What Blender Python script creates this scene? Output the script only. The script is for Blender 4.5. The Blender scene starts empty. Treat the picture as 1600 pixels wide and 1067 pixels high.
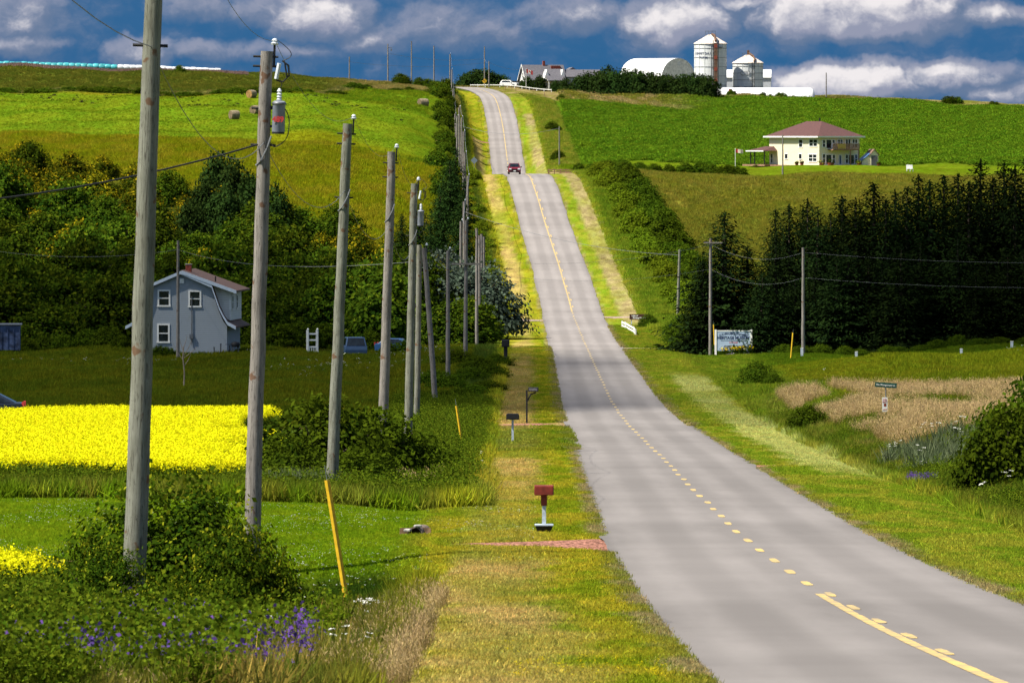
import bpy, math, random
import numpy as np
from mathutils import Vector, Matrix

random.seed(7)
RNG = np.random.default_rng(11)
SC = bpy.context.scene
COL = SC.collection
PI = math.pi
FPX = 12000.0          # focal length in photograph pixels
HORIZON = 200.0        # photograph row of the eye level

# ------------------------------------------------------------------ camera
cam_data = bpy.data.cameras.new('camera')
cam_data.sensor_width = 36.0
cam_data.lens = 36.0 * FPX / 1600.0
cam_data.shift_y = -(533.5 - HORIZON) / 1600.0
cam_data.clip_start = 1.0
cam_data.clip_end = 30000.0
cam_data.dof.use_dof = True
cam_data.dof.focus_distance = 330.0
cam_data.dof.aperture_fstop = 14.0
camera = bpy.data.objects.new('camera', cam_data)
camera.rotation_euler = (PI / 2, 0, 0)
COL.objects.link(camera)
SC.camera = camera

# ------------------------------------------------------------------ exposure
SC.view_settings.view_transform = 'Standard'
SC.view_settings.look = 'None'
SC.view_settings.gamma = 1.0
SC.view_settings.use_curve_mapping = False
EXPOSURE = 0.95
SC.view_settings.exposure = EXPOSURE
GAIN = 2.0 ** EXPOSURE
SC.render.engine = 'CYCLES'
SC.cycles.max_bounces = 4
SC.cycles.diffuse_bounces = 1
SC.cycles.glossy_bounces = 2
SC.cycles.transmission_bounces = 3
SC.cycles.transparent_max_bounces = 8
SC.cycles.use_denoising = True
SC.cycles.use_adaptive_sampling = True
SC.cycles.adaptive_threshold = 0.025
SC.cycles.sample_clamp_indirect = 6.0

# ------------------------------------------------------------------ sun
SUN_AZ = math.radians(68)      # from straight behind the camera towards its left
SUN_EL = math.radians(55)
TO_SUN = Vector((-math.cos(SUN_EL) * math.sin(SUN_AZ), -math.cos(SUN_EL) * math.cos(SUN_AZ), math.sin(SUN_EL)))
sun_data = bpy.data.lights.new('sun', 'SUN')
sun_data.energy = 5.0
sun_data.angle = math.radians(0.5)
sun_data.color = (1.0, 0.94, 0.80)
sun = bpy.data.objects.new('sun', sun_data)
sun.rotation_euler = TO_SUN.to_track_quat('Z', 'Y').to_euler()
sun.location = TO_SUN * 50
COL.objects.link(sun)

# ------------------------------------------------------------------ world: sky with storm clouds
world = bpy.data.worlds.new('World')
SC.world = world
world.use_nodes = True
WN = world.node_tree


class NT:
    """tiny helper for math on node sockets"""
    def __init__(self, tree):
        self.t = tree

    def node(self, kind, **kw):
        n = self.t.nodes.new(kind)
        for k, v in kw.items():
            setattr(n, k, v)
        return n

    def link(self, a, b):
        self.t.links.new(a, b)

    def put(self, sock, v):
        if hasattr(v, 'is_output'):
            self.t.links.new(v, sock)
        else:
            sock.default_value = v

    def m(self, op, a, b=None, c=None, clamp=False):
        n = self.node('ShaderNodeMath', operation=op, use_clamp=clamp)
        self.put(n.inputs[0], a)
        if b is not None:
            self.put(n.inputs[1], b)
        if c is not None:
            self.put(n.inputs[2], c)
        return n.outputs[0]

    def step(self, x, lo, hi):
        n = self.node('ShaderNodeMapRange', interpolation_type='SMOOTHSTEP')
        self.put(n.inputs[0], x)
        self.put(n.inputs[1], lo)
        self.put(n.inputs[2], hi)
        return n.outputs[0]

    def mix(self, f, a, b, blend='MIX'):
        n = self.node('ShaderNodeMix', data_type='RGBA', blend_type=blend)
        self.put(n.inputs[0], f)
        for s, v in ((n.inputs[6], a), (n.inputs[7], b)):
            if hasattr(v, 'is_output'):
                self.t.links.new(v, s)
            else:
                s.default_value = tuple(v) + ((1,) if len(v) == 3 else ())
        return n.outputs[2]

    def noise(self, vec, scale, detail=4, rough=0.55, dist=0.0, color=False):
        n = self.node('ShaderNodeTexNoise')
        if vec is not None:
            self.link(vec, n.inputs['Vector'])
        n.inputs['Scale'].default_value = scale
        n.inputs['Detail'].default_value = detail
        n.inputs['Roughness'].default_value = rough
        n.inputs['Distortion'].default_value = dist
        return n.outputs['Color' if color else 'Fac']

    def xyz(self, x, y, z):
        n = self.node('ShaderNodeCombineXYZ')
        for i, v in enumerate((x, y, z)):
            self.put(n.inputs[i], v)
        return n.outputs[0]


def build_sky():
    T = NT(WN)
    WN.nodes.clear()
    out = T.node('ShaderNodeOutputWorld')
    bg = T.node('ShaderNodeBackground')
    sky = T.node('ShaderNodeTexSky', sky_type='NISHITA')
    sky.sun_disc = False
    sky.sun_elevation = SUN_EL
    sky.sun_rotation = math.atan2(TO_SUN.x, TO_SUN.y)
    sky.air_density = 1.0
    sky.dust_density = 0.6
    tc = T.node('ShaderNodeTexCoord')
    sp = T.node('ShaderNodeSeparateXYZ')
    T.link(tc.outputs['Generated'], sp.inputs[0])
    x, y, z = sp.outputs
    az = T.m('ARCTAN2', x, y)
    el = T.m('ARCSINE', z)
    U = T.m('MULTIPLY', az, FPX / 100)        # units of 100 photograph pixels of angle
    V = T.m('MULTIPLY', el, FPX / 100)
    # cumulus masses: where they stand round the horizon (100 px of angle, origin straight ahead)
    puffs = [(5.4, 1.78, 2.0, 0.55, 1.05), (2.6, 1.68, 1.05, 0.50, 0.86), (5.2, 0.70, 1.6, 0.42, 0.98),
             (6.9, 0.85, 1.6, 0.28, 0.6), (3.9, 1.95, 1.0, 0.2, 0.55), (7.6, 1.75, 1.1, 0.22, 0.5),
             (-5.8, 1.15, 0.7, 0.38, 0.62), (-7.6, 1.72, 1.0, 0.5, 0.46), (-3.2, 1.75, 1.3, 0.45, 0.74),
             (-0.9, 1.55, 1.7, 0.45, 0.42), (-7.7, 1.3, 0.9, 0.2, 0.45), (-5.0, 1.9, 0.9, 0.3, 0.5),
             (0.9, 1.8, 1.2, 0.35, 0.42), (-4.4, 1.2, 1.6, 0.22, 0.4), (-2.0, 1.35, 0.9, 0.3, 0.34),
             (7.9, 0.55, 1.0, 0.3, 0.5), (11, 1.4, 2.5, 0.6, 0.7), (-11, 1.5, 2.5, 0.6, 0.6), (0, 3.2, 5, 0.7, 0.4)]

    def density(U, V):
        wob = T.noise(T.xyz(U, V, 3.3), 1.3, 4, 0.6, color=True)
        ws = T.node('ShaderNodeSeparateXYZ')
        T.link(wob, ws.inputs[0])
        Uw = T.m('ADD', U, T.m('MULTIPLY', T.m('SUBTRACT', ws.outputs[0], 0.5), 0.8))
        Vw = T.m('ADD', V, T.m('MULTIPLY', T.m('SUBTRACT', ws.outputs[1], 0.5), 0.5))
        n1 = T.noise(T.xyz(T.m('MULTIPLY', Uw, 0.95), T.m('MULTIPLY', Vw, 1.25), 0.0), 1.0, 8, 0.58)
        tot = None
        for (px, pv, rx, rv, b) in puffs:
            a = T.m('DIVIDE', T.m('SUBTRACT', Uw, px), rx)
            c = T.m('DIVIDE', T.m('SUBTRACT', Vw, pv), rv)
            q = T.m('SUBTRACT', 1.0, T.m('ADD', T.m('MULTIPLY', a, a), T.m('MULTIPLY', c, c)), clamp=True)
            q = T.m('MULTIPLY', q, b)
            tot = q if tot is None else T.m('MAXIMUM', tot, q)
        return T.m('ADD', tot, T.m('MULTIPLY', T.m('SUBTRACT', n1, 0.5), 1.1))
    n2 = T.noise(T.xyz(T.m('MULTIPLY', U, 0.28), T.m('MULTIPLY', V, 0.5), 5.0), 1.0, 3, 0.5)
    d0 = density(U, V)
    d1 = density(T.m('SUBTRACT', U, 0.09), T.m('ADD', V, 0.13))
    lit = T.step(T.m('SUBTRACT', d0, d1), -0.16, 0.30)          # sides turned up to the light
    dens = T.m('ADD', d0, T.m('MULTIPLY', T.m('SUBTRACT', n2, 0.5), 0.5))
    f1 = T.step(dens, -0.16, 0.40)
    f2 = T.step(dens, 0.36, 0.70)
    base = T.mix(T.step(V, 0.2, 1.8), (0.024, 0.126, 0.300), (0.034, 0.134, 0.305))
    grey = T.mix(lit, (0.150, 0.210, 0.335), (0.320, 0.345, 0.455))
    white = T.mix(lit, (0.30, 0.325, 0.44), (0.88, 0.84, 0.85))
    c = T.mix(T.m('MULTIPLY', f1, 0.9), base, grey)
    c = T.mix(f2, c, white)
    g = T.node('ShaderNodeVectorMath', operation='SCALE')
    T.link(c, g.inputs[0])
    g.inputs['Scale'].default_value = 1.0 / GAIN
    # overhead: open blue sky with broken cloud
    big = T.noise(tc.outputs['Generated'], 3.2, 4, 0.58)
    nis = T.node('ShaderNodeVectorMath', operation='SCALE')
    T.link(sky.outputs[0], nis.inputs[0])
    nis.inputs['Scale'].default_value = 0.06
    high = T.mix(T.m('MULTIPLY', T.step(big, 0.48, 0.66), 0.6), nis.outputs[0], (0.32, 0.33, 0.36))
    T.link(g.outputs[0], bg.inputs['Color'])
    bg2 = T.node('ShaderNodeBackground')
    T.link(high, bg2.inputs['Color'])
    ms = T.node('ShaderNodeMixShader')
    T.link(T.step(el, math.radians(3), math.radians(14)), ms.inputs[0])
    T.link(bg.outputs[0], ms.inputs[1])
    T.link(bg2.outputs[0], ms.inputs[2])
    T.link(ms.outputs[0], out.inputs[0])


build_sky()
world.cycles.sampling_method = 'MANUAL'
world.cycles.sample_map_resolution = 256


# ------------------------------------------------------------------ the lie of the land
def smooth(a, b, x):
    t = np.clip((x - a) / (b - a), 0, 1)
    return t * t * (3 - 2 * t)


ROAD_Z = np.array([(-400, -14), (-60, -3.0), (0, -2.6), (40, -4.1), (60, -5.05), (87, -6.29), (109.5, -7.27), (131, -8.12),
                   (151, -8.82), (179, -9.68), (214, -10.7), (261, -11.98), (333, -13.9), (432, -16.2), (494, -17.3),
                   (563, -18.2), (674, -19.6), (750, -20.4), (830, -20.6), (905, -18.9), (965, -16.05), (1020, -12.75),
                   (1075, -9.0), (1120, -7.05), (1155, -6.95), (1230, -7.9), (1330, -9.3), (1440, -9.9), (1519, -8.65),
                   (1546, -6.6), (1692, 2.55), (1765, 7.2), (1850, 9.75), (1900, 10.1), (1960, 9.6), (2050, 7.5), (2600, -12), (4000, -60)])
ROAD_X = np.array([(-400, 4.5), (60, 5.5), (131, 5.5), (179, 5.5), (214, 5.65), (261, 5.8), (333, 6.05), (432, 6.1), (600, 6.5), (760, 6.8),
                   (860, 6.6), (923, 6.1), (985, 5.1), (1040, 4.0), (1120, 2.5), (1250, 1.0), (1400, 0.1), (1519, -.65),
                   (1546, -.95), (1692, -2.5), (1765, -4.3), (1810, -7.2), (1850, -12), (1900, -22), (1960, -38), (2050, -66), (2600, -260), (4000, -800)])


def pchip(tab, q):
    x, y = tab[:, 0], tab[:, 1]
    h = np.diff(x)
    dl = np.diff(y) / h
    m = np.zeros_like(y)
    for i in range(1, len(x) - 1):
        if dl[i - 1] * dl[i] > 0:
            w1, w2 = 2 * h[i] + h[i - 1], h[i] + 2 * h[i - 1]
            m[i] = (w1 + w2) / (w1 / dl[i - 1] + w2 / dl[i])
    m[0], m[-1] = dl[0], dl[-1]
    q = np.clip(q, x[0], x[-1])
    k = np.clip(np.searchsorted(x, q) - 1, 0, len(x) - 2)
    t = (q - x[k]) / h[k]
    return ((1 + 2 * t) * (1 - t) ** 2 * y[k] + t * (1 - t) ** 2 * h[k] * m[k]
            + t * t * (3 - 2 * t) * y[k + 1] + t * t * (t - 1) * h[k] * m[k + 1])


def road_z(d):
    return pchip(ROAD_Z, np.asarray(d, float))


def road_x(d):
    return pchip(ROAD_X, np.asarray(d, float))


NEAR = [  # distance, [(offset from the road centre, height above the road)]
    (-400, [(-60, .3), (-16, -.1), (-8, -.2), (8, -.2), (12, .3), (60, 1)]),
    (60, [(-60, .3), (-16, -.1), (-11, -.2), (-8, -.25), (-6, -.05), (6, -.05), (8, -.2), (12, .3), (60, 1)]),
    (118, [(-60, .3), (-16, 0), (-11, -.1), (-8.5, -.3), (-6.5, -.05), (6, -.05), (8, -.2), (12, .3), (60, 1)]),
    (141, [(-60, .2), (-14, -.2), (-10.8, -.8), (-8.6, -.9), (-6.6, -.15), (6, -.05), (8, -.25), (12, .3), (60, 1)]),
    (164, [(-60, .1), (-14, -.3), (-10.8, -1.0), (-8.6, -1.1), (-6.6, -.15), (6, -.05), (8, -.25), (12, .3), (60, 1)]),
    (171, [(-60, 0), (-14, -.12), (-10.8, -.1), (-8.6, -.05), (-6.6, -.04), (6, -.05), (8, -.25), (12, .3), (60, 1)]),
    (188, [(-60, 0), (-14, -.12), (-10.8, -.1), (-8.6, -.08), (-6.6, -.04), (6, -.05), (8, -.25), (12, .3), (60, 1)]),
    (195, [(-60, 0), (-14, -.05), (-10.6, -.25), (-8.8, -.75), (-7, -.15), (6, -.05), (8, -.3), (12, .3), (60, 1)]),
    (206, [(-60, 0), (-14, 0), (-10.6, -.1), (-8.8, -.2), (-7, -.1), (6, -.05), (8, -.3), (12, .3), (60, 1)]),
    (222, [(-60, 0), (-14, 0), (-10.6, -.1), (-8.8, -.3), (-7, -.1), (6, -.05), (8, -.4), (10, -.2), (13, .5), (20, .7), (60, 1.2)]),
    (300, [(-60, 0), (-14, 0), (-10.6, -.1), (-8.8, -.4), (-7, -.1), (6, -.05), (8, -.4), (10, -.1), (13, .7), (20, .8), (60, 1.5)]),
    (370, [(-60, 0), (-14, 0), (-10.6, -.1), (-8.8, -.3), (-7, -.1), (6, -.05), (8, -.3), (10, .1), (13, .7), (20, .9), (60, 1.8)]),
    (560, [(-60, -.2), (-14, -.1), (-8.8, -.2), (-7, -.05), (6, -.05), (9, -.2), (13, .2), (20, .6), (35, 1.4), (60, 2)]),
    (674, [(-80, -.6), (-30, -.6), (-12, -.3), (-6, -.05), (6, -.05), (12, -.1), (25, .1), (45, 1.6), (80, 2.5)]),
]
FAR = [   # distance, [(photograph column, photograph row)] of the ground there
    (750, [(-300, 532), (650, 530), (990, 528), (1100, 536), (1300, 522), (1600, 498), (1900, 490)]),
    (830, [(-300, 480), (650, 480), (735, 492), (975, 497), (1100, 495), (1600, 468), (1900, 460)]),
    (905, [(-300, 405), (600, 415), (735, 445), (950, 450), (1100, 450), (1300, 432), (1900, 395)]),
    (965, [(-300, 345), (600, 358), (735, 402), (935, 400), (1100, 405), (1600, 350), (1900, 345)]),
    (1020, [(-300, 290), (600, 312), (735, 355), (925, 350), (1100, 357), (1600, 320), (1900, 310)]),
    (1080, [(-300, 240), (600, 275), (735, 300), (905, 300), (1100, 310), (1400, 302), (1900, 290)]),
    (1150, [(-300, 215), (500, 235), (640, 262), (690, 268), (735, 276), (890, 271), (1000, 273), (1400, 278), (1900, 280)]),
    (1180, [(-300, 206), (500, 225), (640, 256), (690, 262), (735, 274), (890, 270), (1000, 270), (1600, 276), (1900, 277)]),
    (1300, [(-300, 176), (500, 190), (650, 220), (692, 236), (735, 268), (870, 268), (1000, 264), (1400, 266), (1900, 268)]),
    (1390, [(-300, 156), (500, 165), (650, 190), (692, 210), (740, 262), (865, 262), (1000, 257), (1200, 260), (1400, 261), (1900, 260)]),
    (1450, [(-300, 143), (500, 149), (650, 172), (692, 191), (740, 258), (850, 256), (1000, 247), (1900, 248)]),
    (1519, [(-300, 132), (500, 142), (650, 158), (692, 174), (740, 252), (850, 252), (880, 243), (1000, 232), (1900, 236)]),
    (1600, [(-300, 116), (0, 121), (500, 136), (650, 146), (695, 157), (735, 214), (845, 219), (1000, 213), (1900, 220)]),
    (1700, [(-300, 103), (0, 108), (385, 118), (540, 129), (650, 140), (697, 147), (725, 172), (830, 177), (900, 188), (1000, 192), (1900, 206)]),
    (1765, [(-300, 99), (0, 104), (385, 115), (540, 126), (650, 136), (715, 148), (820, 153), (870, 160), (1000, 177), (1900, 196)]),
    (1850, [(-300, 104), (0, 109), (400, 120), (640, 138), (680, 139), (790, 141), (870, 147), (1000, 158), (1300, 163), (1600, 175), (1900, 182)]),
    (1930, [(-300, 112), (0, 116), (400, 127), (560, 140), (700, 138.5), (800, 138), (900, 141), (1000, 144), (1300, 151), (1600, 164), (1900, 172)]),
    (2050, [(-300, 130), (400, 140), (700, 145), (1000, 147), (1300, 152), (1600, 166), (1900, 174)]),
    (2600, [(-300, 230), (800, 220), (1900, 220)]),
    (4000, [(-300, 330), (800, 330), (1900, 330)]),
]
GX = np.arange(-240, 241, 1.0)
GD = np.concatenate([np.arange(-400, 60, 10.0), np.arange(60, 2100, 2.0), np.arange(2100, 4001, 20.0)])


def make_height_grid():
    st, rows = [], []
    for d, prof in NEAR:
        xr, zr = float(road_x(d)), float(road_z(d))
        xs = [xr + o for o, _ in prof]
        zs = [zr + h for _, h in prof]
        rows.append(np.interp(GX, xs, zs))
        st.append(d)
    for d, prof in FAR:
        xr, zr = float(road_x(d)), float(road_z(d))
        pts = [((x - 800) * d / FPX, (HORIZON - y) * d / FPX) for x, y in prof]
        pts = [p for p in pts if abs(p[0] - xr) > 6.5] + [(xr - 5, zr - .05), (xr + 5, zr - .05)]
        pts.sort()
        rows.append(np.interp(GX, [p[0] for p in pts], [p[1] for p in pts]))
        st.append(d)
    st = np.array(st, float)
    rows = np.array(rows)
    # residual against the road profile, so that the dips between stations follow the road
    res = rows - road_z(st)[:, None]
    out = np.empty((len(GD), len(GX)))
    for j in range(len(GX)):
        out[:, j] = pchip(np.stack([st, res[:, j]], 1), GD)
    far_w = smooth(20, 60, np.abs(GX[None, :] - road_x(GD)[:, None])) * smooth(800, 950, GD)[:, None]
    full = np.empty_like(out)
    for j in range(len(GX)):
        full[:, j] = pchip(np.stack([st, rows[:, j]], 1), GD)
    z = (out + road_z(GD)[:, None]) * (1 - far_w) + full * far_w
    # soften across
    k = np.array([1, 3, 5, 3, 1.0])
    k /= k.sum()
    zs = sum(k[i] * np.roll(z, i - 2, 1) for i in range(5))
    zs[:, :2], zs[:, -2:] = z[:, :2], z[:, -2:]
    w = smooth(400, 800, GD)[:, None]
    z = z * (1 - w) + zs * w
    return z


HG = make_height_grid()


def terrain(X, D):
    X = np.asarray(X, float)
    D = np.asarray(D, float)
    i = np.clip(np.searchsorted(GD, D) - 1, 0, len(GD) - 2)
    t = np.clip((D - GD[i]) / (GD[i + 1] - GD[i]), 0, 1)
    fx = np.clip((X - GX[0]), 0, len(GX) - 1.001)
    j = fx.astype(int)
    u = fx - j
    z = ((HG[i, j] * (1 - u) + HG[i, j + 1] * u) * (1 - t) + (HG[i + 1, j] * (1 - u) + HG[i + 1, j + 1] * u) * t)
    o = np.abs(X - road_x(D))
    w = 1 - smooth(3.2, 5.5, o)
    rz = road_z(D) - 0.05 - 0.12 * (1 - smooth(2.6, 3.3, o))
    z = z * (1 - w) + rz * w
    # natural unevenness away from the road
    amp = smooth(5, 12, o) * np.clip(D / 900, 0.08, 0.6)
    z = z + amp * 0.35 * (np.sin(X * .21 + D * .047) + np.sin(X * .13 - D * .083 + 1.7) + .6 * np.sin(X * .43 + D * .019 + 4))
    return z


def H(X, D):
    return float(terrain(X, D))


def at(x, d):
    """ground point under photograph column x at distance d"""
    X = (x - 800) * d / FPX
    return Vector((X, d, H(X, d)))


def pt(x, y, d):
    """point seen at photograph column x, row y, distance d"""
    return Vector(((x - 800) * d / FPX, d, (HORIZON - y) * d / FPX))


def pxm(d):
    return FPX / d


# ------------------------------------------------------------------ materials
MATS = {}


def new_mat(name):
    m = bpy.data.materials.new(name)
    m.use_nodes = True
    m.node_tree.nodes.clear()
    T = NT(m.node_tree)
    out = T.node('ShaderNodeOutputMaterial')
    return m, T, out


def mat(name, col, rough=0.7, var=0.15, scale=3.0, bump=0.0, bscale=30.0, metallic=0.0, stretch=(1, 1, 1), col2=None, spec=0.3, emit=0.0):
    if name in MATS:
        return MATS[name]
    m, T, out = new_mat(name)
    p = T.node('ShaderNodeBsdfPrincipled')
    T.link(p.outputs[0], out.inputs[0])
    tc = T.node('ShaderNodeTexCoord')
    mp = T.node('ShaderNodeMapping')
    mp.inputs['Scale'].default_value = stretch
    T.link(tc.outputs['Object'], mp.inputs[0])
    n = T.noise(mp.outputs[0], scale, 6, 0.62)
    if col2 is None:
        col2 = tuple(c * (1 - 2.2 * var) for c in col)
        col1 = tuple(min(1, c * (1 + var)) for c in col)
    else:
        col1 = col
    c = T.mix(T.step(n, 0.3, 0.7), col2, col1)
    T.link(c, p.inputs['Base Color'])
    p.inputs['Roughness'].default_value = rough
    p.inputs['Metallic'].default_value = metallic
    p.inputs['Specular IOR Level'].default_value = spec
    if bump:
        b = T.node('ShaderNodeBump')
        b.inputs['Strength'].default_value = bump
        b.inputs['Distance'].default_value = 0.02
        T.link(T.noise(mp.outputs[0], bscale, 4, 0.6), b.inputs['Height'])
        T.link(b.outputs[0], p.inputs['Normal'])
    if emit:
        T.link(c, p.inputs['Emission Color'])
        p.inputs['Emission Strength'].default_value = emit
    MATS[name] = m
    return m


def leaf_mat(name, dark, light, trans=0.25, rnd=0.35, tip=None):
    """foliage: colour by leaf (attribute lv), by plant (object random)"""
    if name in MATS:
        return MATS[name]
    m, T, out = new_mat(name)
    at_ = T.node('ShaderNodeAttribute')
    at_.attribute_name = 'lv'
    oi = T.node('ShaderNodeObjectInfo')
    c = T.mix(at_.outputs['Fac'], dark, light)
    if tip is not None:
        c = T.mix(T.step(at_.outputs['Fac'], 0.80, 0.97), c, tip)
    hs = T.node('ShaderNodeHueSaturation')
    hs.inputs['Hue'].default_value = 0.5
    T.link(T.m('ADD', 1 - rnd * .5, T.m('MULTIPLY', oi.outputs['Random'], rnd)), hs.inputs['Value'])
    T.link(T.m('ADD', 0.487, T.m('MULTIPLY', oi.outputs['Random'], 0.026)), hs.inputs['Hue'])
    T.link(c, hs.inputs['Color'])
    d = T.node('ShaderNodeBsdfDiffuse')
    T.link(hs.outputs[0], d.inputs[0])
    t = T.node('ShaderNodeBsdfTranslucent')
    T.link(hs.outputs[0], t.inputs[0])
    mx = T.node('ShaderNodeMixShader')
    mx.inputs[0].default_value = trans
    T.link(d.outputs[0], mx.inputs[1])
    T.link(t.outputs[0], mx.inputs[2])
    T.link(mx.outputs[0], out.inputs[0])
    MATS[name] = m
    return m


# ------------------------------------------------------------------ mesh building
class MB:
    def __init__(self):
        self.v, self.f = [], []

    def add(self, vs, fs):
        n = len(self.v)
        self.v += [tuple(v) for v in vs]
        self.f += [tuple(i + n for i in f) for f in fs]
        return self

    def box(self, c, s, rz=0.0, rx=0.0, ry=0.0):
        x, y, z = s[0] / 2, s[1] / 2, s[2] / 2
        vs = [Vector(p) for p in ((-x, -y, -z), (x, -y, -z), (x, y, -z), (-x, y, -z), (-x, -y, z), (x, -y, z), (x, y, z), (-x, y, z))]
        if rz or rx or ry:
            R = Matrix.Rotation(rz, 3, 'Z') @ Matrix.Rotation(ry, 3, 'Y') @ Matrix.Rotation(rx, 3, 'X')
            vs = [R @ v for v in vs]
        c = Vector(c)
        return self.add([v + c for v in vs], [(0, 3, 2, 1), (4, 5, 6, 7), (0, 1, 5, 4), (1, 2, 6, 5), (2, 3, 7, 6), (3, 0, 4, 7)])

    def tube(self, pts, r, n=8, cap=True):
        pts = [Vector(p) for p in pts]
        rs = r if isinstance(r, (list, tuple)) else [r] * len(pts)
        ring0 = len(self.v)
        up = Vector((0, 0, 1))
        for i, p in enumerate(pts):
            a = pts[max(i - 1, 0)]
            b = pts[min(i + 1, len(pts) - 1)]
            t = (b - a).normalized()
            s = t.cross(up if abs(t.z) < .8 else Vector((0, 1, 0)))
            s.normalize()
            u = s.cross(t)
            for k in range(n):
                w = 2 * PI * k / n
                self.v.append(tuple(p + (s * math.cos(w) + u * math.sin(w)) * rs[i]))
        for i in range(len(pts) - 1):
            for k in range(n):
                a = ring0 + i * n + k
                b = ring0 + i * n + (k + 1) % n
                self.f.append((a, b, b + n, a + n))
        if cap:
            self.f.append(tuple(ring0 + k for k in reversed(range(n))))
            e = ring0 + (len(pts) - 1) * n
            self.f.append(tuple(e + k for k in range(n)))
        return self

    def curve(self, pts, r, n=6, sub=5):
        """tube along a smooth curve through pts"""
        P = [Vector(p) for p in pts]
        out = []
        for i in range(len(P) - 1):
            a, b, c, d = P[max(i - 1, 0)], P[i], P[i + 1], P[min(i + 2, len(P) - 1)]
            for k in range(sub):
                t = k / sub
                out.append(.5 * ((2 * b) + (c - a) * t + (2 * a - 5 * b + 4 * c - d) * t * t + (3 * b - a - 3 * c + d) * t ** 3))
        out.append(P[-1])
        return self.tube(out, r, n)

    def prism(self, poly, vec):
        """poly: list of 3-d points, extruded along vec"""
        n = len(poly)
        vec = Vector(vec)
        a = [Vector(p) for p in poly]
        b = [p + vec for p in a]
        return self.add(a + b, [tuple(reversed(range(n))), tuple(range(n, 2 * n))] + [(i, (i + 1) % n, n + (i + 1) % n, n + i) for i in range(n)])

    def lathe(self, prof, c=(0, 0, 0), n=24):
        """prof: [(r, z)]"""
        r0 = len(self.v)
        for r, z in prof:
            for k in range(n):
                w = 2 * PI * k / n
                self.v.append((c[0] + r * math.cos(w), c[1] + r * math.sin(w), c[2] + z))
        for i in range(len(prof) - 1):
            for k in range(n):
                a, b = r0 + i * n + k, r0 + i * n + (k + 1) % n
                self.f.append((a, b, b + n, a + n))
        return self


def tag(o, label=None, cat=None, group=None, kind=None):
    if label:
        o['label'] = label
    if cat:
        o['category'] = cat
    if group:
        o['group'] = group
    if kind:
        o['kind'] = kind
    return o


def obj(name, mb, m, parent=None, smooth_=False, loc=None, rz=0.0):
    me = bpy.data.meshes.new(name)
    me.from_pydata(mb.v, [], mb.f)
    if smooth_:
        me.polygons.foreach_set('use_smooth', [True] * len(me.polygons))
        try:
            me.set_sharp_from_angle(angle=math.radians(40))
        except Exception:
            pass
    me.materials.append(m)
    me.update()
    o = bpy.data.objects.new(name, me)
    COL.objects.link(o)
    if parent is not None:
        o.parent = parent
    if loc is not None:
        o.location = loc
    o.rotation_euler.z = rz
    return o


def empty(name, loc, rz=0.0, label=None, cat=None, group=None):
    o = bpy.data.objects.new(name, None)
    o.empty_display_size = 0.3
    o.location = loc
    o.rotation_euler.z = rz
    COL.objects.link(o)
    return tag(o, label, cat, group)


def kids(o):
    return [c for c in ALLKIDS.get(o.name, [])]


ALLKIDS = {}


def copy_thing(proto, parts, loc, rz=0.0, sc=(1, 1, 1), label=None, group=None, cat=None):
    """parts: list of (part object, index of the parent part or None)"""
    r = proto.copy()
    COL.objects.link(r)
    r.location = loc
    r.rotation_euler = (0, 0, rz)
    r.scale = sc if isinstance(sc, (tuple, list)) else (sc, sc, sc)
    tag(r, label, cat, group)
    made = []
    for p, par in parts:
        c = p.copy()
        COL.objects.link(c)
        c.parent = r if par is None else made[par]
        made.append(c)
    return r


def leaves(name, P, N, size, lv, m, aspect=0.6, parent=None, spin=None, hang=None, link=True):
    """one rhombus per leaf"""
    n = len(P)
    N = N / (np.linalg.norm(N, axis=1, keepdims=True) + 1e-9)
    ref = RNG.normal(size=(n, 3)) if hang is None else hang
    t = ref - (ref * N).sum(1, keepdims=True) * N
    t /= np.linalg.norm(t, axis=1, keepdims=True) + 1e-9
    b = np.cross(N, t)
    s = (size * 0.5)[:, None]
    V = np.empty((n, 4, 3))
    V[:, 0] = P - t * s
    V[:, 1] = P + b * s * aspect + N * s * 0.12
    V[:, 2] = P + t * s
    V[:, 3] = P - b * s * aspect + N * s * 0.12
    me = bpy.data.meshes.new(name)
    me.vertices.add(n * 4)
    me.vertices.foreach_set('co', V.reshape(-1))
    me.loops.add(n * 4)
    me.loops.foreach_set('vertex_index', np.arange(n * 4, dtype=np.int32))
    me.polygons.add(n)
    me.polygons.foreach_set('loop_start', np.arange(0, n * 4, 4, dtype=np.int32))
    a = me.attributes.new('lv', 'FLOAT', 'POINT')
    a.data.foreach_set('value', np.repeat(lv, 4).astype(np.float32))
    me.materials.append(m)
    me.update(calc_edges=True)
    o = bpy.data.objects.new(name, me)
    if link:
        COL.objects.link(o)
    if parent is not None:
        o.parent = parent
    return o


def unit(a):
    return a / (np.linalg.norm(a, axis=1, keepdims=True) + 1e-9)


def ordinal(i):
    w = ['first', 'second', 'third', 'fourth', 'fifth', 'sixth', 'seventh', 'eighth', 'ninth', 'tenth', 'eleventh', 'twelfth',
         'thirteenth', 'fourteenth', 'fifteenth', 'sixteenth', 'seventeenth', 'eighteenth', 'nineteenth', 'twentieth']
    return w[i] if i < 20 else '%dth' % (i + 1) if (i + 1) % 10 not in (1, 2, 3) else {1: '%dst', 2: '%dnd', 3: '%drd'}[(i + 1) % 10] % (i + 1)


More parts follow.
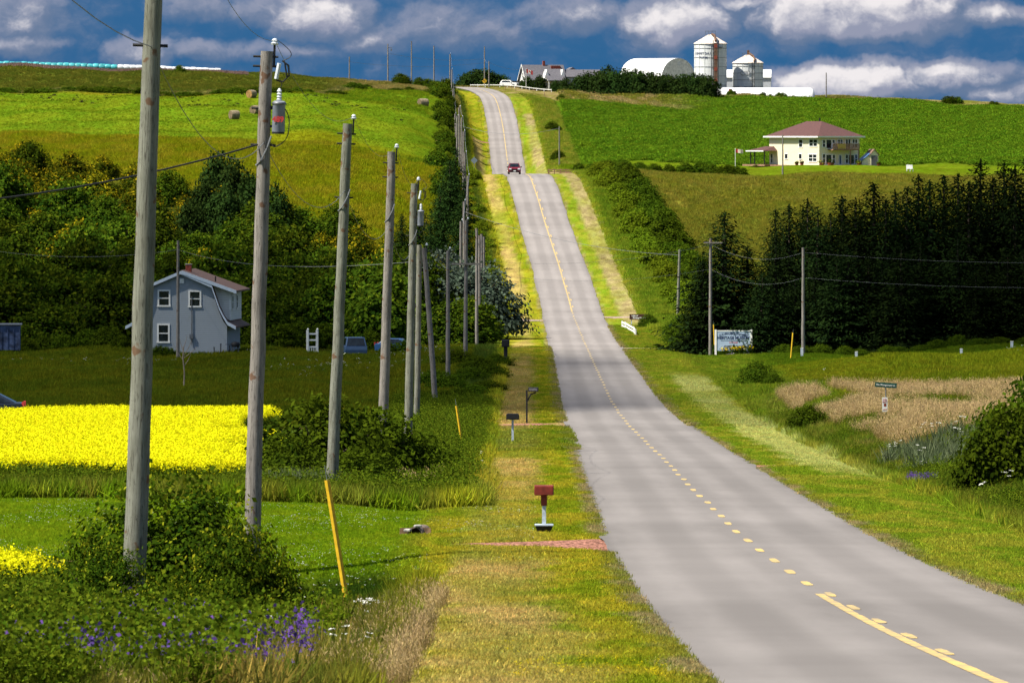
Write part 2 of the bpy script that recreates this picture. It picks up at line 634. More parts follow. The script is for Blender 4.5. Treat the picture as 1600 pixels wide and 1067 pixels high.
# ------------------------------------------------------------------ ground
def vnoise(x, y, seed=0):
    xi, yi = np.floor(x).astype(np.int64), np.floor(y).astype(np.int64)
    fx, fy = x - xi, y - yi
    fx, fy = fx * fx * (3 - 2 * fx), fy * fy * (3 - 2 * fy)

    def h(a, b):
        n = (a * 374761393 + b * 668265263 + seed * 974711) & 0x7fffffff
        n = ((n ^ (n >> 13)) * 1274126177) & 0x7fffffff
        return ((n ^ (n >> 16)) & 0xffff) / 65535.0
    return (h(xi, yi) * (1 - fx) + h(xi + 1, yi) * fx) * (1 - fy) + (h(xi, yi + 1) * (1 - fx) + h(xi + 1, yi + 1) * fx) * fy


def fnoise(x, y, seed=0):
    return (vnoise(x, y, seed) + .5 * vnoise(x * 2.1, y * 2.1, seed + 1) + .25 * vnoise(x * 4.3, y * 4.3, seed + 2)) / 1.75


def wood_top(xi):
    return 1092 - np.clip(xi, -400, 700) * 0.27


CANOLA_D = (231, 384)


def canola_right(D):
    return -0.0335 * D


def hedge_d(xi):
    return 1450 + 185 * smooth(430, 690, xi)


def ground_color(X, D):
    o = X - road_x(D)
    xi = 800 + X * FPX / np.maximum(D, 30)
    n = fnoise(X * .35, D * .06, 3)
    n2 = fnoise(X * 1.3, D * .22, 9)
    nb = fnoise(X * .09, D * .02, 5)
    c = np.empty(X.shape + (3,))
    c[:] = (.040, .062, .008)

    def put(mask, col, col2=None, nn=n):
        col = np.array(col)
        k = col if col2 is None else col + (np.array(col2) - col) * smooth(.35, .65, nn)[..., None]
        c[:] = c * (1 - mask[..., None]) + k * mask[..., None]

    L, R = (o < 0) * 1.0, (o > 0) * 1.0

    def band(v, a, b, e):
        return smooth(a - e, a + e, v) * (1 - smooth(b - e, b + e, v))
    jit = (n2 - .5)
    # left: weeds and rough
    put(L * band(D, -400, 236, 2), (.070, .100, .008), (.105, .115, .012), n2)
    # the mown lawn with clover beside the drive
    put(L * band(D + jit * 2, 167, 223, .6) * smooth(7.0, 8.5, -o), (.085, .142, .004), (.108, .158, .005), n2)
    # soil and grass below the yellow crop
    put(L * band(D, CANOLA_D[0], CANOLA_D[1], 3) * (X < canola_right(D)), (.10, .12, .006), (.06, .085, .006), n2)
    # meadow before the grey house
    put(L * band(D, 405, 712, 4) * (o < -10), (.062, .082, .005), (.080, .090, .005))
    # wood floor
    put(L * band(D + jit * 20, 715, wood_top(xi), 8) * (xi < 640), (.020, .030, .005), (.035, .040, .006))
    # dry meadow, then green hay field, hedge line, upper field
    m = L * (o < -9) * (D > 700) * smooth(-8, 8, D + jit * 25 - np.where(xi < 640, wood_top(xi), 905))
    put(m, (.130, .145, .004), (.155, .145, .007))
    m = L * (o < -9) * band(D + jit * 16 + (nb - .5) * 40, 1186 - 22 * smooth(560, 690, xi), hedge_d(xi) - 2, 5)
    put(m, (.080, .132, .005), (.105, .142, .006))
    put(m * band(D + jit * 14, 1186, 1235, 14) * (xi > 420), (.125, .135, .004))
    m = L * (o < -9) * smooth(-2, 2, D - hedge_d(xi))
    put(m, (.060, .075, .008), (.078, .084, .010))
    put(m * smooth(500, 570, xi + jit * 40), (.17, .14, .045), (.11, .10, .02))
    put(m * band(D - hedge_d(xi), 0, 28, 4), (.13, .12, .035), (.07, .075, .015))
    # right: rough bank, meadow
    put(R * band(D, -400, 430, 10), (.060, .095, .007), (.100, .115, .012), n2)
    put(R * (o > 11) * band(D + jit * 14, 425, 640, 5), (.082, .105, .005), (.100, .110, .006))
    put(R * (o > 11) * smooth(470, 640, D + (o - 30) * 3) * band(D, 425, 640, 5), (.105, .125, .005), (.085, .11, .005))
    put(R * (o > 8) * band(D, 600, 790, 5), (.050, .085, .004), (.064, .096, .005))
    put(R * band(o + jit, 7.4, 13.5, .6) * band(D, 430, 800, 8), (.080, .122, .007), (.105, .135, .010), n2)
    # right meadow above the hedge, lawn of the cream house, crop
    put(R * (o > 9) * band(D + jit * 10, 840, 1158, 6), (.100, .110, .012), (.122, .120, .014))
    put(R * (o > 9) * band(D + jit * 10, 1040, 1158, 10), (.138, .130, .018), (.115, .120, .012))
    put(R * (o > 5) * band(D, 1158, 1404, 3), (.080, .125, .004), (.090, .118, .006))
    put(R * (o > 5) * band(D, 1405, 1450, 3) * (xi < 1030), (.10, .16, .006))
    put(R * smooth(13, 14, o + jit) * band(D + jit * 3, 1404 + 46 * (xi < 1030), 1888, 2), (.052, .108, .005), (.068, .120, .006), n2)
    put(R * band(o + jit, 4, 13.5, .4) * band(D, 1404, 1900, 3), (.095, .130, .010), (.140, .150, .018), n2)
    put(R * smooth(1884, 1890, D + jit * 4), (.10, .105, .016), (.17, .14, .05))
    put(R * band(D + jit * 6, 1790, 1890, 6) * (1 - smooth(990, 1130, xi + jit * 60)), (.11, .11, .016), (.19, .15, .06))
    put(R * band(o + jit * 2, 7.5, 14.5, .8) * band(D, 770, 1158, 6), (.075, .120, .007), (.105, .135, .010), n2)
    # ditch grass, with the deep shade of the ditch put into its colour
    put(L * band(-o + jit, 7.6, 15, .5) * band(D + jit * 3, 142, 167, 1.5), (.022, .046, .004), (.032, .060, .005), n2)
    # verges
    vm = L * band(-o + jit * .8, 3, 7.8 + 0 * o, .5) * (D < 1800)
    put(vm, (.135, .170, .007), (.225, .205, .014), n2)
    vm = R * band(o + jit * .8, 3, 8.0 + 0 * o, .5) * (D < 1765)
    put(vm, (.118, .170, .009), (.180, .190, .017), n2)
    # worn straw strips along both verges
    patch = smooth(.32, .55, fnoise(X * .2, D * .028, 21))
    cut = 1 - band(D, 166, 232, 3) * .75
    put(L * band(-o + jit * 1.2, 4.9, 6.7, .35) * (.15 + .72 * patch) * (D < 1600) * cut, (.34, .24, .085), (.27, .215, .065), n2)
    put(L * band(-o + jit * 1.4, 4.6, 6.6, .5) * band(D, 60, 128, 10) * (.2 + .6 * smooth(.35, .6, fnoise(X * .5, D * .09, 23))), (.36, .27, .10), (.26, .22, .06), n2)
    put(R * band(o + jit * .5, 5.2, 7.3, .2) * smooth(780, 830, D) * (D < 1700) * (.5 + .5 * patch), (.255, .205, .095), (.20, .17, .06), n2)
    put(R * band(o + jit * 1.2, 5.2, 7.6, .35) * band(D + jit * 20, 285, 560, 25) * (.45 + .5 * patch), (.29, .30, .095))
    # dusty edge of the asphalt
    put(band(np.abs(o) + jit * .5, 3.1, 3.55, .15), (.20, .165, .07), (.12, .13, .02), n2)
    # mown bays by the letter boxes
    put(L * band(D + jit * 12, 332, 393, 14) * band(-o + jit * 1.5, 3, 8.5, .9) * .75, (.085, .145, .006), (.125, .16, .009), n2)
    # dry brown grass on the right bank
    pk = smooth(.47, .62, fnoise(X * .22, D * .034, 40))
    put(R * band(o + jit * 4, 10.5, 24, 2.5) * band(D + jit * 40, 325, 470, 22) * pk * (.45 + .5 * smooth(.3, .6, n2)), (.26, .165, .075), (.20, .15, .05), n2)
    # weedy patches of the left verge margin
    put(L * band(-o + jit * 2, 7.2, 9.6, .5) * band(D, 60, 150, 10), (.16, .125, .03), (.085, .10, .012), n2)
    return c


def build_ground():
    rows = np.concatenate([np.linspace(-400, 40, 24), np.geomspace(50, 2300, 930), np.geomspace(2360, 9000, 14)])
    t = np.linspace(-1, 1, 341)
    t = np.sign(t) * (0.75 * np.abs(t) + 0.25 * np.abs(t) ** 2)
    span = np.clip(rows, 60, 2400) * 0.0667 * 1.3 + 9
    X = span[:, None] * t[None, :]
    ext = np.array([60.0, 300, 1200, 5000])
    X = np.concatenate([X[:, :1] - ext[::-1][None, :], X, X[:, -1:] + ext[None, :]], 1)
    D = np.repeat(rows[:, None], X.shape[1], 1)
    Z = terrain(X, D)
    Z[D > 4000] -= (D[D > 4000] - 4000) * .004
    nr, nc = X.shape
    me = bpy.data.meshes.new('ground')
    me.vertices.add(nr * nc)
    me.vertices.foreach_set('co', np.stack([X, D, Z], -1).reshape(-1))
    i = (np.arange(nr - 1)[:, None] * nc + np.arange(nc - 1)[None, :]).reshape(-1)
    F = np.stack([i, i + 1, i + nc + 1, i + nc], 1).astype(np.int32)
    me.loops.add(F.size)
    me.loops.foreach_set('vertex_index', F.reshape(-1))
    me.polygons.add(len(F))
    me.polygons.foreach_set('loop_start', np.arange(0, F.size, 4, dtype=np.int32))
    me.polygons.foreach_set('use_smooth', np.ones(len(F), bool))
    col = np.ones((nr, nc, 4), np.float32)
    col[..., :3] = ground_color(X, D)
    a = me.attributes.new('cover', 'FLOAT_COLOR', 'POINT')
    a.data.foreach_set('color', col.reshape(-1))
    me.update(calc_edges=True)
    m, T, out = new_mat('ground_cover')
    p = T.node('ShaderNodeBsdfPrincipled')
    T.link(p.outputs[0], out.inputs[0])
    ac = T.node('ShaderNodeAttribute')
    ac.attribute_name = 'cover'
    tc = T.node('ShaderNodeTexCoord')

    def mapped(s):
        mp = T.node('ShaderNodeMapping')
        mp.inputs['Scale'].default_value = s
        T.link(tc.outputs['Object'], mp.inputs[0])
        return mp.outputs[0]
    fine = T.noise(mapped((1, .10, 1)), 7.0, 4, 0.7)
    mid = T.noise(mapped((1, .16, 1)), 0.9, 6, 0.68)
    big = T.noise(mapped((1, .25, 1)), 0.06, 5, 0.6)
    v = T.m('ADD', T.m('MULTIPLY', T.m('SUBTRACT', fine, 0.5), 1.7), T.m('MULTIPLY', T.m('SUBTRACT', mid, 0.5), 1.9))
    v = T.m('ADD', v, T.m('MULTIPLY', T.m('SUBTRACT', big, 0.5), 0.8))
    v = T.m('ADD', 1.0, v)
    v = T.m('MAXIMUM', v, 0.25)
    vm = T.node('ShaderNodeVectorMath', operation='SCALE')
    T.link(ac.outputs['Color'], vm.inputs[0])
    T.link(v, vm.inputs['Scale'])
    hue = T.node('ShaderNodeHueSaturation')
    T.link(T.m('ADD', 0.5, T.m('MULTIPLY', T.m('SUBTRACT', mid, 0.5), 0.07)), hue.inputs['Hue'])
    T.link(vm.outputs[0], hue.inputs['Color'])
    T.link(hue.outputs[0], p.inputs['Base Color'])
    p.inputs['Roughness'].default_value = 1.0
    p.inputs['Specular IOR Level'].default_value = 0.0
    me.materials.append(m)
    o = bpy.data.objects.new('ground', me)
    COL.objects.link(o)
    tag(o, 'rolling farmland of verges, meadows and green fields on both sides', 'ground', kind='structure')
    return o


ground = build_ground()


# ------------------------------------------------------------------ road
def asphalt_mat():
    m, T, out = new_mat('asphalt')
    p = T.node('ShaderNodeBsdfPrincipled')
    T.link(p.outputs[0], out.inputs[0])
    tc = T.node('ShaderNodeTexCoord')
    la = T.node('ShaderNodeAttribute')
    la.attribute_name = 'lat'
    lat = la.outputs['Fac']
    sp = T.node('ShaderNodeSeparateXYZ')
    T.link(tc.outputs['Object'], sp.inputs[0])

    def mapped(s):
        mp = T.node('ShaderNodeMapping')
        mp.inputs['Scale'].default_value = s
        T.link(tc.outputs['Object'], mp.inputs[0])
        return mp.outputs[0]
    g = T.noise(mapped((1, .5, 1)), 60, 3, .7)
    stain = T.noise(mapped((1, .08, 1)), 0.9, 6, .62)
    bands = T.noise(mapped((.10, 1, 1)), 0.045, 5, .6)
    # wheel paths are polished paler, lane middles keep oil
    wl = T.m('ABSOLUTE', T.m('SUBTRACT', T.m('ABSOLUTE', lat), 1.65))
    wp = T.m('SUBTRACT', 1.0, T.step(T.m('ABSOLUTE', T.m('SUBTRACT', wl, 0.8)), 0.1, 0.55))
    old = T.step(sp.outputs[1], 676, 682)
    c = T.mix(old, (.190, .176, .174), (.235, .215, .211))
    k = T.m('ADD', 0.84, T.m('MULTIPLY', T.step(bands, .3, .7), .20))
    k = T.m('ADD', k, T.m('MULTIPLY', T.m('SUBTRACT', stain, .5), .42))
    k = T.m('ADD', k, T.m('MULTIPLY', T.m('SUBTRACT', g, .5), .35))
    k = T.m('ADD', k, T.m('MULTIPLY', wp, .10))
    oil = T.m('SUBTRACT', 1.0, T.step(wl, .1, .7))
    k = T.m('SUBTRACT', k, T.m('MULTIPLY', T.m('MULTIPLY', oil, T.step(stain, .35, .65)), .10))
    edge = T.step(T.m('ABSOLUTE', lat), 3.0, 3.3)
    k = T.m('SUBTRACT', k, T.m('MULTIPLY', edge, .16))
    s = T.node('ShaderNodeVectorMath', operation='SCALE')
    T.link(c, s.inputs[0])
    T.link(k, s.inputs['Scale'])
    T.link(s.outputs[0], p.inputs['Base Color'])
    p.inputs['Roughness'].default_value = 0.95
    p.inputs['Specular IOR Level'].default_value = 0.03
    b = T.node('ShaderNodeBump')
    b.inputs['Strength'].default_value = 0.35
    b.inputs['Distance'].default_value = 0.01
    T.link(g, b.inputs['Height'])
    T.link(b.outputs[0], p.inputs['Normal'])
    return m


def strip_mesh(name, D, offs, lift, m, attr=False, parent=None, lat=None):
    """sheet following the road: offs is (n, k) lateral offsets"""
    D = np.asarray(D, float)
    nr, nc = offs.shape
    xr = road_x(D)
    # keep the width square to the road where it curves
    dx = np.gradient(xr, D) if len(D) > 1 else np.zeros_like(D)
    nl = np.sqrt(1 + dx * dx)
    X = xr[:, None] + offs / nl[:, None]
    Y = D[:, None] - offs * (dx / nl)[:, None]
    Z = road_z(D)[:, None] + 0.035 * (1 - (offs / 3.35) ** 2) + lift
    me = bpy.data.meshes.new(name)
    me.vertices.add(nr * nc)
    me.vertices.foreach_set('co', np.stack([X, Y, Z], -1).reshape(-1))
    i = (np.arange(nr - 1)[:, None] * nc + np.arange(nc - 1)[None, :]).reshape(-1)
    F = np.stack([i, i + 1, i + nc + 1, i + nc], 1).astype(np.int32)
    me.loops.add(F.size)
    me.loops.foreach_set('vertex_index', F.reshape(-1))
    me.polygons.add(len(F))
    me.polygons.foreach_set('loop_start', np.arange(0, F.size, 4, dtype=np.int32))
    me.polygons.foreach_set('use_smooth', np.ones(len(F), bool))
    if attr:
        a = me.attributes.new('lat', 'FLOAT', 'POINT')
        a.data.foreach_set('value', offs.reshape(-1).astype(np.float32))
    me.update(calc_edges=True)
    me.materials.append(m)
    o = bpy.data.objects.new(name, me)
    COL.objects.link(o)
    if parent is not None:
        o.parent = parent
    return o


def build_road():
    D = np.concatenate([np.linspace(-380, 40, 30), np.arange(44, 300, .8), np.arange(300, 2080, 2.5)])
    o = np.array([-3.35, -3.0, -1.7, 0, 1.7, 3.0, 3.35])
    offs = np.repeat(o[None, :], len(D), 0)
    w = (fnoise(D * .35, D * 0, 2) - .5) * .16 + (fnoise(D * .05, D * 0, 4) - .5) * .3
    w2 = (fnoise(D * .35, D * 0 + 9, 2) - .5) * .16 + (fnoise(D * .05, D * 0 + 9, 4) - .5) * .3
    offs[:, 0] += w
    offs[:, -1] += w2
    road = strip_mesh('road', D, offs, 0.0, asphalt_mat(), attr=True)
    tag(road, 'long straight two lane asphalt road running over the hills', 'road', kind='structure')
    m, T, out = new_mat('road_paint')
    p = T.node('ShaderNodeBsdfPrincipled')
    T.link(p.outputs[0], out.inputs[0])
    tc = T.node('ShaderNodeTexCoord')
    n = T.noise(tc.outputs['Object'], 2.2, 6, .7)
    c = T.mix(T.step(n, .42, .60), (.30, .235, .14), (.58, .40, .115))
    T.link(c, p.inputs['Base Color'])
    p.inputs['Roughness'].default_value = .75
    rr = random.Random(5)

    def line(name, d0, d1, oc, w, step=1.5):
        n_ = max(3, int((d1 - d0) / step) + 1)
        dd = np.linspace(d0, d1, n_)
        ww = w * (1 + .35 * (fnoise(dd * .8, dd * 0 + oc, 8) - .5))
        a = oc - ww / 2
        b = oc + ww / 2 + .04 * (fnoise(dd * .9, dd * 0 + 31, 8) - .5)
        if n_ <= 6:      # rounded worn ends
            a[0] += w * .16
            b[0] -= w * .2
            a[-1] += w * .2
            b[-1] -= w * .14
        return strip_mesh(name, dd, np.stack([a, b], 1), .006, m, parent=road)
    d = 99.0
    while d < 140:
        line('dash', d, d + 3.0, .16, .15, .6)
        d += 9.0
    line('solid_line', 40, 137, -.02, .16, .8)
    d = 143.0
    while d < 846:
        line('dash', d, d + 3.0 + rr.uniform(-.2, .3), .03 + rr.uniform(-.03, .03), .17, .6)
        d += 9.0
    line('solid_line', 850, 1165, .02, .16, 2.0)
    d = 1000.0
    line('solid_line', 1545, 2000, .02, .17, 2.0)
    d = 862.0
    while d < 1130:
        line('dash', d, d + 4, .24, .15, .8)
        d += 15.0
    for k in range(3):
        line('dash', 1520 + 9 * k, 1523 + 9 * k, .02, .18, .8)
    return road


road = build_road()

RED_DIRT = mat('red_dirt', (.34, .165, .125), 1.0, .4, 11, .9, 40, spec=0, stretch=(1, .25, 1))
PALE_DIRT = mat('pale_dirt', (.33, .25, .20), 1.0, .2, 6, .7, 30, spec=0, stretch=(1, .25, 1))


KEEP_OUT = []


def track(name, label, pts, w, m, lift=.02, group=None):
    """a drive draped over the ground: pts are (X, D) along its centre"""
    pts = np.array(pts, float)
    seg = np.concatenate([[0], np.cumsum(np.hypot(*np.diff(pts, axis=0).T))])
    n = max(8, int(seg[-1] / .6))
    s = np.linspace(0, seg[-1], n)
    X = np.interp(s, seg, pts[:, 0])
    D = np.interp(s, seg, pts[:, 1])
    KEEP_OUT.append((X, D, np.interp(s, seg, w if isinstance(w, (list, tuple)) else [w] * len(pts)) / 2))
    ww = np.interp(s, seg, w if isinstance(w, (list, tuple)) else [w] * len(pts))
    tx, td = np.gradient(X, s), np.gradient(D, s)
    l = np.hypot(tx, td)
    nx, nd = -td / l, tx / l
    e1 = ww / 2 * (1 + .5 * (fnoise(s * .7, s * 0, 61) - .5))
    e2 = ww / 2 * (1 + .5 * (fnoise(s * .7, s * 0 + 5, 61) - .5))
    mb = MB()
    vs, fs = [], []
    for i in range(n):
        for k in (-1, -.5, 0, .5, 1):
            e = e1[i] if k < 0 else e2[i]
            x, d = X[i] + nx[i] * k * e, D[i] + nd[i] * k * e
            vs.append((x, d, H(x, d) + lift - (.05 if abs(k) == 1 else 0)))
    for i in range(n - 1):
        for j in range(4):
            a = i * 5 + j
            fs.append((a, a + 1, a + 6, a + 5))
    mb.add(vs, fs)
    o = obj(name, mb, m, smooth_=True)
    return tag(o, label, 'driveway', group, 'structure')


xr = lambda d: float(road_x(d))
track('driveway', 'red gravel driveway apron opening from the left road edge nearest the viewer',
      [(xr(179) - 3.0, 179), (xr(179) - 4.6, 179), (xr(179) - 6.9, 178)], [21, 10, 2.5], RED_DIRT, .03)
track('driveway', 'thin red dirt track in the lawn at the far left', [(-7.0, 170), (-13, 170), (-24, 170)], 2.4, RED_DIRT, .03)
track('driveway', 'red dirt lane leaving the left verge between two letter boxes',
      [(xr(408) - 3.0, 405), (xr(408) - 6, 407), (xr(408) - 12, 408), (-10, 404)], [22, 18, 14, 12], RED_DIRT, .03)
track('driveway', 'pale gravel drive meeting the left edge of the road beside the black letter box',
      [(xr(348) - 3.0, 346), (xr(348) - 5.2, 346.5), (xr(348) - 7.5, 347)], [11, 8, 5], PALE_DIRT, .03)
track('driveway', 'pale lane opening on the left before the silver tree', [(xr(800) - 3.0, 822), (xr(800) - 6.5, 824), (xr(800) - 10, 826)], [20, 9, 5], PALE_DIRT, .03)
track('driveway', 'red clay farm lane crossing to the fence on the right beside the car',
      [(xr(1165) + 2.9, 1168), (xr(1165) + 8, 1170), (xr(1165) + 15, 1172)], [14, 9, 6], RED_DIRT, .10)
track('driveway', 'thin red lane cut across the left verge of the far hill', [(xr(1600) - 3, 1600), (xr(1600) - 7.5, 1600)], 3, RED_DIRT, .06)
track('driveway', 'museum driveway leaving the right edge of the road', [(xr(690) + 3, 690), (xr(690) + 9, 692), (xr(690) + 20, 702)], [14, 6, 6], PALE_DIRT, .04)
track('driveway', 'small dirt path leaving the road right of the brown sign', [(xr(820) + 3, 836), (xr(820) + 6, 837), (xr(820) + 11, 838)], [9, 5, 4], PALE_DIRT, .04)
track('driveway', 'short dirt patch at the right road edge across from the letter boxes', [(xr(290) + 3, 292), (xr(290) + 4.6, 293)], [7, 3], RED_DIRT, .03)


# ------------------------------------------------------------------ plants: shared shapes
BARK = mat('bark', (.10, .075, .055), .9, .3, 6, .6, 30)
M_BUSH = leaf_mat('bush_leaf', (.016, .036, .003), (.070, .108, .006), .32, .4)
M_NEAR = leaf_mat('lilac_leaf', (.013, .034, .003), (.070, .108, .005), .25, .3, (.25, .26, .013))
M_BRIGHT = leaf_mat('hedge_leaf', (.055, .095, .005), (.135, .185, .009), .35, .4)
M_BROOM = leaf_mat('flowering_shrub_leaf', (.022, .040, .003), (.085, .092, .005), .3, .35, (.33, .25, .008))
M_WOOD = leaf_mat('wood_leaf', (.012, .030, .003), (.060, .098, .006), .3, .55, (.10, .13, .007))
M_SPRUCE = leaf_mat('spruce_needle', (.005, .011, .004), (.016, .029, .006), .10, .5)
M_SPRUCE2 = leaf_mat('hedge_spruce_needle', (.010, .024, .006), (.028, .052, .010), .12, .4)
M_SILVER = leaf_mat('silver_leaf', (.018, .032, .020), (.085, .110, .082), .15, .3)
M_SAGE = leaf_mat('sage_leaf', (.06, .085, .035), (.15, .18, .095), .2, .3)


def mesh_only(o):
    me = o.data
    bpy.data.objects.remove(o)
    return me


def crown_points(rng, rx, ry, rz, nclump, per, spread, lift=0.0, flat=0.0, bloom=0.0):
    """leaf clumps filling a lumpy dome that stands on the ground"""
    u = rng.normal(size=(nclump, 3))
    u = unit(u)
    u[:, 2] = np.abs(u[:, 2]) * (1 - flat) - 0.12
    r = rng.uniform(.45, 1.0, nclump) ** .6
    lob = 1 + .20 * np.sin(3 * np.arctan2(u[:, 1], u[:, 0]) + rng.uniform(0, 6)) + rng.normal(0, .08, nclump)
    C = u * (r * lob)[:, None] * np.array([rx, ry, rz]) + np.array([0, 0, lift])
    sp = spread * rng.uniform(.6, 1.25, nclump)
    k = np.repeat(np.arange(nclump), per)
    off = rng.normal(size=(nclump * per, 3)) * sp[k][:, None] * np.array([1, 1, .7])
    P = C[k] + off
    N = unit(off) * .8 + unit(P - np.array([0, 0, lift * .6])) * .8 + np.array([0, 0, .45]) + rng.normal(0, .22, (nclump * per, 3))
    tone = rng.uniform(.1, .75, nclump)
    if bloom:
        tone = np.where((rng.uniform(0, 1, nclump) < bloom) & (u[:, 2] > .1), .95, tone)
    lv = np.clip(tone[k] + rng.normal(0, .2, nclump * per), 0, 1)
    keep = P[:, 2] > .02
    return P[keep], N[keep], lv[keep]


def make_bush(seed, rx, ry, rz, nclump, per, spread, leaf, m, trunk=.06, lift=None, flat=0.0, sprays=0, bloom=0.0):
    rng = np.random.default_rng(seed)
    lift = rz * .12 if lift is None else lift
    P, N, lv = crown_points(rng, rx, ry, rz - lift, nclump, per, spread, lift, flat, bloom)
    if sprays:     # shoots standing out of the outline
        a = rng.uniform(0, 2 * PI, sprays)
        e = rng.uniform(.25, 1.5, sprays)
        dv = np.stack([np.cos(a) * np.cos(e), np.sin(a) * np.cos(e), np.sin(e)], 1)
        t = rng.uniform(.9, 1.14, (sprays, 9))
        pp = (dv[:, None, :] * t[:, :, None] * np.array([rx, ry, rz - lift]) + np.array([0, 0, lift])).reshape(-1, 3)
        pp += rng.normal(0, leaf * .6, pp.shape)
        P = np.concatenate([P, pp])
        N = np.concatenate([N, rng.normal(size=pp.shape) + np.array([0, 0, .8])])
        lv = np.concatenate([lv, rng.uniform(.6, 1, len(pp))])
    size = leaf * rng.uniform(.6, 1.35, len(P))
    crown = mesh_only(leaves('crown', P, N, size, lv, m, .62, link=False))
    mb = MB()
    rr = random.Random(seed)
    mb.tube([(0, 0, -.3), (0.02, 0, lift + rz * .2), (rr.uniform(-.1, .1) * rx, rr.uniform(-.1, .1) * ry, lift + rz * .55)], [trunk * 1.3, trunk, trunk * .4], 7)
    for k in range(6):
        a = 2 * PI * k / 6 + rr.uniform(-.4, .4)
        l = rr.uniform(.45, .8)
        b = Vector((0, 0, max(.02, lift * .4) + rr.uniform(0, .15) * rz))
        e = Vector((math.cos(a) * rx * l, math.sin(a) * ry * l, lift + rz * rr.uniform(.35, .7)))
        mb.tube([b, b.lerp(e, .5) + Vector((0, 0, .08 * rz)), e], [trunk * .7, trunk * .45, trunk * .15], 5)
    t = mesh_only(obj('trunk', mb, BARK))
    return [('trunk', t), ('crown', crown)]


def make_spruce(seed, h, R, m, spray=.50, levels=52):
    rng = np.random.default_rng(seed)
    P, N, Hg, S = [], [], [], []
    for i in range(levels):
        t = .03 + .95 * (i / (levels - 1))
        L = R * (1 - t) ** .66 * rng.uniform(.62, 1.15) + .22
        nb = int(7 + 6 * (1 - t))
        a0 = rng.uniform(0, 6.28)
        for b in range(nb):
            a = a0 + 2 * PI * b / nb + rng.normal(0, .2)
            l = L * rng.uniform(.62, 1.08)
            droop = rng.uniform(.15, .5) * (1 - .7 * t)
            n = max(4, int(l / (spray * .24)))
            for q in range(n):
                r = (q + rng.uniform(.3, 1)) / n
                z = h * t - droop * l * r + .16 * l * r * r + rng.normal(0, .16)
                side = max(-.26, min(.26, rng.normal(0, .16))) * l * (1.1 - r * .6)
                p = np.array([math.cos(a) * l * r - math.sin(a) * side, math.sin(a) * l * r + math.cos(a) * side, z])
                P.append(p)
                N.append(np.array([math.cos(a) * .5, math.sin(a) * .5, .75]) + rng.normal(0, .5, 3))
                Hg.append(np.array([math.cos(a), math.sin(a), -droop * 1.0 + .05]) + rng.normal(0, .4, 3))
                S.append(spray * rng.uniform(.6, 1.25) * (.6 + .4 * (1 - t)))
    for q in range(10):      # leader
        P.append(np.array([0, 0, h * (.95 + .006 * q)]) + rng.normal(0, .03, 3))
        N.append(rng.normal(size=3) * np.array([1, 1, .2]))
        Hg.append(np.array([0, 0, 1.0]) + rng.normal(0, .3, 3))
        S.append(spray * .7)
    P, N, Hg, S = map(np.array, (P, N, Hg, S))
    lv = rng.uniform(0, 1, len(P)) ** 1.4
    crown = mesh_only(leaves('crown', P, N, S, lv, m, .36, hang=Hg, link=False))
    mb = MB().tube([(0, 0, -.5), (0, 0, h * .5), (0, 0, h * .98)], [R * .06 + .06, R * .04 + .03, .02], 7)
    t = mesh_only(obj('trunk', mb, BARK))
    return [('trunk', t), ('crown', crown)]


PLANTS = []


def plant(kind, name, loc, sc=1.0, rz=None, label=None, cat='bush', group=None, sink=.05):
    rz = random.uniform(0, 6.28) if rz is None else rz
    sc = sc if isinstance(sc, (tuple, list)) else (sc, sc, sc)
    r = empty(name, (loc[0], loc[1], loc[2] - sink), rz, label, cat, group)
    r.scale = sc
    for pn, me in kind:
        o = bpy.data.objects.new(pn, me)
        COL.objects.link(o)
        o.parent = r
    PLANTS.append(r)
    return r


def img_x(o):
    return 800 + o.location.x * FPX / o.location.y


# ------------------------------------------------------------------ spruce stand on the right
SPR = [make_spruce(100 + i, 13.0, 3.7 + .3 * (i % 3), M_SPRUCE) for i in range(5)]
tips = [(1132, 331, 676, 1.5), (1098, 405, 674, 1.15), (1168, 385, 678, 1.25), (1212, 362, 672, 1.1), (1233, 320, 676, 1.1), (1262, 311, 680, 1.05), (1278, 324, 672, 1.0), (1298, 334, 678, 1.0),
        (1316, 306, 682, 1.05), (1337, 310, 676, 1.0), (1365, 287, 682, 1.0), (1384, 312, 674, 1), (1399, 297, 680, 1.0), (1417, 293, 676, 1.0),
        (1435, 274, 682, 1.0), (1453, 282, 676, 1.0), (1475, 275, 682, 1.0), (1497, 271, 678, 1.0), (1514, 285, 674, 1.0), (1532, 250, 684, 1.0), (1552, 278, 676, 1.0),
        (1569, 253, 680, 1.0), (1586, 259, 674, 1.0), (1608, 246, 682, 1.0), (1640, 255, 678, 1.0), (1675, 250, 680, 1.0)]
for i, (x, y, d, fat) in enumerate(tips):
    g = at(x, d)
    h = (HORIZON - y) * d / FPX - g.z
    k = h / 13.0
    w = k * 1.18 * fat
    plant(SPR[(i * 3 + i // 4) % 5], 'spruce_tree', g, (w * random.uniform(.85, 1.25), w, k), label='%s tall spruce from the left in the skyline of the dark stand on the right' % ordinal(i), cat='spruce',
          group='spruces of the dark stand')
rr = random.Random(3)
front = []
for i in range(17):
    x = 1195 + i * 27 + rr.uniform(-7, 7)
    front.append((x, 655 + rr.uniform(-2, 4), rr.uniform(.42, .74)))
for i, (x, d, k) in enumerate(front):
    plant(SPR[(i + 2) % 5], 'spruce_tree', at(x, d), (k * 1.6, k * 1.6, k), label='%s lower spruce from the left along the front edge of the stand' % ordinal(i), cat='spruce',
          group='low spruces in front of the stand')
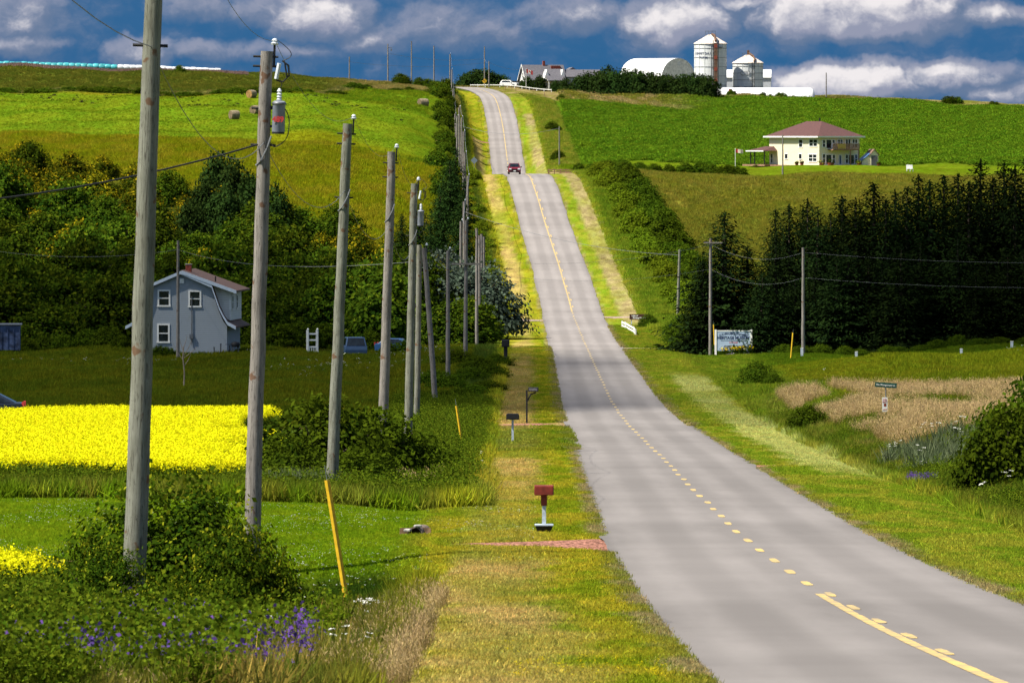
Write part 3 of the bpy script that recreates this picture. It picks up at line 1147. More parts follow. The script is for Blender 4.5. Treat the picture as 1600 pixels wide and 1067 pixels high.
for i in range(22):
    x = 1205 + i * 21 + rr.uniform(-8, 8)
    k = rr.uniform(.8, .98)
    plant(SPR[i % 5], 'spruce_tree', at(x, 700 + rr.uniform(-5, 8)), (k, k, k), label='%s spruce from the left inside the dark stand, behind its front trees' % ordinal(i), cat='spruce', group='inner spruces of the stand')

# ------------------------------------------------------------------ near bushes
NEAR_BUSH = [make_bush(200 + i, 1.75 - .15 * i, 1.5, 2.0, 560, 50, .15, .088, M_NEAR, .05, sprays=110) for i in range(2)]
MID_BUSH = [make_bush(210 + i, 2.2, 2.0, 2.6, 230, 40, .28, .20, M_BUSH, .08, sprays=110) for i in range(3)]
plant(NEAR_BUSH[0], 'leafy_bush', at(278, 119.5), (1.02, .85, 1.20), .3, 'large dark leafy bush hiding the foot of the nearest pole', 'bush')
plant(NEAR_BUSH[1], 'leafy_bush', at(372, 115.5), (.66, .6, .88), 1.2, 'dark bush growing into the right side of the nearest large bush', 'bush')
plant(NEAR_BUSH[1], 'leafy_bush', at(168, 114), (.55, .5, .72), 2.2, 'low bush at the left foot of the nearest large bush', 'bush')
plant(NEAR_BUSH[0], 'leafy_bush', at(478, 127), (.19, .19, .22), 0, 'tiny dark bush on the grass right of the nearest large bush', 'bush')
for i, (x, d, k, kz, lb) in enumerate([(255, 111.5, .48, .50, 'small leafy bush in front of the foot of the nearest pole'), (35, 98, .62, .42, 'low shrub in the lower left corner'), (140, 94, .55, .34, 'low shrub right of the corner shrub at the bottom edge'), (-40, 106, .7, .5, 'shrub cut by the left edge below the small canola patch'),
                                       (90, 108, .5, .36, 'small shrub below the left side of the large near bush')]):
    plant(NEAR_BUSH[i % 2], 'leafy_bush', at(x, d), (k, k, kz), i * 1.3, lb, 'bush')
# middle clump by the third and fourth poles
plant(MID_BUSH[0], 'leafy_bush', at(505, 247), (1.05, 1.0, 1.12), .2, 'tall round bush behind the third pole', 'bush')
plant(MID_BUSH[1], 'leafy_bush', at(585, 255), (1.0, 1.0, .98), 1.2, 'round bush between the third and fourth poles', 'bush')
plant(MID_BUSH[2], 'leafy_bush', at(640, 268), (.9, .9, .62), 2.0, 'low spreading bush right of the fourth pole', 'bush')
plant(MID_BUSH[1], 'leafy_bush', at(455, 244), (.6, .6, .68), 3.0, 'small bush at the edge of the yellow field beside the second pole', 'bush')
plant(MID_BUSH[0], 'leafy_bush', at(560, 238), (.75, .7, .55), 4.0, 'low bush in front of the clump beside the third pole', 'bush')
plant(MID_BUSH[2], 'leafy_bush', at(690, 282), (.6, .6, .36), 4.4, 'lowest bush at the right tip of the clump near the yellow stake', 'bush')
rr = random.Random(12)
low = [(665, 470, .55), (690, 480, .6), (715, 492, .62), (740, 500, .6), (762, 512, .55), (650, 455, .5), (700, 520, .66), (735, 540, .7), (768, 555, .62), (680, 540, .7), (745, 580, .7),
       (775, 600, .6), (715, 590, .75), (725, 462, .4), (690, 440, .38)]
for i, (x, d, k) in enumerate(sorted(low)):
    plant(MID_BUSH[i % 3], 'hedge_bush', at(x, d), (k * 1.1, k * 1.1, k * .62), label='%s bush from the left of the low roadside thicket past the leaning pole' % ordinal(i), cat='bush', group='low thicket left of the road')
# right side
plant(MID_BUSH[0], 'leafy_bush', at(1575, 243), (.74, .8, .98), .4, 'large dark bush at the right edge of the picture', 'bush')
plant(MID_BUSH[1], 'leafy_bush', at(1625, 248), (1.0, 1.0, 1.2), 1.4, 'tall bush rising past the right edge behind the large dark bush', 'bush')
plant(MID_BUSH[2], 'leafy_bush', at(1262, 391), (.50, .5, .46), 2.4, 'rounded green bush on the dry bank left of the green street sign', 'bush')
plant(MID_BUSH[1], 'leafy_bush', at(1184, 530), (.62, .6, .64), 2.9, 'dark bush in front of the museum sign', 'bush')
plant(MID_BUSH[0], 'leafy_bush', at(1208, 528), (.42, .4, .36), .9, 'low dark bush right behind the bush at the museum sign', 'bush')
plant(MID_BUSH[0], 'leafy_bush', at(1014, 792), (.5, .5, .5), 1.9, 'small dark shrub beside the post of the brown sign', 'bush')
for i, (d, x, k) in enumerate(sorted((q[1], q[0], q[2]) for q in [(1066, 690, .7), (1090, 684, .8), (1078, 720, .9), (1104, 700, 1.1), (1128, 672, .55), (1165, 668, .6), (1195, 662, .5), (1072, 742, 1.0)])):
    plant(MID_BUSH[i % 3], 'leafy_bush', at(x, d), (k, k, k), label='%s dark bush at the foot of the leftmost big spruce, counted from the nearest' % ordinal(i), cat='bush', group='bushes below the left spruces')
for i in range(13):
    x = 1225 + i * 31 + rr.uniform(-8, 8)
    plant(MID_BUSH[i % 3], 'leafy_bush', at(x, 646 + rr.uniform(-1, 2)), (.5, .4, rr.uniform(.2, .36)), label='%s weedy shrub from the left under the front of the spruce stand' % ordinal(i), cat='shrub', group='shrubs under the stand')

# hedgerow right of the road
HEDGE = [make_bush(230 + i, 2.4, 2.2, 2.8, 150, 26, .36, .34, M_BRIGHT, .08, sprays=60) for i in range(3)]
HEDGED = [make_bush(240 + i, 2.4, 2.2, 2.9, 150, 26, .36, .34, M_BUSH, .08, sprays=60) for i in range(3)]
rr = random.Random(21)
n = 0
d = 858.0
while d < 1138:
    o = 13.2 - (d - 846) * .006
    for lane, (do, kk, pal) in enumerate([(2.6, rr.uniform(.85, 1.15), HEDGED), (-.6, rr.uniform(.7, .98), HEDGE)]):
        X = xr(d) + o + do + rr.uniform(-.6, .6)
        plant(pal[rr.randrange(3)], 'hedgerow_bush', (X, d, H(X, d)), (kk, kk, kk * rr.uniform(.75, 1.0)),
              label='%s %s up the hedgerow right of the road' % (ordinal(n), ('dark field side bush', 'bright road side bush')[lane]), cat='bush', group='hedgerow right of the road')
    d += rr.uniform(11, 16)
    n += 1
for i, x in enumerate([905, 925, 950, 975, 1000, 1022, 1045, 1070, 1092, 1112, 1135, 1150]):
    k = rr.uniform(.42, .62) if x < 1060 else rr.uniform(.6, .75)
    plant(HEDGED[i % 3], 'hedge_bush', at(x, 1165 + rr.uniform(-3, 3)), (k * 1.2, k, k * .8), label='%s bush from the left in the hedge line below the lawn' % ordinal(i), cat='bush', group='hedge line below the lawn')

WOODHEDGE = [make_bush(250 + i, 2.4, 2.2, 2.9, 150, 26, .36, .36, M_WOOD, .08, sprays=60) for i in range(3)]
# ------------------------------------------------------------------ left hedgerow up the hill
HSPR = [make_spruce(130 + i, 9.0, 3.3, M_SPRUCE2, .5, 40) for i in range(3)]
for i, (x, y, d, f) in enumerate(sorted([(703, 250, 985, 1.35), (688, 300, 950, 1.3), (712, 232, 1020, 1.1), (722, 300, 940, 1.1), (655, 318, 905, 1.2), (628, 335, 890, 1.25), (672, 350, 880, 1.2), (612, 380, 850, 1.2)], reverse=True)):
    g = at(x, d)
    k = ((HORIZON - y) * d / FPX - g.z) / 9.0
    plant(HSPR[i % 3], 'hedge_spruce', g, (k * .8 * f, k * .8 * f, k), label='%s dark conifer from the right behind the pole line on the lower hill' % ordinal(i), cat='conifer', group='conifers behind the pole line')
rr = random.Random(31)
n = 0
d = 1010.0
while d < 1790:
    X = xr(d) - 12.8 + rr.uniform(-1.2, 1.2)
    pal, k = (WOODHEDGE, rr.uniform(.55, .95)) if rr.random() < .8 else (HEDGE, rr.uniform(.4, .65))
    plant(pal[rr.randrange(3)], 'hedgerow_bush', (X, d, H(X, d)), (k, k, k * rr.uniform(.8, 1.3)), label='%s bush counted up the hill in the hedgerow left of the pole line' % ordinal(n), cat='bush', group='hedgerow left of the pole line')
    d += rr.uniform(15, 24)
    n += 1
n = 0
d = 862.0
while d < 1150:
    X = xr(d) - 9.0 + rr.uniform(-.8, .8)
    k = rr.uniform(.45, .75)
    plant(HEDGE[rr.randrange(3)], 'hedgerow_bush', (X, d, H(X, d)), (k, k, k * rr.uniform(.6, .9)), label='%s bright green bush counted up the slope between poles and left verge' % ordinal(n), cat='bush', group='bright bushes between poles and verge')
    d += rr.uniform(13, 19)
    n += 1
for i, (x, y, d) in enumerate(sorted([(715, 150, 1735), (708, 168, 1700), (724, 148, 1750)])):
    g = at(x, d)
    k = ((HORIZON - y) * d / FPX - g.z) / 9.0
    plant(HSPR[i], 'hedge_spruce', g, (k, k, k), label='%s small conifer from the left by the poles near the hilltop' % ordinal(i), cat='conifer', group='conifers near the hilltop')

# silver tree beside the road and its neighbours
SILVER = make_bush(260, 5.6, 4.6, 7.2, 300, 34, .62, .46, M_SILVER, .22, lift=1.6, sprays=80)
DARKT = [make_bush(262 + i, 4.4, 4.2, 7.4, 260, 30, .6, .50, M_WOOD, .2, lift=1.2, sprays=70) for i in range(3)]
plant(SILVER, 'silver_leaved_tree', at(738, 744), (.92, .9, .95), .4, 'broad silver leaved tree leaning towards the road at the valley bottom', 'tree')
plant(SILVER, 'silver_leaved_tree', at(690, 752), (.82, .9, 1.05), 2.6, 'silver leaved tree left of the broad one behind the poles', 'tree')
plant(DARKT[0], 'broadleaf_tree', at(640, 742), (1.05, 1, 1.05), 1.0, 'dark tree behind the fourth and fifth poles', 'tree')
plant(DARKT[1], 'broadleaf_tree', at(600, 768), (.9, 1, .95), 2.0, 'dark tree left of the pole row behind the parked blue van', 'tree')
plant(DARKT[2], 'broadleaf_tree', at(720, 715), (.8, .7, .55), 3.0, 'dark low tree under the silver leaved trees', 'tree')
plant(DARKT[0], 'broadleaf_tree', at(742, 730), (.62, .6, .55), 4.0, 'dark low tree at the road side of the silver leaved tree', 'tree')

# ------------------------------------------------------------------ the wooded slope on the left
FARMT = [make_bush(290 + i, 3.6, 3.4, 5.2, 200, 28, .5, .5, M_SPRUCE2, .14, sprays=60) for i in range(3)]
BROOM = [make_bush(270 + i, 3.0, 2.8, 4.0, 170, 30, .42, .36, M_BROOM, .10, sprays=40, bloom=.20) for i in range(3)]
WOODB = [make_bush(280 + i, 3.6, 3.4, 5.2, 200, 30, .5, .44, M_WOOD, .14, sprays=90) for i in range(4)]
rr = random.Random(41)
rows = 0
d = 735.0
while d < 1100:
    xs = np.arange(-70 + rr.uniform(0, 20), 640, 4.6 * FPX / d)
    col = 0
    for x in xs:
        xj = x + rr.uniform(-12, 12)
        top = float(wood_top(np.array(xj)))
        if d > top - 4:
            continue
        if 195 < xj < 385 and d < 745:
            continue
        dj = d + rr.uniform(-9, 9)
        g = at(xj, dj)
        near_top = (top - d) / 150.0
        if rr.random() < 1.0 - near_top * .75 + (.1 if xj < 240 else -.1):
            k = rr.uniform(.75, 1.15)
            plant(BROOM[rr.randrange(3)], 'flowering_shrub', g, (k, k, k * rr.uniform(.8, 1.05)),
                  label='%s yellow flecked shrub from the left in the %s row up the wooded slope' % (ordinal(col), ordinal(rows)), cat='shrub', group='shrubs of the wooded slope')
        else:
            k = rr.uniform(.8, 1.2) * (.8 if near_top < .25 else 1)
            plant(WOODB[rr.randrange(4)], 'broadleaf_tree', g, (k, k, k * rr.uniform(.8, 1.1)),
                  label='%s dark green tree from the left in the %s row up the wooded slope' % (ordinal(col), ordinal(rows)), cat='tree', group='trees of the wooded slope')
        col += 1
    rows += 1
    d += 34
for i, (y, x, d) in enumerate(sorted((q[1], q[0], q[2]) for q in [(345, 248, 985), (368, 262, 975), (322, 285, 968), (352, 300, 940), (395, 285, 950), (430, 300, 935), (300, 320, 930)])):
    g = at(x, d)
    k = ((HORIZON - y) * d / FPX - g.z) / 9.0
    plant(FARMT[i % 3], 'dark_tree', g, (k * 1.0, k * 1.0, k * 1.75), label='%s dark conifer of the group rising from the wooded slope, from the top down' % ordinal(i), cat='conifer', group='conifers in the wooded slope')
for i, (x, d, k) in enumerate(sorted([(248, 682, .34), (262, 683, .3), (405, 716, .62), (440, 712, .7), (470, 716, .75), (505, 722, .7), (170, 704, .6), (140, 710, .55), (100, 708, .5), (70, 716, .5), (40, 712, .5), (580, 715, .6), (608, 684, .38), (634, 686, .42), (430, 735, .9), (520, 740, .95), (475, 738, 1.0), (190, 698, .42)])):
    plant(HEDGED[i % 3], 'garden_bush', at(x, d), (k * 1.15, k, k), label='%s bush from the left round the grey house and its garden' % ordinal(i), cat='bush', group='bushes round the grey house')

# ------------------------------------------------------------------ hilltop trees
rr = random.Random(51)
for i, (x, y0, k, d) in enumerate([(733, 117, 1.0, 1900), (745, 113, 1.15, 1905), (757, 112, 1.2, 1903), (781, 119, .9, 1905), (868, 128, .4, 1885), (884, 125, .6, 1882), (823, 122, .5, 1884), (843, 121, .5, 1882),
                                   (908, 121, .8, 1880), (924, 117, .9, 1882), (938, 118, .9, 1878), (951, 110, 1.1, 1884), (962, 117, .9, 1878), (976, 113, 1.05, 1884), (992, 114, 1.1, 1880), (1006, 116, 1.0, 1884), (1020, 119, 1.0, 1880),
                                   (1036, 120, 1.0, 1884), (1052, 122, 1.0, 1880), (1068, 121, 1.0, 1884), (1083, 120, 1.0, 1882), (1096, 121, .9, 1884), (1108, 124, .8, 1880)]):
    g = at(x, d)
    k2 = ((HORIZON - y0) * d / FPX - g.z) / 5.2
    plant(FARMT[i % 3], 'farm_tree', g, (.95 * k, .95 * k, k2 * 1.04), label='%s dark round tree from the left along the hilltop by the farm buildings' % ordinal(i), cat='tree', group='farm trees on the hilltop')
for i, (x, d, k) in enumerate(sorted([(877, 1800, .3), (1143, 1893, .32), (1192, 1893, .26), (1204, 1894, .18), (1217, 1893, .3), (1223, 1894, .3), (1240, 1894, .15), (1480, 1900, .42), (1488, 1901, .42), (1497, 1901, .38), (1550, 1900, .22), (1557, 1900, .2), (1290, 1894, .2), (862, 1640, .45), (870, 1640, .3), (872, 1510, .42), (625, 1752, .55), (632, 1752, .5), (655, 1738, .5), (668, 1738, .55), (678, 1735, .5), (281, 1700, .35)])):
    plant(WOODB[i % 4], 'small_bush', at(x, d), (k, k, k * .8), label='%s small lone bush from the left on the high ground' % ordinal(i), cat='bush', group='lone bushes on the high ground')
for i in range(24):
    x = -20 + i * 30 + rr.uniform(-8, 8)
    if x > 690:
        break
    plant(HEDGED[i % 3], 'field_hedge_bush', at(x, float(hedge_d(np.array(x))) + rr.uniform(-3, 3)), (rr.uniform(.9, 1.4), .5, rr.uniform(.22, .42)), label='%s low bush from the left in the thin hedge above the hay field' % ordinal(i), cat='bush', group='thin hedge above the hay field')


# ------------------------------------------------------------------ ground cover scattered as stuff
def tint_mat(name, lo=.95, hi=2.3, trans=.4):
    m, T, out = new_mat(name)
    a = T.node('ShaderNodeAttribute')
    a.attribute_name = 'tint'
    a.attribute_type = 'INSTANCER'
    l = T.node('ShaderNodeAttribute')
    l.attribute_name = 'lv'
    s = T.node('ShaderNodeVectorMath', operation='SCALE')
    T.link(a.outputs['Color'], s.inputs[0])
    T.link(T.m('ADD', lo, T.m('MULTIPLY', l.outputs['Fac'], hi - lo)), s.inputs['Scale'])
    d = T.node('ShaderNodeBsdfDiffuse')
    T.link(s.outputs[0], d.inputs[0])
    t = T.node('ShaderNodeBsdfTranslucent')
    T.link(s.outputs[0], t.inputs[0])
    mx = T.node('ShaderNodeMixShader')
    mx.inputs[0].default_value = trans
    T.link(d.outputs[0], mx.inputs[1])
    T.link(t.outputs[0], mx.inputs[2])
    T.link(mx.outputs[0], out.inputs[0])
    return m


M_TINT = tint_mat('grass_blade')
M_CANOLA = leaf_mat('canola_plant', (.045, .085, .008), (.10, .13, .010), .25, .2, (.80, .765, .010))
M_SEED = leaf_mat('seed_grass', (.15, .125, .03), (.42, .28, .12), .3, .3, (.60, .43, .22))
M_UMBEL = leaf_mat('white_umbel', (.06, .09, .01), (.08, .12, .015), .2, .1, (.80, .80, .74))
M_VETCH = leaf_mat('purple_vetch', (.05, .09, .01), (.08, .12, .015), .2, .2, (.11, .06, .26))
M_WEED = leaf_mat('weed_leaf', (.035, .068, .004), (.130, .170, .010), .35, .5)
M_YELLOW = leaf_mat('yellow_wildflower', (.06, .09, .01), (.1, .13, .015), .2, .2, (.72, .55, .01))


def tuft(name, seed, n, h, spread, w, m, lean=.35, lv=(0, 1)):
    rng = np.random.default_rng(seed)
    L = h * rng.uniform(.55, 1.1, n)
    a = rng.uniform(0, 6.28, n)
    r = spread * np.sqrt(rng.uniform(0, 1, n))
    dv = np.stack([rng.normal(0, lean, n), rng.normal(0, lean, n), np.ones(n)], 1)
    dv = unit(dv)
    B = np.stack([r * np.cos(a), r * np.sin(a), np.zeros(n)], 1)
    P = B + dv * (L * .5)[:, None]
    N = np.stack([rng.normal(size=n), rng.normal(size=n), np.zeros(n) + .2], 1)
    return P, N, L, dv, rng.uniform(lv[0], lv[1], n), w / np.maximum(L, 1e-3) * 2


def build_tuft(name, parts, m):
    P = np.concatenate([p[0] for p in parts])
    N = np.concatenate([p[1] for p in parts])
    S = np.concatenate([p[2] for p in parts])
    Hg = np.concatenate([p[3] for p in parts])
    lv = np.concatenate([p[4] for p in parts])
    asp = np.concatenate([np.broadcast_to(p[5], len(p[0])) for p in parts])[:, None]
    return leaves(name, P, N, S, lv, m, asp, hang=Hg, link=False)


def blob(seed, n, c, r, size, lvv, up=.4):
    rng = np.random.default_rng(seed)
    P = np.array(c) + rng.normal(size=(n, 3)) * np.array(r)
    P[:, 2] = np.maximum(P[:, 2], .01)
    N = rng.normal(size=(n, 3)) + np.array([0, 0, up])
    return P, N, size * rng.uniform(.7, 1.3, n), rng.normal(size=(n, 3)), rng.uniform(lvv[0], lvv[1], n), np.full(n, .7)


def scatter(name, label, cat, X, D, protos, smin, smax, tilt=.12, cover=False, lift=0.0, mul=1.0, seed=0):
    """one object: a cloud of points, each carrying a plant"""
    rng = np.random.default_rng(seed + 900)
    n = len(X)
    Z = terrain(X, D) + lift
    me = bpy.data.meshes.new(name)
    me.vertices.add(n)
    me.vertices.foreach_set('co', np.stack([X, D, Z], 1).reshape(-1))
    rot = np.stack([rng.normal(0, tilt, n), rng.normal(0, tilt, n), rng.uniform(0, 6.28, n)], 1)
    a = me.attributes.new('rot', 'FLOAT_VECTOR', 'POINT')
    a.data.foreach_set('vector', rot.reshape(-1).astype(np.float32))
    a = me.attributes.new('sc', 'FLOAT', 'POINT')
    a.data.foreach_set('value', rng.uniform(smin, smax, n).astype(np.float32))
    a = me.attributes.new('pick', 'INT', 'POINT')
    a.data.foreach_set('value', rng.integers(0, len(protos), n).astype(np.int32))
    if cover:
        col = np.ones((n, 4), np.float32)
        g = ground_color(X, D) * mul
        g *= rng.uniform(.75, 1.3, n)[:, None]
        g[:, 0] *= rng.uniform(.85, 1.2, n)
        col[:, :3] = g
        a = me.attributes.new('tint', 'FLOAT_COLOR', 'POINT')
        a.data.foreach_set('color', col.reshape(-1))
    o = bpy.data.objects.new(name, me)
    COL.objects.link(o)
    cl = bpy.data.collections.new(name + '_shapes')
    for i, p in enumerate(protos):
        if p.name not in cl.objects:
            cl.objects.link(p)
    t = bpy.data.node_groups.new(name, 'GeometryNodeTree')
    t.interface.new_socket('Geometry', in_out='INPUT', socket_type='NodeSocketGeometry')
    t.interface.new_socket('Geometry', in_out='OUTPUT', socket_type='NodeSocketGeometry')
    gi = t.nodes.new('NodeGroupInput')
    go = t.nodes.new('NodeGroupOutput')
    ci = t.nodes.new('GeometryNodeCollectionInfo')
    ci.inputs['Collection'].default_value = cl
    ci.inputs['Separate Children'].default_value = True
    ci.inputs['Reset Children'].default_value = True
    ip = t.nodes.new('GeometryNodeInstanceOnPoints')
    ip.inputs['Pick Instance'].default_value = True

    def named(nm, ty):
        q = t.nodes.new('GeometryNodeInputNamedAttribute')
        q.data_type = ty
        q.inputs['Name'].default_value = nm
        return q.outputs['Attribute']
    t.links.new(gi.outputs[0], ip.inputs['Points'])
    t.links.new(ci.outputs[0], ip.inputs['Instance'])
    t.links.new(named('pick', 'INT'), ip.inputs['Instance Index'])
    t.links.new(named('rot', 'FLOAT_VECTOR'), ip.inputs['Rotation'])
    t.links.new(named('sc', 'FLOAT'), ip.inputs['Scale'])
    t.links.new(ip.outputs[0], go.inputs[0])
    md = o.modifiers.new('scatter', 'NODES')
    md.node_group = t
    return tag(o, label, cat, kind='stuff')


def sample(n, d0, d1, o0, o1, seed, keep=None, rel=True, wd=1.6):
    """random points, denser near the viewer, kept to what the frame can see"""
    rng = np.random.default_rng(seed)
    q = rng.uniform(0, 1, n)
    if wd == 0:
        D = d0 + (d1 - d0) * q
    else:
        D = (d0 ** -wd + (d1 ** -wd - d0 ** -wd) * q) ** (-1 / wd)
    X = rng.uniform(o0, o1, n)
    if rel:
        X = X + road_x(D)
    xi = 800 + X * FPX / D
    k = (xi > -90) & (xi < 1690)
    if keep is not None:
        k &= keep(X, D, X - road_x(D), xi)
    X, D = X[k], D[k]
    ok = np.ones(len(X), bool)
    for kx, kd, kw in KEEP_OUT:
        q = np.argsort(kx)
        dc, wc = np.interp(X, kx[q], kd[q]), np.interp(X, kx[q], kw[q])
        ok &= ~((X > kx.min() - .1) & (X < kx.max() + .1) & (np.abs(D - dc) < wc * (.70 + .35 * rng.uniform(0, 1, len(X)))))
    return X[ok], D[ok]


GR_MOWN = [build_tuft('mown_tuft', [tuft('', 300 + i, 34, .075, .13, .006, None, .5)], M_TINT) for i in range(3)]
GR_ROUGH = [build_tuft('rough_tuft', [tuft('', 310 + i, 30, .42, .16, .010, None, .38)], M_TINT) for i in range(3)]
GR_FIELD = [build_tuft('meadow_tuft', [tuft('', 320 + i, 26, .5, .35, .022, None, .4)], M_TINT) for i in range(3)]


def dry(seed):
    a = tuft('', seed, 20, .55, .15, .006, None, .28, (0, .6))
    b = tuft('', seed, 14, .78, .15, .006, None, .22, (.2, .7))
    top = b[0] + b[3] * (b[2] * .45)[:, None]
    hd = (top, b[1], np.full(len(top), .11), b[3] + np.array([.5, .2, 0]), np.full(len(top), .93), np.full(len(top), .14))
    return build_tuft('seed_grass_tuft', [a, b, hd], M_SEED)


GR_DRY = [dry(330 + i) for i in range(3)]
WEEDS = [build_tuft('weed_plant', [tuft('', 340 + i, 10, .6, .14, .008, None, .3, (0, .5)), blob(345 + i, 110, (0, 0, .32), (.17, .17, .17), .062, (0, 1))], M_WEED) for i in range(3)]
SAGE = [build_tuft('sage_plant', [tuft('', 350 + i, 60, .9, .25, .018, None, .42)], M_SAGE) for i in range(2)]


def canola(seed):
    rng = np.random.default_rng(seed)
    parts = [tuft('', seed, 5, 1.0, .08, .012, None, .15, (0, .4)), blob(seed, 22, (0, 0, .5), (.11, .11, .2), .11, (.1, .7))]
    for k in range(6):
        a = rng.uniform(0, 6.28)
        c = (.13 * math.cos(a), .13 * math.sin(a), rng.uniform(.84, 1.1))
        parts.append(blob(seed * 7 + k, 11, c, (.045, .045, .055), .05, (1, 1)))
    return build_tuft('canola_shape', parts, M_CANOLA)


CANOLA = [canola(360 + i) for i in range(4)]


def umbel(seed, h=.7):
    rng = np.random.default_rng(seed)
    parts = [tuft('', seed, 4, h, .03, .006, None, .1, (0, .5))]
    for k in range(3):
        c = np.array([rng.normal(0, .10), rng.normal(0, .10), h * rng.uniform(.8, 1.05)])
        q = rng.normal(size=(14, 3)) * np.array([.03, .03, .005]) + c
        parts.append((q, np.array([[0, 0, 1.0]]) + rng.normal(0, .35, (14, 3)), np.full(14, .038), rng.normal(size=(14, 3)), np.ones(14), np.full(14, .9)))
    return build_tuft('umbel_shape', parts, M_UMBEL)


UMBEL = [umbel(370 + i) for i in range(3)]
CLOVER = [build_tuft('clover_shape', [tuft('', 380 + i, 3, .09, .05, .004, None, .2, (0, .4)), blob(383 + i, 7, (0, 0, .095), (.012, .012, .008), .026, (1, 1)), blob(386 + i, 7, (.08, .03, .085), (.012, .012, .008), .026, (1, 1))], M_UMBEL) for i in range(2)]
VETCH = [build_tuft('vetch_shape', [tuft('', 390 + i, 10, .45, .12, .008, None, .35, (0, .6)), blob(393 + i, 16, (.03, 0, .46), (.05, .05, .06), .045, (1, 1)), blob(397 + i, 10, (-.1, .06, .36), (.04, .04, .05), .04, (1, 1)), blob(395 + i, 14, (0, 0, .2), (.1, .1, .1), .06, (0, .6))], M_VETCH) for i in range(2)]
YELLOWF = [build_tuft('yellow_shape', [tuft('', 400, 5, .3, .1, .006, None, .3, (0, .6)), blob(401, 8, (0, 0, .3), (.1, .1, .03), .035, (1, 1))], M_YELLOW)]
CROP = [build_tuft('crop_plant', [blob(410 + i, 46, (0, 0, .32), (.34, .34, .16), .30, (0, 1), .9)], M_TINT) for i in range(3)]

verge = lambda X, D, o, xi: (np.abs(o) > 3.3)
X, D = sample(150000, 84, 330, -7.9, -3.3, 1)
scatter('mown_verge_grass', 'short mown yellow green grass along the left road edge', 'grass', X, D, GR_MOWN, .7, 1.5, cover=True, mul=1.15, seed=1)
X, D = sample(90000, 110, 420, 3.3, 8.6, 2)
scatter('mown_verge_grass', 'short mown grass along the right road edge', 'grass', X, D, GR_MOWN, .8, 1.6, cover=True, mul=1.15, seed=2)
X, D = sample(60000, 330, 700, -7.9, -3.3, 3, wd=1)
scatter('verge_grass', 'grass of the left verge further down the road', 'grass', X, D, GR_MOWN, 1.3, 2.6, cover=True, seed=3)
X, D = sample(60000, 400, 800, 3.3, 8.6, 4, wd=1)
scatter('verge_grass', 'grass of the right verge further down the road', 'grass', X, D, GR_MOWN, 1.3, 2.6, cover=True, seed=4)
X, D = sample(110000, 166, 223, -22, -7.2, 5, wd=1)
scatter('lawn_grass', 'mown clover lawn between the ditch and the weeds on the left', 'lawn', X, D, GR_MOWN, .7, 1.4, cover=True, mul=1.25, seed=5)
ditch_hole = lambda X, D, o, xi: ~((np.abs(X - at(650, 194).x) < .45) & (np.abs(D - 191) < 5))
X, D = sample(11000, 166, 223, -22, -5, 6, lambda X, D, o, xi: (fnoise(X * .35, D * .10, 77) > .47), wd=1)
scatter('clover_flowers', 'white clover flowers dotting the mown lawn', 'clover', X, D, CLOVER, .5, .75, seed=6)
# rough ground on the left
rough_l = lambda X, D, o, xi: ~((D > 165) & (D < 224) & (o < -7)) & ditch_hole(X, D, o, xi)
X, D = sample(64000, 84, 167, -19, -7.2, 7, rough_l)
scatter('rough_grass', 'long rough grass on the near left bank', 'grass', X, D, GR_ROUGH, .6, 1.25, cover=True, seed=7)
X, D = sample(15000, 84, 134, -19, -8.8, 8, lambda X, D, o, xi: fnoise(X * .5, D * .12, 15) > .36)
scatter('leafy_weeds', 'leafy green weeds filling the lower left corner', 'weeds', X, D, WEEDS, .6, 1.25, seed=8)
X, D = sample(3600, 84, 150, -10.2, -6.7, 9, lambda X, D, o, xi: fnoise(X * .7, D * .12, 25) > .45)
scatter('dry_seed_grass', 'golden seeding grass beside the near left verge', 'grass', X, D, GR_DRY, .35, .62, seed=9)
X, D = sample(34, 96, 150, -10.5, -7.4, 10)
scatter('white_umbel_flowers', 'white umbel flowers standing in the near left weeds', 'flowers', X, D, UMBEL, .6, 1.0, seed=10)
X, D = sample(260, 86, 112, -11.6, -8.0, 11, lambda X, D, o, xi: fnoise(X * .6, D * .16, 45) > .42)
scatter('purple_vetch_flowers', 'purple vetch flowers in the weeds at lower left', 'flowers', X, D, VETCH, 1.05, 1.5, seed=11)
X, D = sample(800, 88, 190, -5.6, -3.5, 12, lambda X, D, o, xi: fnoise(X * .9, D * .1, 55) > .5)
scatter('yellow_wildflowers', 'tiny yellow wildflowers in the near left verge', 'flowers', X, D, YELLOWF, .25, .5, seed=12)
HERB = [build_tuft('herb_plant', [tuft('', 420 + i, 7, .8, .10, .008, None, .2, (0, .5)), blob(425 + i, 60, (0, 0, .45), (.10, .10, .22), .07, (.2, 1)), blob(428 + i, 30, (0, 0, .15), (.2, .2, .08), .11, (0, .6))], M_BRIGHT) for i in range(2)]
X, D = sample(5200, 84, 132, -19, -8.0, 81, lambda X, D, o, xi: fnoise(X * .45, D * .14, 19) > .52)
scatter('light_green_herbs', 'pale green upright herbs among the near left weeds', 'weeds', X, D, HERB, .45, 1.0, seed=81)
X, D = sample(9000, 84, 132, -19, -8.0, 82, lambda X, D, o, xi: fnoise(X * .6, D * .16, 29) > .5)
scatter('tall_grass', 'tall grass rising through the near left weeds', 'grass', X, D, GR_ROUGH, 1.1, 1.9, cover=True, mul=1.3, seed=82)
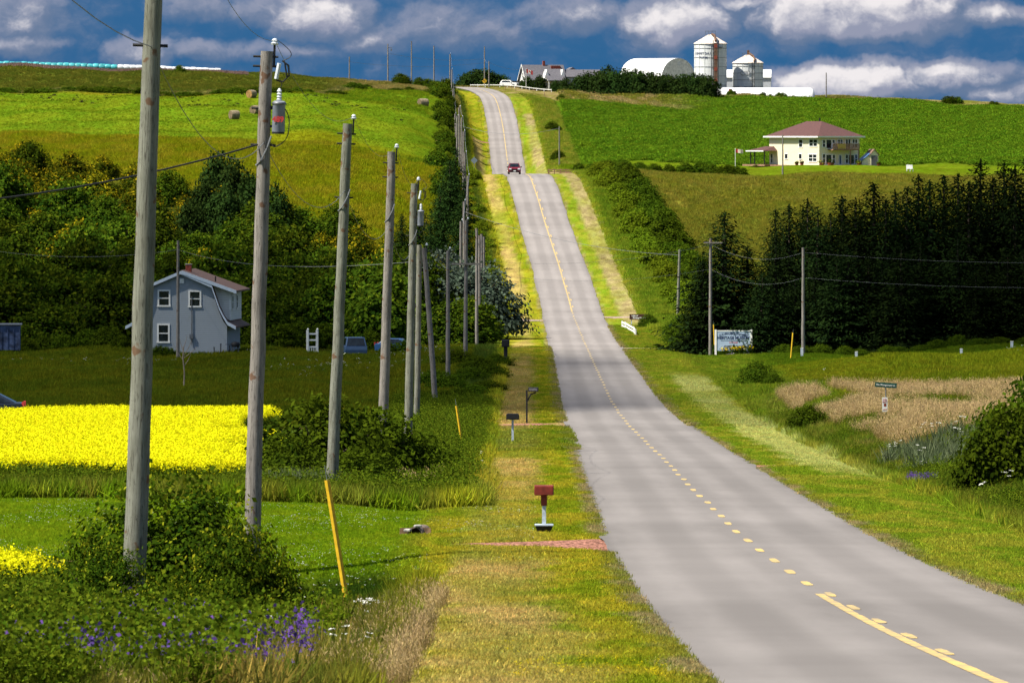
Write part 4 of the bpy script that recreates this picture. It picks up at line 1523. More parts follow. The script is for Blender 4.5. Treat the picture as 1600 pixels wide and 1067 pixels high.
# weed belt behind the lawn and around the bushes
X, D = sample(11000, 225, 262, -22, -6.9, 13, wd=1)
scatter('weed_belt', 'dark belt of weeds between the lawn and the yellow crop', 'weeds', X, D, WEEDS, .7, 1.35, seed=13)
X, D = sample(32000, 223, 262, -22, -6.6, 14, wd=1)
scatter('rough_grass', 'long grass growing through the belt of weeds behind the lawn', 'grass', X, D, GR_ROUGH, .9, 1.95, cover=True, mul=1.2, seed=14)
X, D = sample(900, 238, 262, -11.5, -8.2, 15, wd=1)
scatter('dry_seed_grass', 'pale seeding grass leaning beside the middle bushes', 'grass', X, D, GR_DRY, .8, 1.2, seed=15)
X, D = sample(26, 226, 300, -8.8, -7.0, 16, wd=1)
scatter('white_umbel_flowers', 'white umbels lining the left verge below the letter boxes', 'flowers', X, D, UMBEL, .6, .9, seed=16)
X, D = sample(9000, 262, 470, -13, -7.4, 17, wd=1)
scatter('weed_belt', 'weeds along the pole line beyond the bushes', 'weeds', X, D, WEEDS, .7, 1.3, seed=17)
X, D = sample(9000, 262, 700, -11, -7.0, 18, wd=1)
scatter('rough_grass', 'long grass along the pole line beyond the bushes', 'grass', X, D, GR_ROUGH, .9, 1.6, cover=True, mul=1.1, seed=18)
X, D = sample(400, 228, 240, -13, -11, 171, wd=1)
scatter('silver_weeds', 'grey green feathery weeds between the second and third poles', 'weeds', X, D, SAGE, .7, 1.1, seed=171)
# yellow crop
X, D = sample(120000, CANOLA_D[0], CANOLA_D[1], -34, -6, 19, lambda X, D, o, xi: (X < canola_right(D) + (vnoise(D * .2, D * 0) - .5) * 2) & (fnoise(X * .3, D * .06, 91) > .12 + .35 * smooth(-2.5, 0, X - canola_right(D)) + .25 * (1 - smooth(231, 240, D))), rel=False, wd=1.2)
scatter('canola_crop', 'bright yellow flowering canola field on the left', 'canola', X, D, CANOLA, .85, 1.15, seed=19)
X, D = sample(900, 126, 136, -13.4, -8.2, 20, rel=False, wd=0)
scatter('canola_crop', 'small patch of yellow canola at the lower left edge', 'canola', X, D, CANOLA, .7, .95, seed=20)
# meadows
X, D = sample(80000, 405, 712, -60, -10, 21, lambda X, D, o, xi: xi < 720, wd=1)
scatter('meadow_grass', 'meadow in front of the grey house', 'grass', X, D, GR_FIELD, .5, 1.0, cover=True, seed=21)
X, D = sample(420, 560, 690, -55, -10, 22, lambda X, D, o, xi: (fnoise(X * .12, D * .03, 65) + (xi - 300) * .0006 > .56), wd=0)
scatter('white_daisies', 'white daisies scattered in the meadow before the grey house', 'flowers', X, D, UMBEL, .5, .8, seed=22)
X, D = sample(60000, 425, 608, 8.2, 60, 23, lambda X, D, o, xi: (D < 545) | (o > 21), wd=1)
scatter('meadow_grass', 'meadow below the spruces on the right', 'grass', X, D, GR_FIELD, .5, .95, cover=True, seed=23)
X, D = sample(230, 450, 620, 16, 60, 24, lambda X, D, o, xi: (fnoise(X * .15, D * .03, 75) > .56) & (xi > 1280), wd=0)
scatter('white_daisies', 'white daisies in the meadow below the spruces', 'flowers', X, D, UMBEL, .5, .8, seed=24)
X, D = sample(60000, 140, 440, 7.6, 28, 25)
scatter('rough_grass', 'long rough grass on the bank right of the road', 'grass', X, D, GR_ROUGH, .7, 1.4, cover=True, seed=25)
X, D = sample(20000, 140, 440, 8.4, 24, 26, lambda X, D, o, xi: fnoise(X * .3, D * .05, 85) > .5)
scatter('leafy_weeds', 'green weeds on the bank right of the road', 'weeds', X, D, WEEDS, .5, 1.1, seed=26)
X, D = sample(32000, 322, 475, 10.2, 25, 27, lambda X, D, o, xi: fnoise(X * .22, D * .034, 40) > .445, wd=0)
scatter('dry_seed_grass', 'pinkish brown seeding grass covering the right bank', 'grass', X, D, GR_DRY, .5, 1.15, tilt=.22, seed=27)
X, D = sample(50, 190, 330, 8.6, 16, 28, wd=0)
scatter('white_umbel_flowers', 'white umbels in the weeds on the right bank', 'flowers', X, D, UMBEL, .9, 1.4, seed=28)
X, D = sample(150, 286, 318, 15.0, 20, 29, rel=False, wd=0)
scatter('silver_weeds', 'silvery sage clump on the right bank', 'weeds', X, D, SAGE, .8, 1.25, seed=29)
X, D = sample(160, 262, 264, 13.6, 14.5, 30, rel=False, wd=0)
scatter('purple_vetch_flowers', 'small purple flower patch on the right bank', 'flowers', X, D, VETCH, .7, 1.0, seed=30)
X, D = sample(30000, 545, 690, 8, 50, 231, lambda X, D, o, xi: (D > 606) | (o < 21), wd=1)
scatter('mown_lawn', 'mown lawn before the museum sign and the spruces', 'lawn', X, D, GR_MOWN, 1.4, 2.6, cover=True, mul=1.1, seed=231)
X, D = sample(45000, 1190, 1630, -120, -13, 232, lambda X, D, o, xi: D < hedge_d(xi), wd=0)
scatter('hay_field_grass', 'short bright regrowth of the hay field with the round bales', 'grass', X, D, GR_FIELD, .22, .45, cover=True, mul=.95, seed=232)
# far fields
X, D = sample(60000, 900, 1186, -85, -9, 31, lambda X, D, o, xi: (D > np.where(xi < 640, wood_top(xi), 905)), wd=0)
scatter('dry_meadow_grass', 'dry yellow meadow above the wooded slope', 'grass', X, D, GR_FIELD, .8, 1.6, cover=True, seed=31)
X, D = sample(60000, 845, 1158, 14, 95, 32, wd=0)
scatter('dry_meadow_grass', 'dry meadow above the spruces on the right', 'grass', X, D, GR_FIELD, .7, 1.3, cover=True, seed=32)
rngc = np.random.default_rng(77)
rowsx = np.arange(12, 125, 1.1)
X = np.repeat(rowsx, 460)
D = rngc.uniform(1404, 1888, len(X))
X = X + rngc.normal(0, .12, len(X))
o_ = X - road_x(D)
xi_ = 800 + X * FPX / D
k = (o_ > 13.8) & (xi_ < 1690) & ~((D < 1450) & (xi_ < 1030))
scatter('potato_crop', 'lush green crop field below the farm', 'crop', X[k], D[k], CROP, .7, 1.15, cover=True, mul=.95, seed=33)
X, D = sample(30000, 780, 1790, 7.4, 13.6, 34, wd=.5)
scatter('rough_grass', 'rough roadside grass on the right of the hills', 'grass', X, D, GR_FIELD, .6, 1.3, cover=True, mul=1.15, seed=34)
X, D = sample(30000, 780, 1790, -13, -7.2, 35, wd=.5)
scatter('rough_grass', 'rough roadside grass on the left of the hills', 'grass', X, D, GR_FIELD, .6, 1.3, cover=True, mul=1.15, seed=35)
X, D = sample(26000, 1450, 1775, -130, -16, 36, wd=0)
scatter('upper_field_grass', 'olive upper field on the left skyline', 'grass', X, D, GR_FIELD, .7, 1.2, cover=True, seed=36)
X, D = sample(9000, 1884, 1925, -20, 125, 37, wd=0)
scatter('rough_grass', 'rough grass margin along the farm hilltop', 'grass', X, D, GR_FIELD, .6, 1.2, cover=True, seed=37)


# ------------------------------------------------------------------ made things: materials
import bmesh


def wood_mat(name, col, col2):
    m, T, out = new_mat(name)
    p = T.node('ShaderNodeBsdfPrincipled')
    T.link(p.outputs[0], out.inputs[0])
    tc = T.node('ShaderNodeTexCoord')
    mp = T.node('ShaderNodeMapping')
    mp.inputs['Scale'].default_value = (1, 1, .035)
    T.link(tc.outputs['Object'], mp.inputs[0])
    g = T.noise(mp.outputs[0], 38, 7, .75)
    b = T.noise(tc.outputs['Object'], 1.1, 5, .65)
    k = T.noise(tc.outputs['Object'], 3.6, 2, .5)
    c = T.mix(T.step(T.m('ADD', T.m('MULTIPLY', g, .6), T.m('MULTIPLY', b, .5)), .35, .75), col2, col)
    ck = T.noise(mp.outputs[0], 22, 2, .5, 1.5)
    crack = T.m('SUBTRACT', 1.0, T.step(T.m('ABSOLUTE', T.m('SUBTRACT', ck, .5)), .008, .028))
    c = T.mix(T.m('MULTIPLY', crack, .75), c, (.035, .03, .024))
    c = T.mix(T.m('MULTIPLY', T.step(k, .645, .70), .8), c, (.11, .05, .022))
    T.link(c, p.inputs['Base Color'])
    p.inputs['Roughness'].default_value = .9
    p.inputs['Specular IOR Level'].default_value = .15
    bp = T.node('ShaderNodeBump')
    bp.inputs['Strength'].default_value = .6
    bp.inputs['Distance'].default_value = .01
    T.link(g, bp.inputs['Height'])
    T.link(bp.outputs[0], p.inputs['Normal'])
    return m


def siding_mat(name, col, pitch=.2, depth=.5):
    m, T, out = new_mat(name)
    p = T.node('ShaderNodeBsdfPrincipled')
    T.link(p.outputs[0], out.inputs[0])
    tc = T.node('ShaderNodeTexCoord')
    sp = T.node('ShaderNodeSeparateXYZ')
    T.link(tc.outputs['Object'], sp.inputs[0])
    saw = T.m('FRACT', T.m('DIVIDE', sp.outputs[2], pitch))
    n = T.noise(tc.outputs['Object'], 1.5, 5, .6)
    gap = T.step(saw, .0, .14)
    c = T.mix(n, tuple(v * .88 for v in col), col)
    c = T.mix(gap, tuple(v * .55 for v in col), c)
    T.link(c, p.inputs['Base Color'])
    p.inputs['Roughness'].default_value = .6
    b = T.node('ShaderNodeBump')
    b.inputs['Strength'].default_value = depth
    b.inputs['Distance'].default_value = .02
    b.invert = True
    T.link(saw, b.inputs['Height'])
    T.link(b.outputs[0], p.inputs['Normal'])
    return m


def shingle_mat(name, col, col2):
    m, T, out = new_mat(name)
    p = T.node('ShaderNodeBsdfPrincipled')
    T.link(p.outputs[0], out.inputs[0])
    tc = T.node('ShaderNodeTexCoord')
    n = T.noise(tc.outputs['Object'], 2.2, 6, .7)
    w = T.noise(tc.outputs['Object'], 14, 3, .7)
    c = T.mix(T.step(T.m('ADD', T.m('MULTIPLY', n, .5), T.m('MULTIPLY', w, .5)), .35, .65), col2, col)
    T.link(c, p.inputs['Base Color'])
    p.inputs['Roughness'].default_value = .9
    return m


POLE_A = wood_mat('pole_wood', (.25, .255, .215), (.105, .105, .080))
POLE_B = wood_mat('grey_pole_wood', (.29, .265, .245), (.13, .118, .11))
METAL = mat('dull_metal', (.20, .21, .23), .5, .2, 8, metallic=.6)
DARKM = mat('black_metal', (.015, .015, .017), .55, .2, 10)
PORCELAIN = mat('porcelain', (.62, .66, .72), .3, .1, 10)
BROWNP = mat('brown_porcelain', (.25, .07, .05), .35, .1, 10)
XFMR = mat('transformer_paint', (.22, .24, .30), .45, .12, 6)
WHITE = mat('white_paint', (.78, .78, .76), .6, .06, 4)
WHITEROOF = mat('white_sheet_roof', (.82, .83, .85), .45, .04, 2)
CREAM = siding_mat('cream_siding', (.80, .72, .50))
GREYSIDE = siding_mat('blue_grey_siding', (.27, .31, .36), .17)
WHITESIDE = siding_mat('white_siding', (.74, .74, .72), .22)
TRIM = mat('pale_trim', (.50, .58, .70), .5, .05, 4)
ROOF_BR = shingle_mat('brown_shingles', (.20, .115, .085), (.125, .072, .056))
ROOF_MA = shingle_mat('maroon_shingles', (.105, .040, .038), (.055, .024, .024))
ROOF_GR = shingle_mat('grey_shingles', (.125, .12, .14), (.07, .068, .085))
GLASS = mat('window_glass', (.012, .018, .024), .12, .3, 2, spec=.6)
DECKW = mat('deck_wood', (.30, .17, .11), .8, .2, 5)
YELLOWP = mat('yellow_plastic', (.68, .42, .02), .5, .1, 5)
BRICKR = mat('red_brick', (.26, .06, .04), .9, .2, 9)
RUBBER = mat('rubber', (.012, .012, .013), .8, .2, 10)
CHROME = mat('chrome', (.6, .62, .65), .25, .05, 5, metallic=1)
LIGHTG = mat('lamp_glass', (.75, .78, .82), .15, .05, 5, spec=.6)
WIREM = mat('wire_grey', (.16, .17, .19), .6, .1, 5)
WIREB = mat('black_cable', (.02, .02, .022), .6, .1, 5)
SIGNSHADE = mat('shade_tinted_board', (.34, .44, .59), .55, .05, 3)  # white board; the bluish tone paints in its shade
INK = mat('dark_ink', (.02, .035, .10), .7, .05, 5)
INKRED = mat('red_ink', (.55, .05, .05), .7, .05, 5)
BROWNSIGN = mat('brown_sign_board', (.055, .022, .016), .6, .1, 5)
GREENSIGN = mat('green_sign_board', (.012, .075, .060), .45, .1, 5)


def bevelled(name, mb, m, w, parent=None, seg=2, loc=None, rz=0.0):
    o = obj(name, mb, m, parent, loc=loc, rz=rz)
    bm = bmesh.new()
    bm.from_mesh(o.data)
    bmesh.ops.recalc_face_normals(bm, faces=bm.faces[:])
    bmesh.ops.bevel(bm, geom=bm.edges[:], offset=w, segments=seg, affect='EDGES', profile=.6)
    bm.to_mesh(o.data)
    bm.free()
    return o


def text(name, body, size, m, parent, loc, rot=(PI / 2, 0, 0), bold=0.0, sx=1.0):
    cu = bpy.data.curves.new(name, 'FONT')
    cu.body = body
    cu.size = size
    cu.align_x = 'CENTER'
    cu.align_y = 'CENTER'
    cu.extrude = .004
    cu.offset = bold
    cu.resolution_u = 3
    t = bpy.data.objects.new(name, cu)
    COL.objects.link(t)
    me = bpy.data.meshes.new_from_object(t.evaluated_get(bpy.context.evaluated_depsgraph_get()))
    bpy.data.objects.remove(t)
    me.materials.clear()
    me.materials.append(m)
    o = bpy.data.objects.new(name, me)
    COL.objects.link(o)
    o.parent = parent
    o.location = loc
    o.rotation_euler = rot
    o.scale = (sx, 1, 1)
    return o


# ------------------------------------------------------------------ utility poles
class Pole:
    def __init__(self, x, d, h, r0, r1, tilt, label, m=POLE_A, group='utility poles along the left side', top=True, y_top=None):
        self.g = at(x, d)
        self.h = h if y_top is None else (HORIZON - y_top) * d / FPX - self.g.z
        h = self.h
        self.tilt = math.radians(tilt)
        self.root = empty('utility_pole', self.g, 0, label, 'utility pole', group)
        self.root.rotation_euler.y = self.tilt
        n = 14
        mb = MB()
        rr = random.Random(int(x * 7 + d))
        pts, rs = [], []
        for i in range(n):
            t = i / (n - 1)
            z = -.6 + (h + .6) * t
            pts.append((rr.uniform(-.012, .012), rr.uniform(-.012, .012), z))
            rs.append(r0 + (r1 - r0) * t + rr.uniform(-.004, .004))
        mb.tube(pts, rs, 14)
        obj('pole', mb, m, self.root, True)
        self.r1 = r1
        if top:
            ins = obj('top_bracket', MB().box((r1 + .03, 0, h - .08), (.05, .05, .5)), DARKM, self.root)
            i2 = obj('insulator', MB().lathe([(.0, 0), (.07, .0), (.09, .04), (.05, .06), (.07, .09), (.05, .13), (0, .15)], (r1 + .03, 0, h + .14), 12), PORCELAIN, self.root, True)

    def p(self, z, dx=0.0, dy=0.0):
        c, s = math.cos(self.tilt), math.sin(self.tilt)
        return self.g + Vector((dx * c + z * s, dy, -dx * s + z * c))

    def part(self, name, mb, m, parent=None, smooth_=True):
        return obj(name, mb, m, parent or self.root, smooth_)

    def wire_tip(self):
        return self.p(self.h + .24, self.r1 + .03)


def transformer(P, z, number=None, big=1.0):
    """pole-mounted can with bushing, lid, hangers, fused cutout"""
    r = .14 * big
    hc = .70 * big
    cx = P.r1 + r + .03
    can = P.part('transformer', MB().lathe([(0, 0), (r * .93, 0), (r, .03), (r, hc * .9), (r * 1.04, hc * .91), (r * 1.04, hc * .95), (r * .8, hc), (0, hc * 1.02)], (cx, -.1, z), 20), XFMR)
    P.part('lid_band', MB().lathe([(r * 1.06, hc * .88), (r * 1.12, hc * .9), (r * 1.12, hc * .94), (r * 1.06, hc * .96)], (cx, -.1, z), 20), METAL, can)
    zb = z + hc
    P.part('bushing', MB().lathe([(.03, 0), (.062, .03), (.035, .06), (.062, .09), (.035, .12), (.062, .15), (.035, .18), (.055, .21), (.025, .27), (0, .28)], (cx, -.1, zb), 12), PORCELAIN, can)
    P.part('hanger', MB().box((cx - r * 1.0, 0, z + hc * .2), (.2, .08, .06)).box((cx - r * 1.0, 0, z + hc * .8), (.2, .08, .06)), DARKM, can, False)
    P.part('base_rim', MB().lathe([(0, -.02), (r * .97, -.02), (r * .99, .035)], (cx, -.1, z), 20), DARKM, can)
    if number:
        text('painted_number', number, .17, INKRED, can, (cx - .01, -.1 - r - .008, z + hc * .42), bold=.006)
    zc = zb + .48
    cut = P.part('fuse_cutout', MB().tube([(cx - .08, -.1, zc), (cx - .02, -.12, zc + .34)], .045, 8), PORCELAIN)
    P.part('cutout_arm', MB().tube([(cx - .08, -.1, zc - .03), (cx + .07, -.1, zc - .06), (cx + .2, -.12, zc + .08), (cx + .18, -.12, zc + .30), (cx + .04, -.1, zc + .4)], .022, 6), DARKM, cut)
    P.part('cutout_tube', MB().tube([(cx + .16, -.13, zc + .02), (cx + .10, -.14, zc + .34)], .018, 6), DARKM, cut)
    P.part('jumper_wire', MB().curve([(cx, -.1, zb + .26), (cx + .05, -.12, zb + .36), (cx + .0, -.12, zc - .03)], .009, 5), WIREB)
    P.part('jumper_wire', MB().curve([(cx + r, -.15, z + hc * .75), (cx + r + .09, -.15, z + .3), (cx + r + .05, -.15, z - .1), (cx - .05, -.1, z - .3), (P.r1, -.05, z - .22)], .012, 5), WIREB)
    P.part('jumper_wire', MB().curve([(cx + .06, -.1, zc + .4), (cx + .22, -.1, zc + .5), (cx + .2, -.1, zc + .62), (P.r1 + .16, -.05, P.h + .2), (P.r1 + .04, 0, P.h + .26)], .009, 5), WIREB)


def hardware(P, zs, wrap=None):
    for z in zs:
        P.part('bolt', MB().tube([(-P.r1 - .16, 0, z), (P.r1 + .12, 0, z)], .028, 6), DARKM)
    if wrap:
        P.part('cable_loop', MB().tube([(P.r1 + .02, -.12, wrap + .55), (P.r1 * .6, -P.r1 - .04, wrap + .3), (-P.r1 * .4, -P.r1 - .03, wrap), (-P.r1 - .03, -.05, wrap - .1)], .018, 6), WIREM)


P1 = Pole(207, 116, 11.6, .185, .125, 1.85, 'nearest thick pole running out of the top of the picture', top=True)
hardware(P1, [8.97])
P2 = Pole(392, 168, 0, .185, .135, 1.75, 'second nearest pole, carrying the big numbered transformer', POLE_B, y_top=80)
hardware(P2, [P2.h - .12, P2.h - .33, P2.h - 1.25, P2.h - 2.05], P2.h - 2.4)
transformer(P2, P2.h - 1.78, number='489')
P3 = Pole(517, 229, 0, .185, .14, 2.55, 'third nearest pole, in front of the middle bush', y_top=193)
hardware(P3, [P3.h - .3, P3.h - .6, P3.h - 2.2], P3.h - 2.5)
P4 = Pole(596, 272, 0, .19, .14, 1.8, 'fourth pole, rising behind the middle bushes', POLE_B, y_top=237)
hardware(P4, [P4.h - .4, P4.h - .9], P4.h - 2.4)
P5 = Pole(637, 324, 0, .19, .145, 1.4, 'fifth pole, carrying the small pale transformer', y_top=287)
hardware(P5, [P5.h - .4, P5.h - 2.2], P5.h - 2.5)
transformer(P5, P5.h - 1.78, big=.95)
P6 = Pole(651, 420, 0, .17, .14, .9, 'flat topped pole close to the right of the transformer pole', y_top=383, top=False)
P7 = Pole(681, 455, 0, .17, .14, -4.2, 'leaning grey pole tilted to the left', POLE_B, y_top=387)
P8 = Pole(700, 560, 0, .17, .12, 0, 'short grey pole standing straight before the silver leaved trees', POLE_B, y_top=392)
P9 = Pole(727, 640, 0, .19, .12, .4, 'tall pale pole at the valley bottom beside the thicket', POLE_B, y_top=345)
P9.part('crossarm', MB().box((0, -.2, P9.h - 3.6), (2.4, .12, .14)), POLE_B)
line_poles = [P1, P2, P3, P4, P5, P6, P7, P8, P9]
far = [(720, 848, 346), (725, 908, 315), (730, 965, 275), (727, 1020, 239), (724, 1075, 206), (721, 1115, 184), (718, 1170, 168), (714, 1290, 182), (712, 1420, 193),
       (711, 1500, 178), (710, 1570, 160), (708, 1630, 138), (706, 1700, 109), (703, 1762, 85)]
for i, (x, d, yt) in enumerate(far):
    q = Pole(x, d, 0, .17, .13, random.uniform(-.3, .5), '%s pole up the hill in the row left of the road, past the valley' % ordinal(i), POLE_B, y_top=yt)
    line_poles.append(q)
for i, (x, d, yt) in enumerate([(745, 702, 357), (749, 728, 368), (752.5, 752, 366), (756, 776, 370)]):
    Pole(x, d, 0, .16, .12, 0, '%s from the left of the four short pale poles above the silver leaved tree' % ordinal(i), POLE_B, y_top=yt, top=False, group='short pale poles')
HP = Pole(278, 676, 0, .16, .11, .1, 'grey service pole in front of the grey house', POLE_B, y_top=376, top=False, group='service poles')
R1 = Pole(1110, 659, 0, .16, .12, .1, 'tall pole behind the left end of the museum sign', POLE_B, y_top=373, top=False, group='poles on the right')
R1.part('crossarm', MB().box((0.2, -.15, R1.h - .35), (1.6, .1, .12)), POLE_B)
R2 = Pole(1059, 838, 0, .17, .13, 1.6, 'slightly leaning pole left of the first big spruce', POLE_A, y_top=390, top=False, group='poles on the right')
R3 = Pole(1255, 640, 0, .16, .11, 0, 'dark pole standing before the spruce stand', POLE_B, y_top=387, top=False, group='poles on the right')
R4 = Pole(874, 1420, 0, .16, .12, 0, 'dark pole at the edge of the crop beside the timber fence', POLE_A, y_top=198, top=False, group='poles on the right')
R5 = Pole(1223, 1172, 0, .13, .10, 0, 'slim pole in front of the cream house', POLE_B, y_top=211, top=False, group='poles on the right')
sky_p = []
for i, (x, d, yt, lb) in enumerate([(546, 1752, 89, 'leftmost pole on the skyline'), (606, 1790, 69, 'second skyline pole from the left, with a small bracket'), (643, 1800, 65, 'third skyline pole from the left'),
                                    (678, 1815, 72, 'fourth skyline pole from the left'), (757, 1888, 73, 'tallest skyline pole beside the yellow warning sign'), (764, 1880, 96, 'short pole right of the yellow warning sign'),
                                    (1291, 1905, 114, 'lone pole on the skyline right of the white tunnel shed')]):
    sky_p.append(Pole(x, d, 0, .17, .12, 0, lb, POLE_B, y_top=yt, top=False, group='poles on the skyline'))
sky_p[1].part('bracket', MB().box((.5, 0, sky_p[1].h - .9), (1.0, .1, .1)).box((.8, 0, sky_p[1].h - 1.4), (.3, .25, .5)), METAL, None, False)


def wire(label, pts, sag=.5, r=.011, m=WIREM, name='power_line'):
    """a cable hung from point to point"""
    path = []
    for a, b in zip(pts[:-1], pts[1:]):
        a, b = Vector(a), Vector(b)
        n = 14
        for i in range(n):
            t = i / n
            q = a.lerp(b, t)
            q.z -= 4 * sag * t * (1 - t)
            path.append(q)
    path.append(Vector(pts[-1]))
    o = obj(name, MB().tube(path, r, 5), m, smooth_=True)
    return tag(o, label, 'cable', 'overhead cables')


g0 = Vector((-7.2, 62, float(road_z(62)) + 11.8))
wire('top wire of the pole row running from the near pole up the valley', [g0] + [p.wire_tip() for p in (P1, P2, P3, P4, P5)] + [P7.wire_tip(), P8.wire_tip(), P9.wire_tip()], .75, .0058)
wire('top wire of the pole row climbing the hill', [P9.wire_tip()] + [p.wire_tip() for p in line_poles[9:]], .5, .02)
wire('lower wire sagging between the nearest poles', [Vector((-6.4, 62, float(road_z(62)) + 10.4)), P1.p(8.95, .0, -.17), P2.p(P2.h - 2.0, .0, -.16), P3.p(P3.h - 2.0, 0, -.16), P4.p(P4.h - 2.6, 0, -.16), P5.p(P5.h - 2.6, 0, -.16)], .9, .008)
wire('thick black service cable running from the transformer pole to the left', [P2.p(P2.h - 2.05, -.14, -.1), Vector((-14.5, 158, P2.g.z + 8.1))], .35, .02, WIREB)
wire('wire from the fourth pole to the grey house pole and off to the left', [P5.p(P5.h - 3.3), HP.p(HP.h - .8), Vector((-48, 690, HP.g.z + HP.h - .9))], .7, .009)
wire('service wire from the pole to the grey house gable', [HP.p(HP.h * .62), pt(296, 443, 690)], .25, .012)
wire('wire crossing the road in the valley towards the right hand poles', [P9.p(P9.h - 3.2), R1.p(R1.h - .5), R3.p(R3.h - .4), Vector((64, 632, R3.g.z + R3.h - .2))], .9, .007)
wire('second wire below it crossing towards the spruce side poles', [P9.p(P9.h - 4.2), R1.p(R1.h - 2.6), R3.p(R3.h - 2.5), Vector((64, 632, R3.g.z + R3.h - 2.2))], .9, .007)
wire('wire crossing the road on the lower hill to the leaning pole', [line_poles[10].p(line_poles[10].h - 1.2), R2.p(R2.h - .6)], 1.0, .018)
wire('wire crossing the road on the far hill to the crop side pole', [line_poles[18].p(line_poles[18].h - 2.0), R4.p(R4.h - .3)], 1.5, .025)
wire('upper wire strung along the skyline poles', [sky_p[1].p(sky_p[1].h - 2.2), sky_p[4].p(sky_p[4].h - 3.0)], .9, .025)
wire('lower wire strung along the skyline poles', [sky_p[0].p(sky_p[0].h - 1.2), sky_p[4].p(sky_p[4].h - 4.0)], 1.0, .025)
wire('wire from the skyline pole down to the farmhouse', [sky_p[4].p(sky_p[4].h - 3.0), sky_p[5].p(sky_p[5].h - .3), pt(814, 109, 1895)], .5, .025)

# ------------------------------------------------------------------ roadside boxes, stakes and signs
def letter_box(x, d, y_top, y_foot, boxm, postm, label, style):
    s = pxm(d)
    g = at(x, d)
    h = (HORIZON - y_top) * d / FPX - g.z
    r = empty('letter_box', g, 0, label, 'letter box', 'letter boxes on the left verge')
    if style == 'stand':
        bw, bh, bd = .48, .24, .42
        b = bevelled('box', MB().box((0, 0, h - bh / 2), (bw, bd, bh)), boxm, .025, r)
        obj('door', MB().box((0, -bd / 2 - .006, h - bh / 2 - .01), (bw * .9, .012, bh * .78)), boxm, b)
        obj('neck', MB().box((.0, 0, h - bh - .13), (.15, .15, .26)), boxm, r)
        obj('post', MB().box((0, 0, (h - bh - .2) / 2 + .1), (.095, .095, h - bh - .3)), postm, r)
        f = bevelled('weighted_foot', MB().add([(-.15, -.15, .05), (.15, -.15, .05), (.15, .15, .05), (-.15, .15, .05), (-.22, -.2, .23), (.22, -.2, .23), (.22, .2, .23), (-.22, .2, .23)], [(0, 3, 2, 1), (4, 5, 6, 7), (0, 1, 5, 4), (1, 2, 6, 5), (2, 3, 7, 6), (3, 0, 4, 7)]), DARKM, .012, r)
        obj('foot_plate', MB().box((0, 0, .25), (.46, .42, .03)), TRIM, r)
    elif style == 'post':
        bw, bh, bd = .60, .27, .4
        prof = [(-bw / 2, -bd / 2, h - bh), (bw / 2, -bd / 2, h - bh), (bw / 2, -bd / 2, h - .06), (bw / 2 - .06, -bd / 2, h), (-bw / 2 + .06, -bd / 2, h), (-bw / 2, -bd / 2, h - .06)]
        b = obj('box', MB().prism(prof, (0, bd, 0)), boxm, r)
        obj('door', MB().box((0, -bd / 2 - .008, h - bh / 2), (bw * .86, .012, bh * .7)), boxm, b)
        obj('post', MB().box((0, 0, (h - bh) / 2 - .1), (.10, .10, h - bh + .2)), postm, r)
    elif style == 'arm':
        bw, bh = .55, .23
        c = .25
        b = bevelled('box', MB().box((c, 0, h - bh / 2), (bw, .3, bh)), boxm, .04, r)
        obj('door', MB().box((c, -.157, h - bh / 2), (bw * .8, .012, bh * .6)), METAL, b)
        obj('post', MB().box((-.1, 0, (h - .3) / 2), (.1, .1, h - .0)), postm, r)
        obj('brace', MB().tube([(-.08, 0, h - .75), (.12, 0, h - .38), (.4, 0, h - .27)], .045, 6), postm, r)
    else:
        b = bevelled('box', MB().box((0, 0, h - .28), (.62, .5, .56)), boxm, .05, r)
        obj('door', MB().box((0, -.26, h - .28), (.5, .012, .4)), boxm, b)
        obj('post', MB().box((0, 0, (h - .5) / 2), (.30, .22, h - .5)), postm, r)
    return r


RBOX = mat('red_box_paint', (.20, .030, .020), .55, .15, 6)
GALV = mat('galvanised_post', (.46, .52, .60), .5, .12, 8)
letter_box(850, 190.5, 758, 828, RBOX, GALV, 'dark red letter box on a pale post with a black weighted foot', 'stand')
letter_box(801, 352, 646, 690, DARKM, GALV, 'black letter box on a straight pale post', 'post')
letter_box(826, 414, 605, 642, DARKM, DARKM, 'black letter box hung on an arm of a black post', 'arm')
letter_box(790, 600, 531, 552, DARKM, DARKM, 'squat black box on a thick post at the edge of the thicket', 'bin')


def stake(x0, y0, x1, y1, d, w, label):
    a, b = pt(x0, y0, d), pt(x1, y1, d)
    g = at(x1, d)
    r = empty('marker_stake', b, 0, label, 'stake', 'yellow marker stakes')
    v = a - b
    n = v.normalized()
    mb = MB()
    s = Vector((n.z, 0, -n.x))
    f = Vector((0, .02, 0))
    lo = -n * .5
    pts = [lo - s * w, lo + f * 2, lo + s * w, v + s * w * 1.15, v + f * 2, v - s * w * 1.15]
    mb.prism([lo - s * w + f, lo - f, lo + s * w + f, lo + s * w * .8 + f * 2, lo, lo - s * w * .8 + f * 2], v - lo)
    obj('guard', mb, YELLOWP, r)
    obj('guy_wire', MB().tube([lo, v, v + n * .3], .008, 5), WIREM, r)
    return r


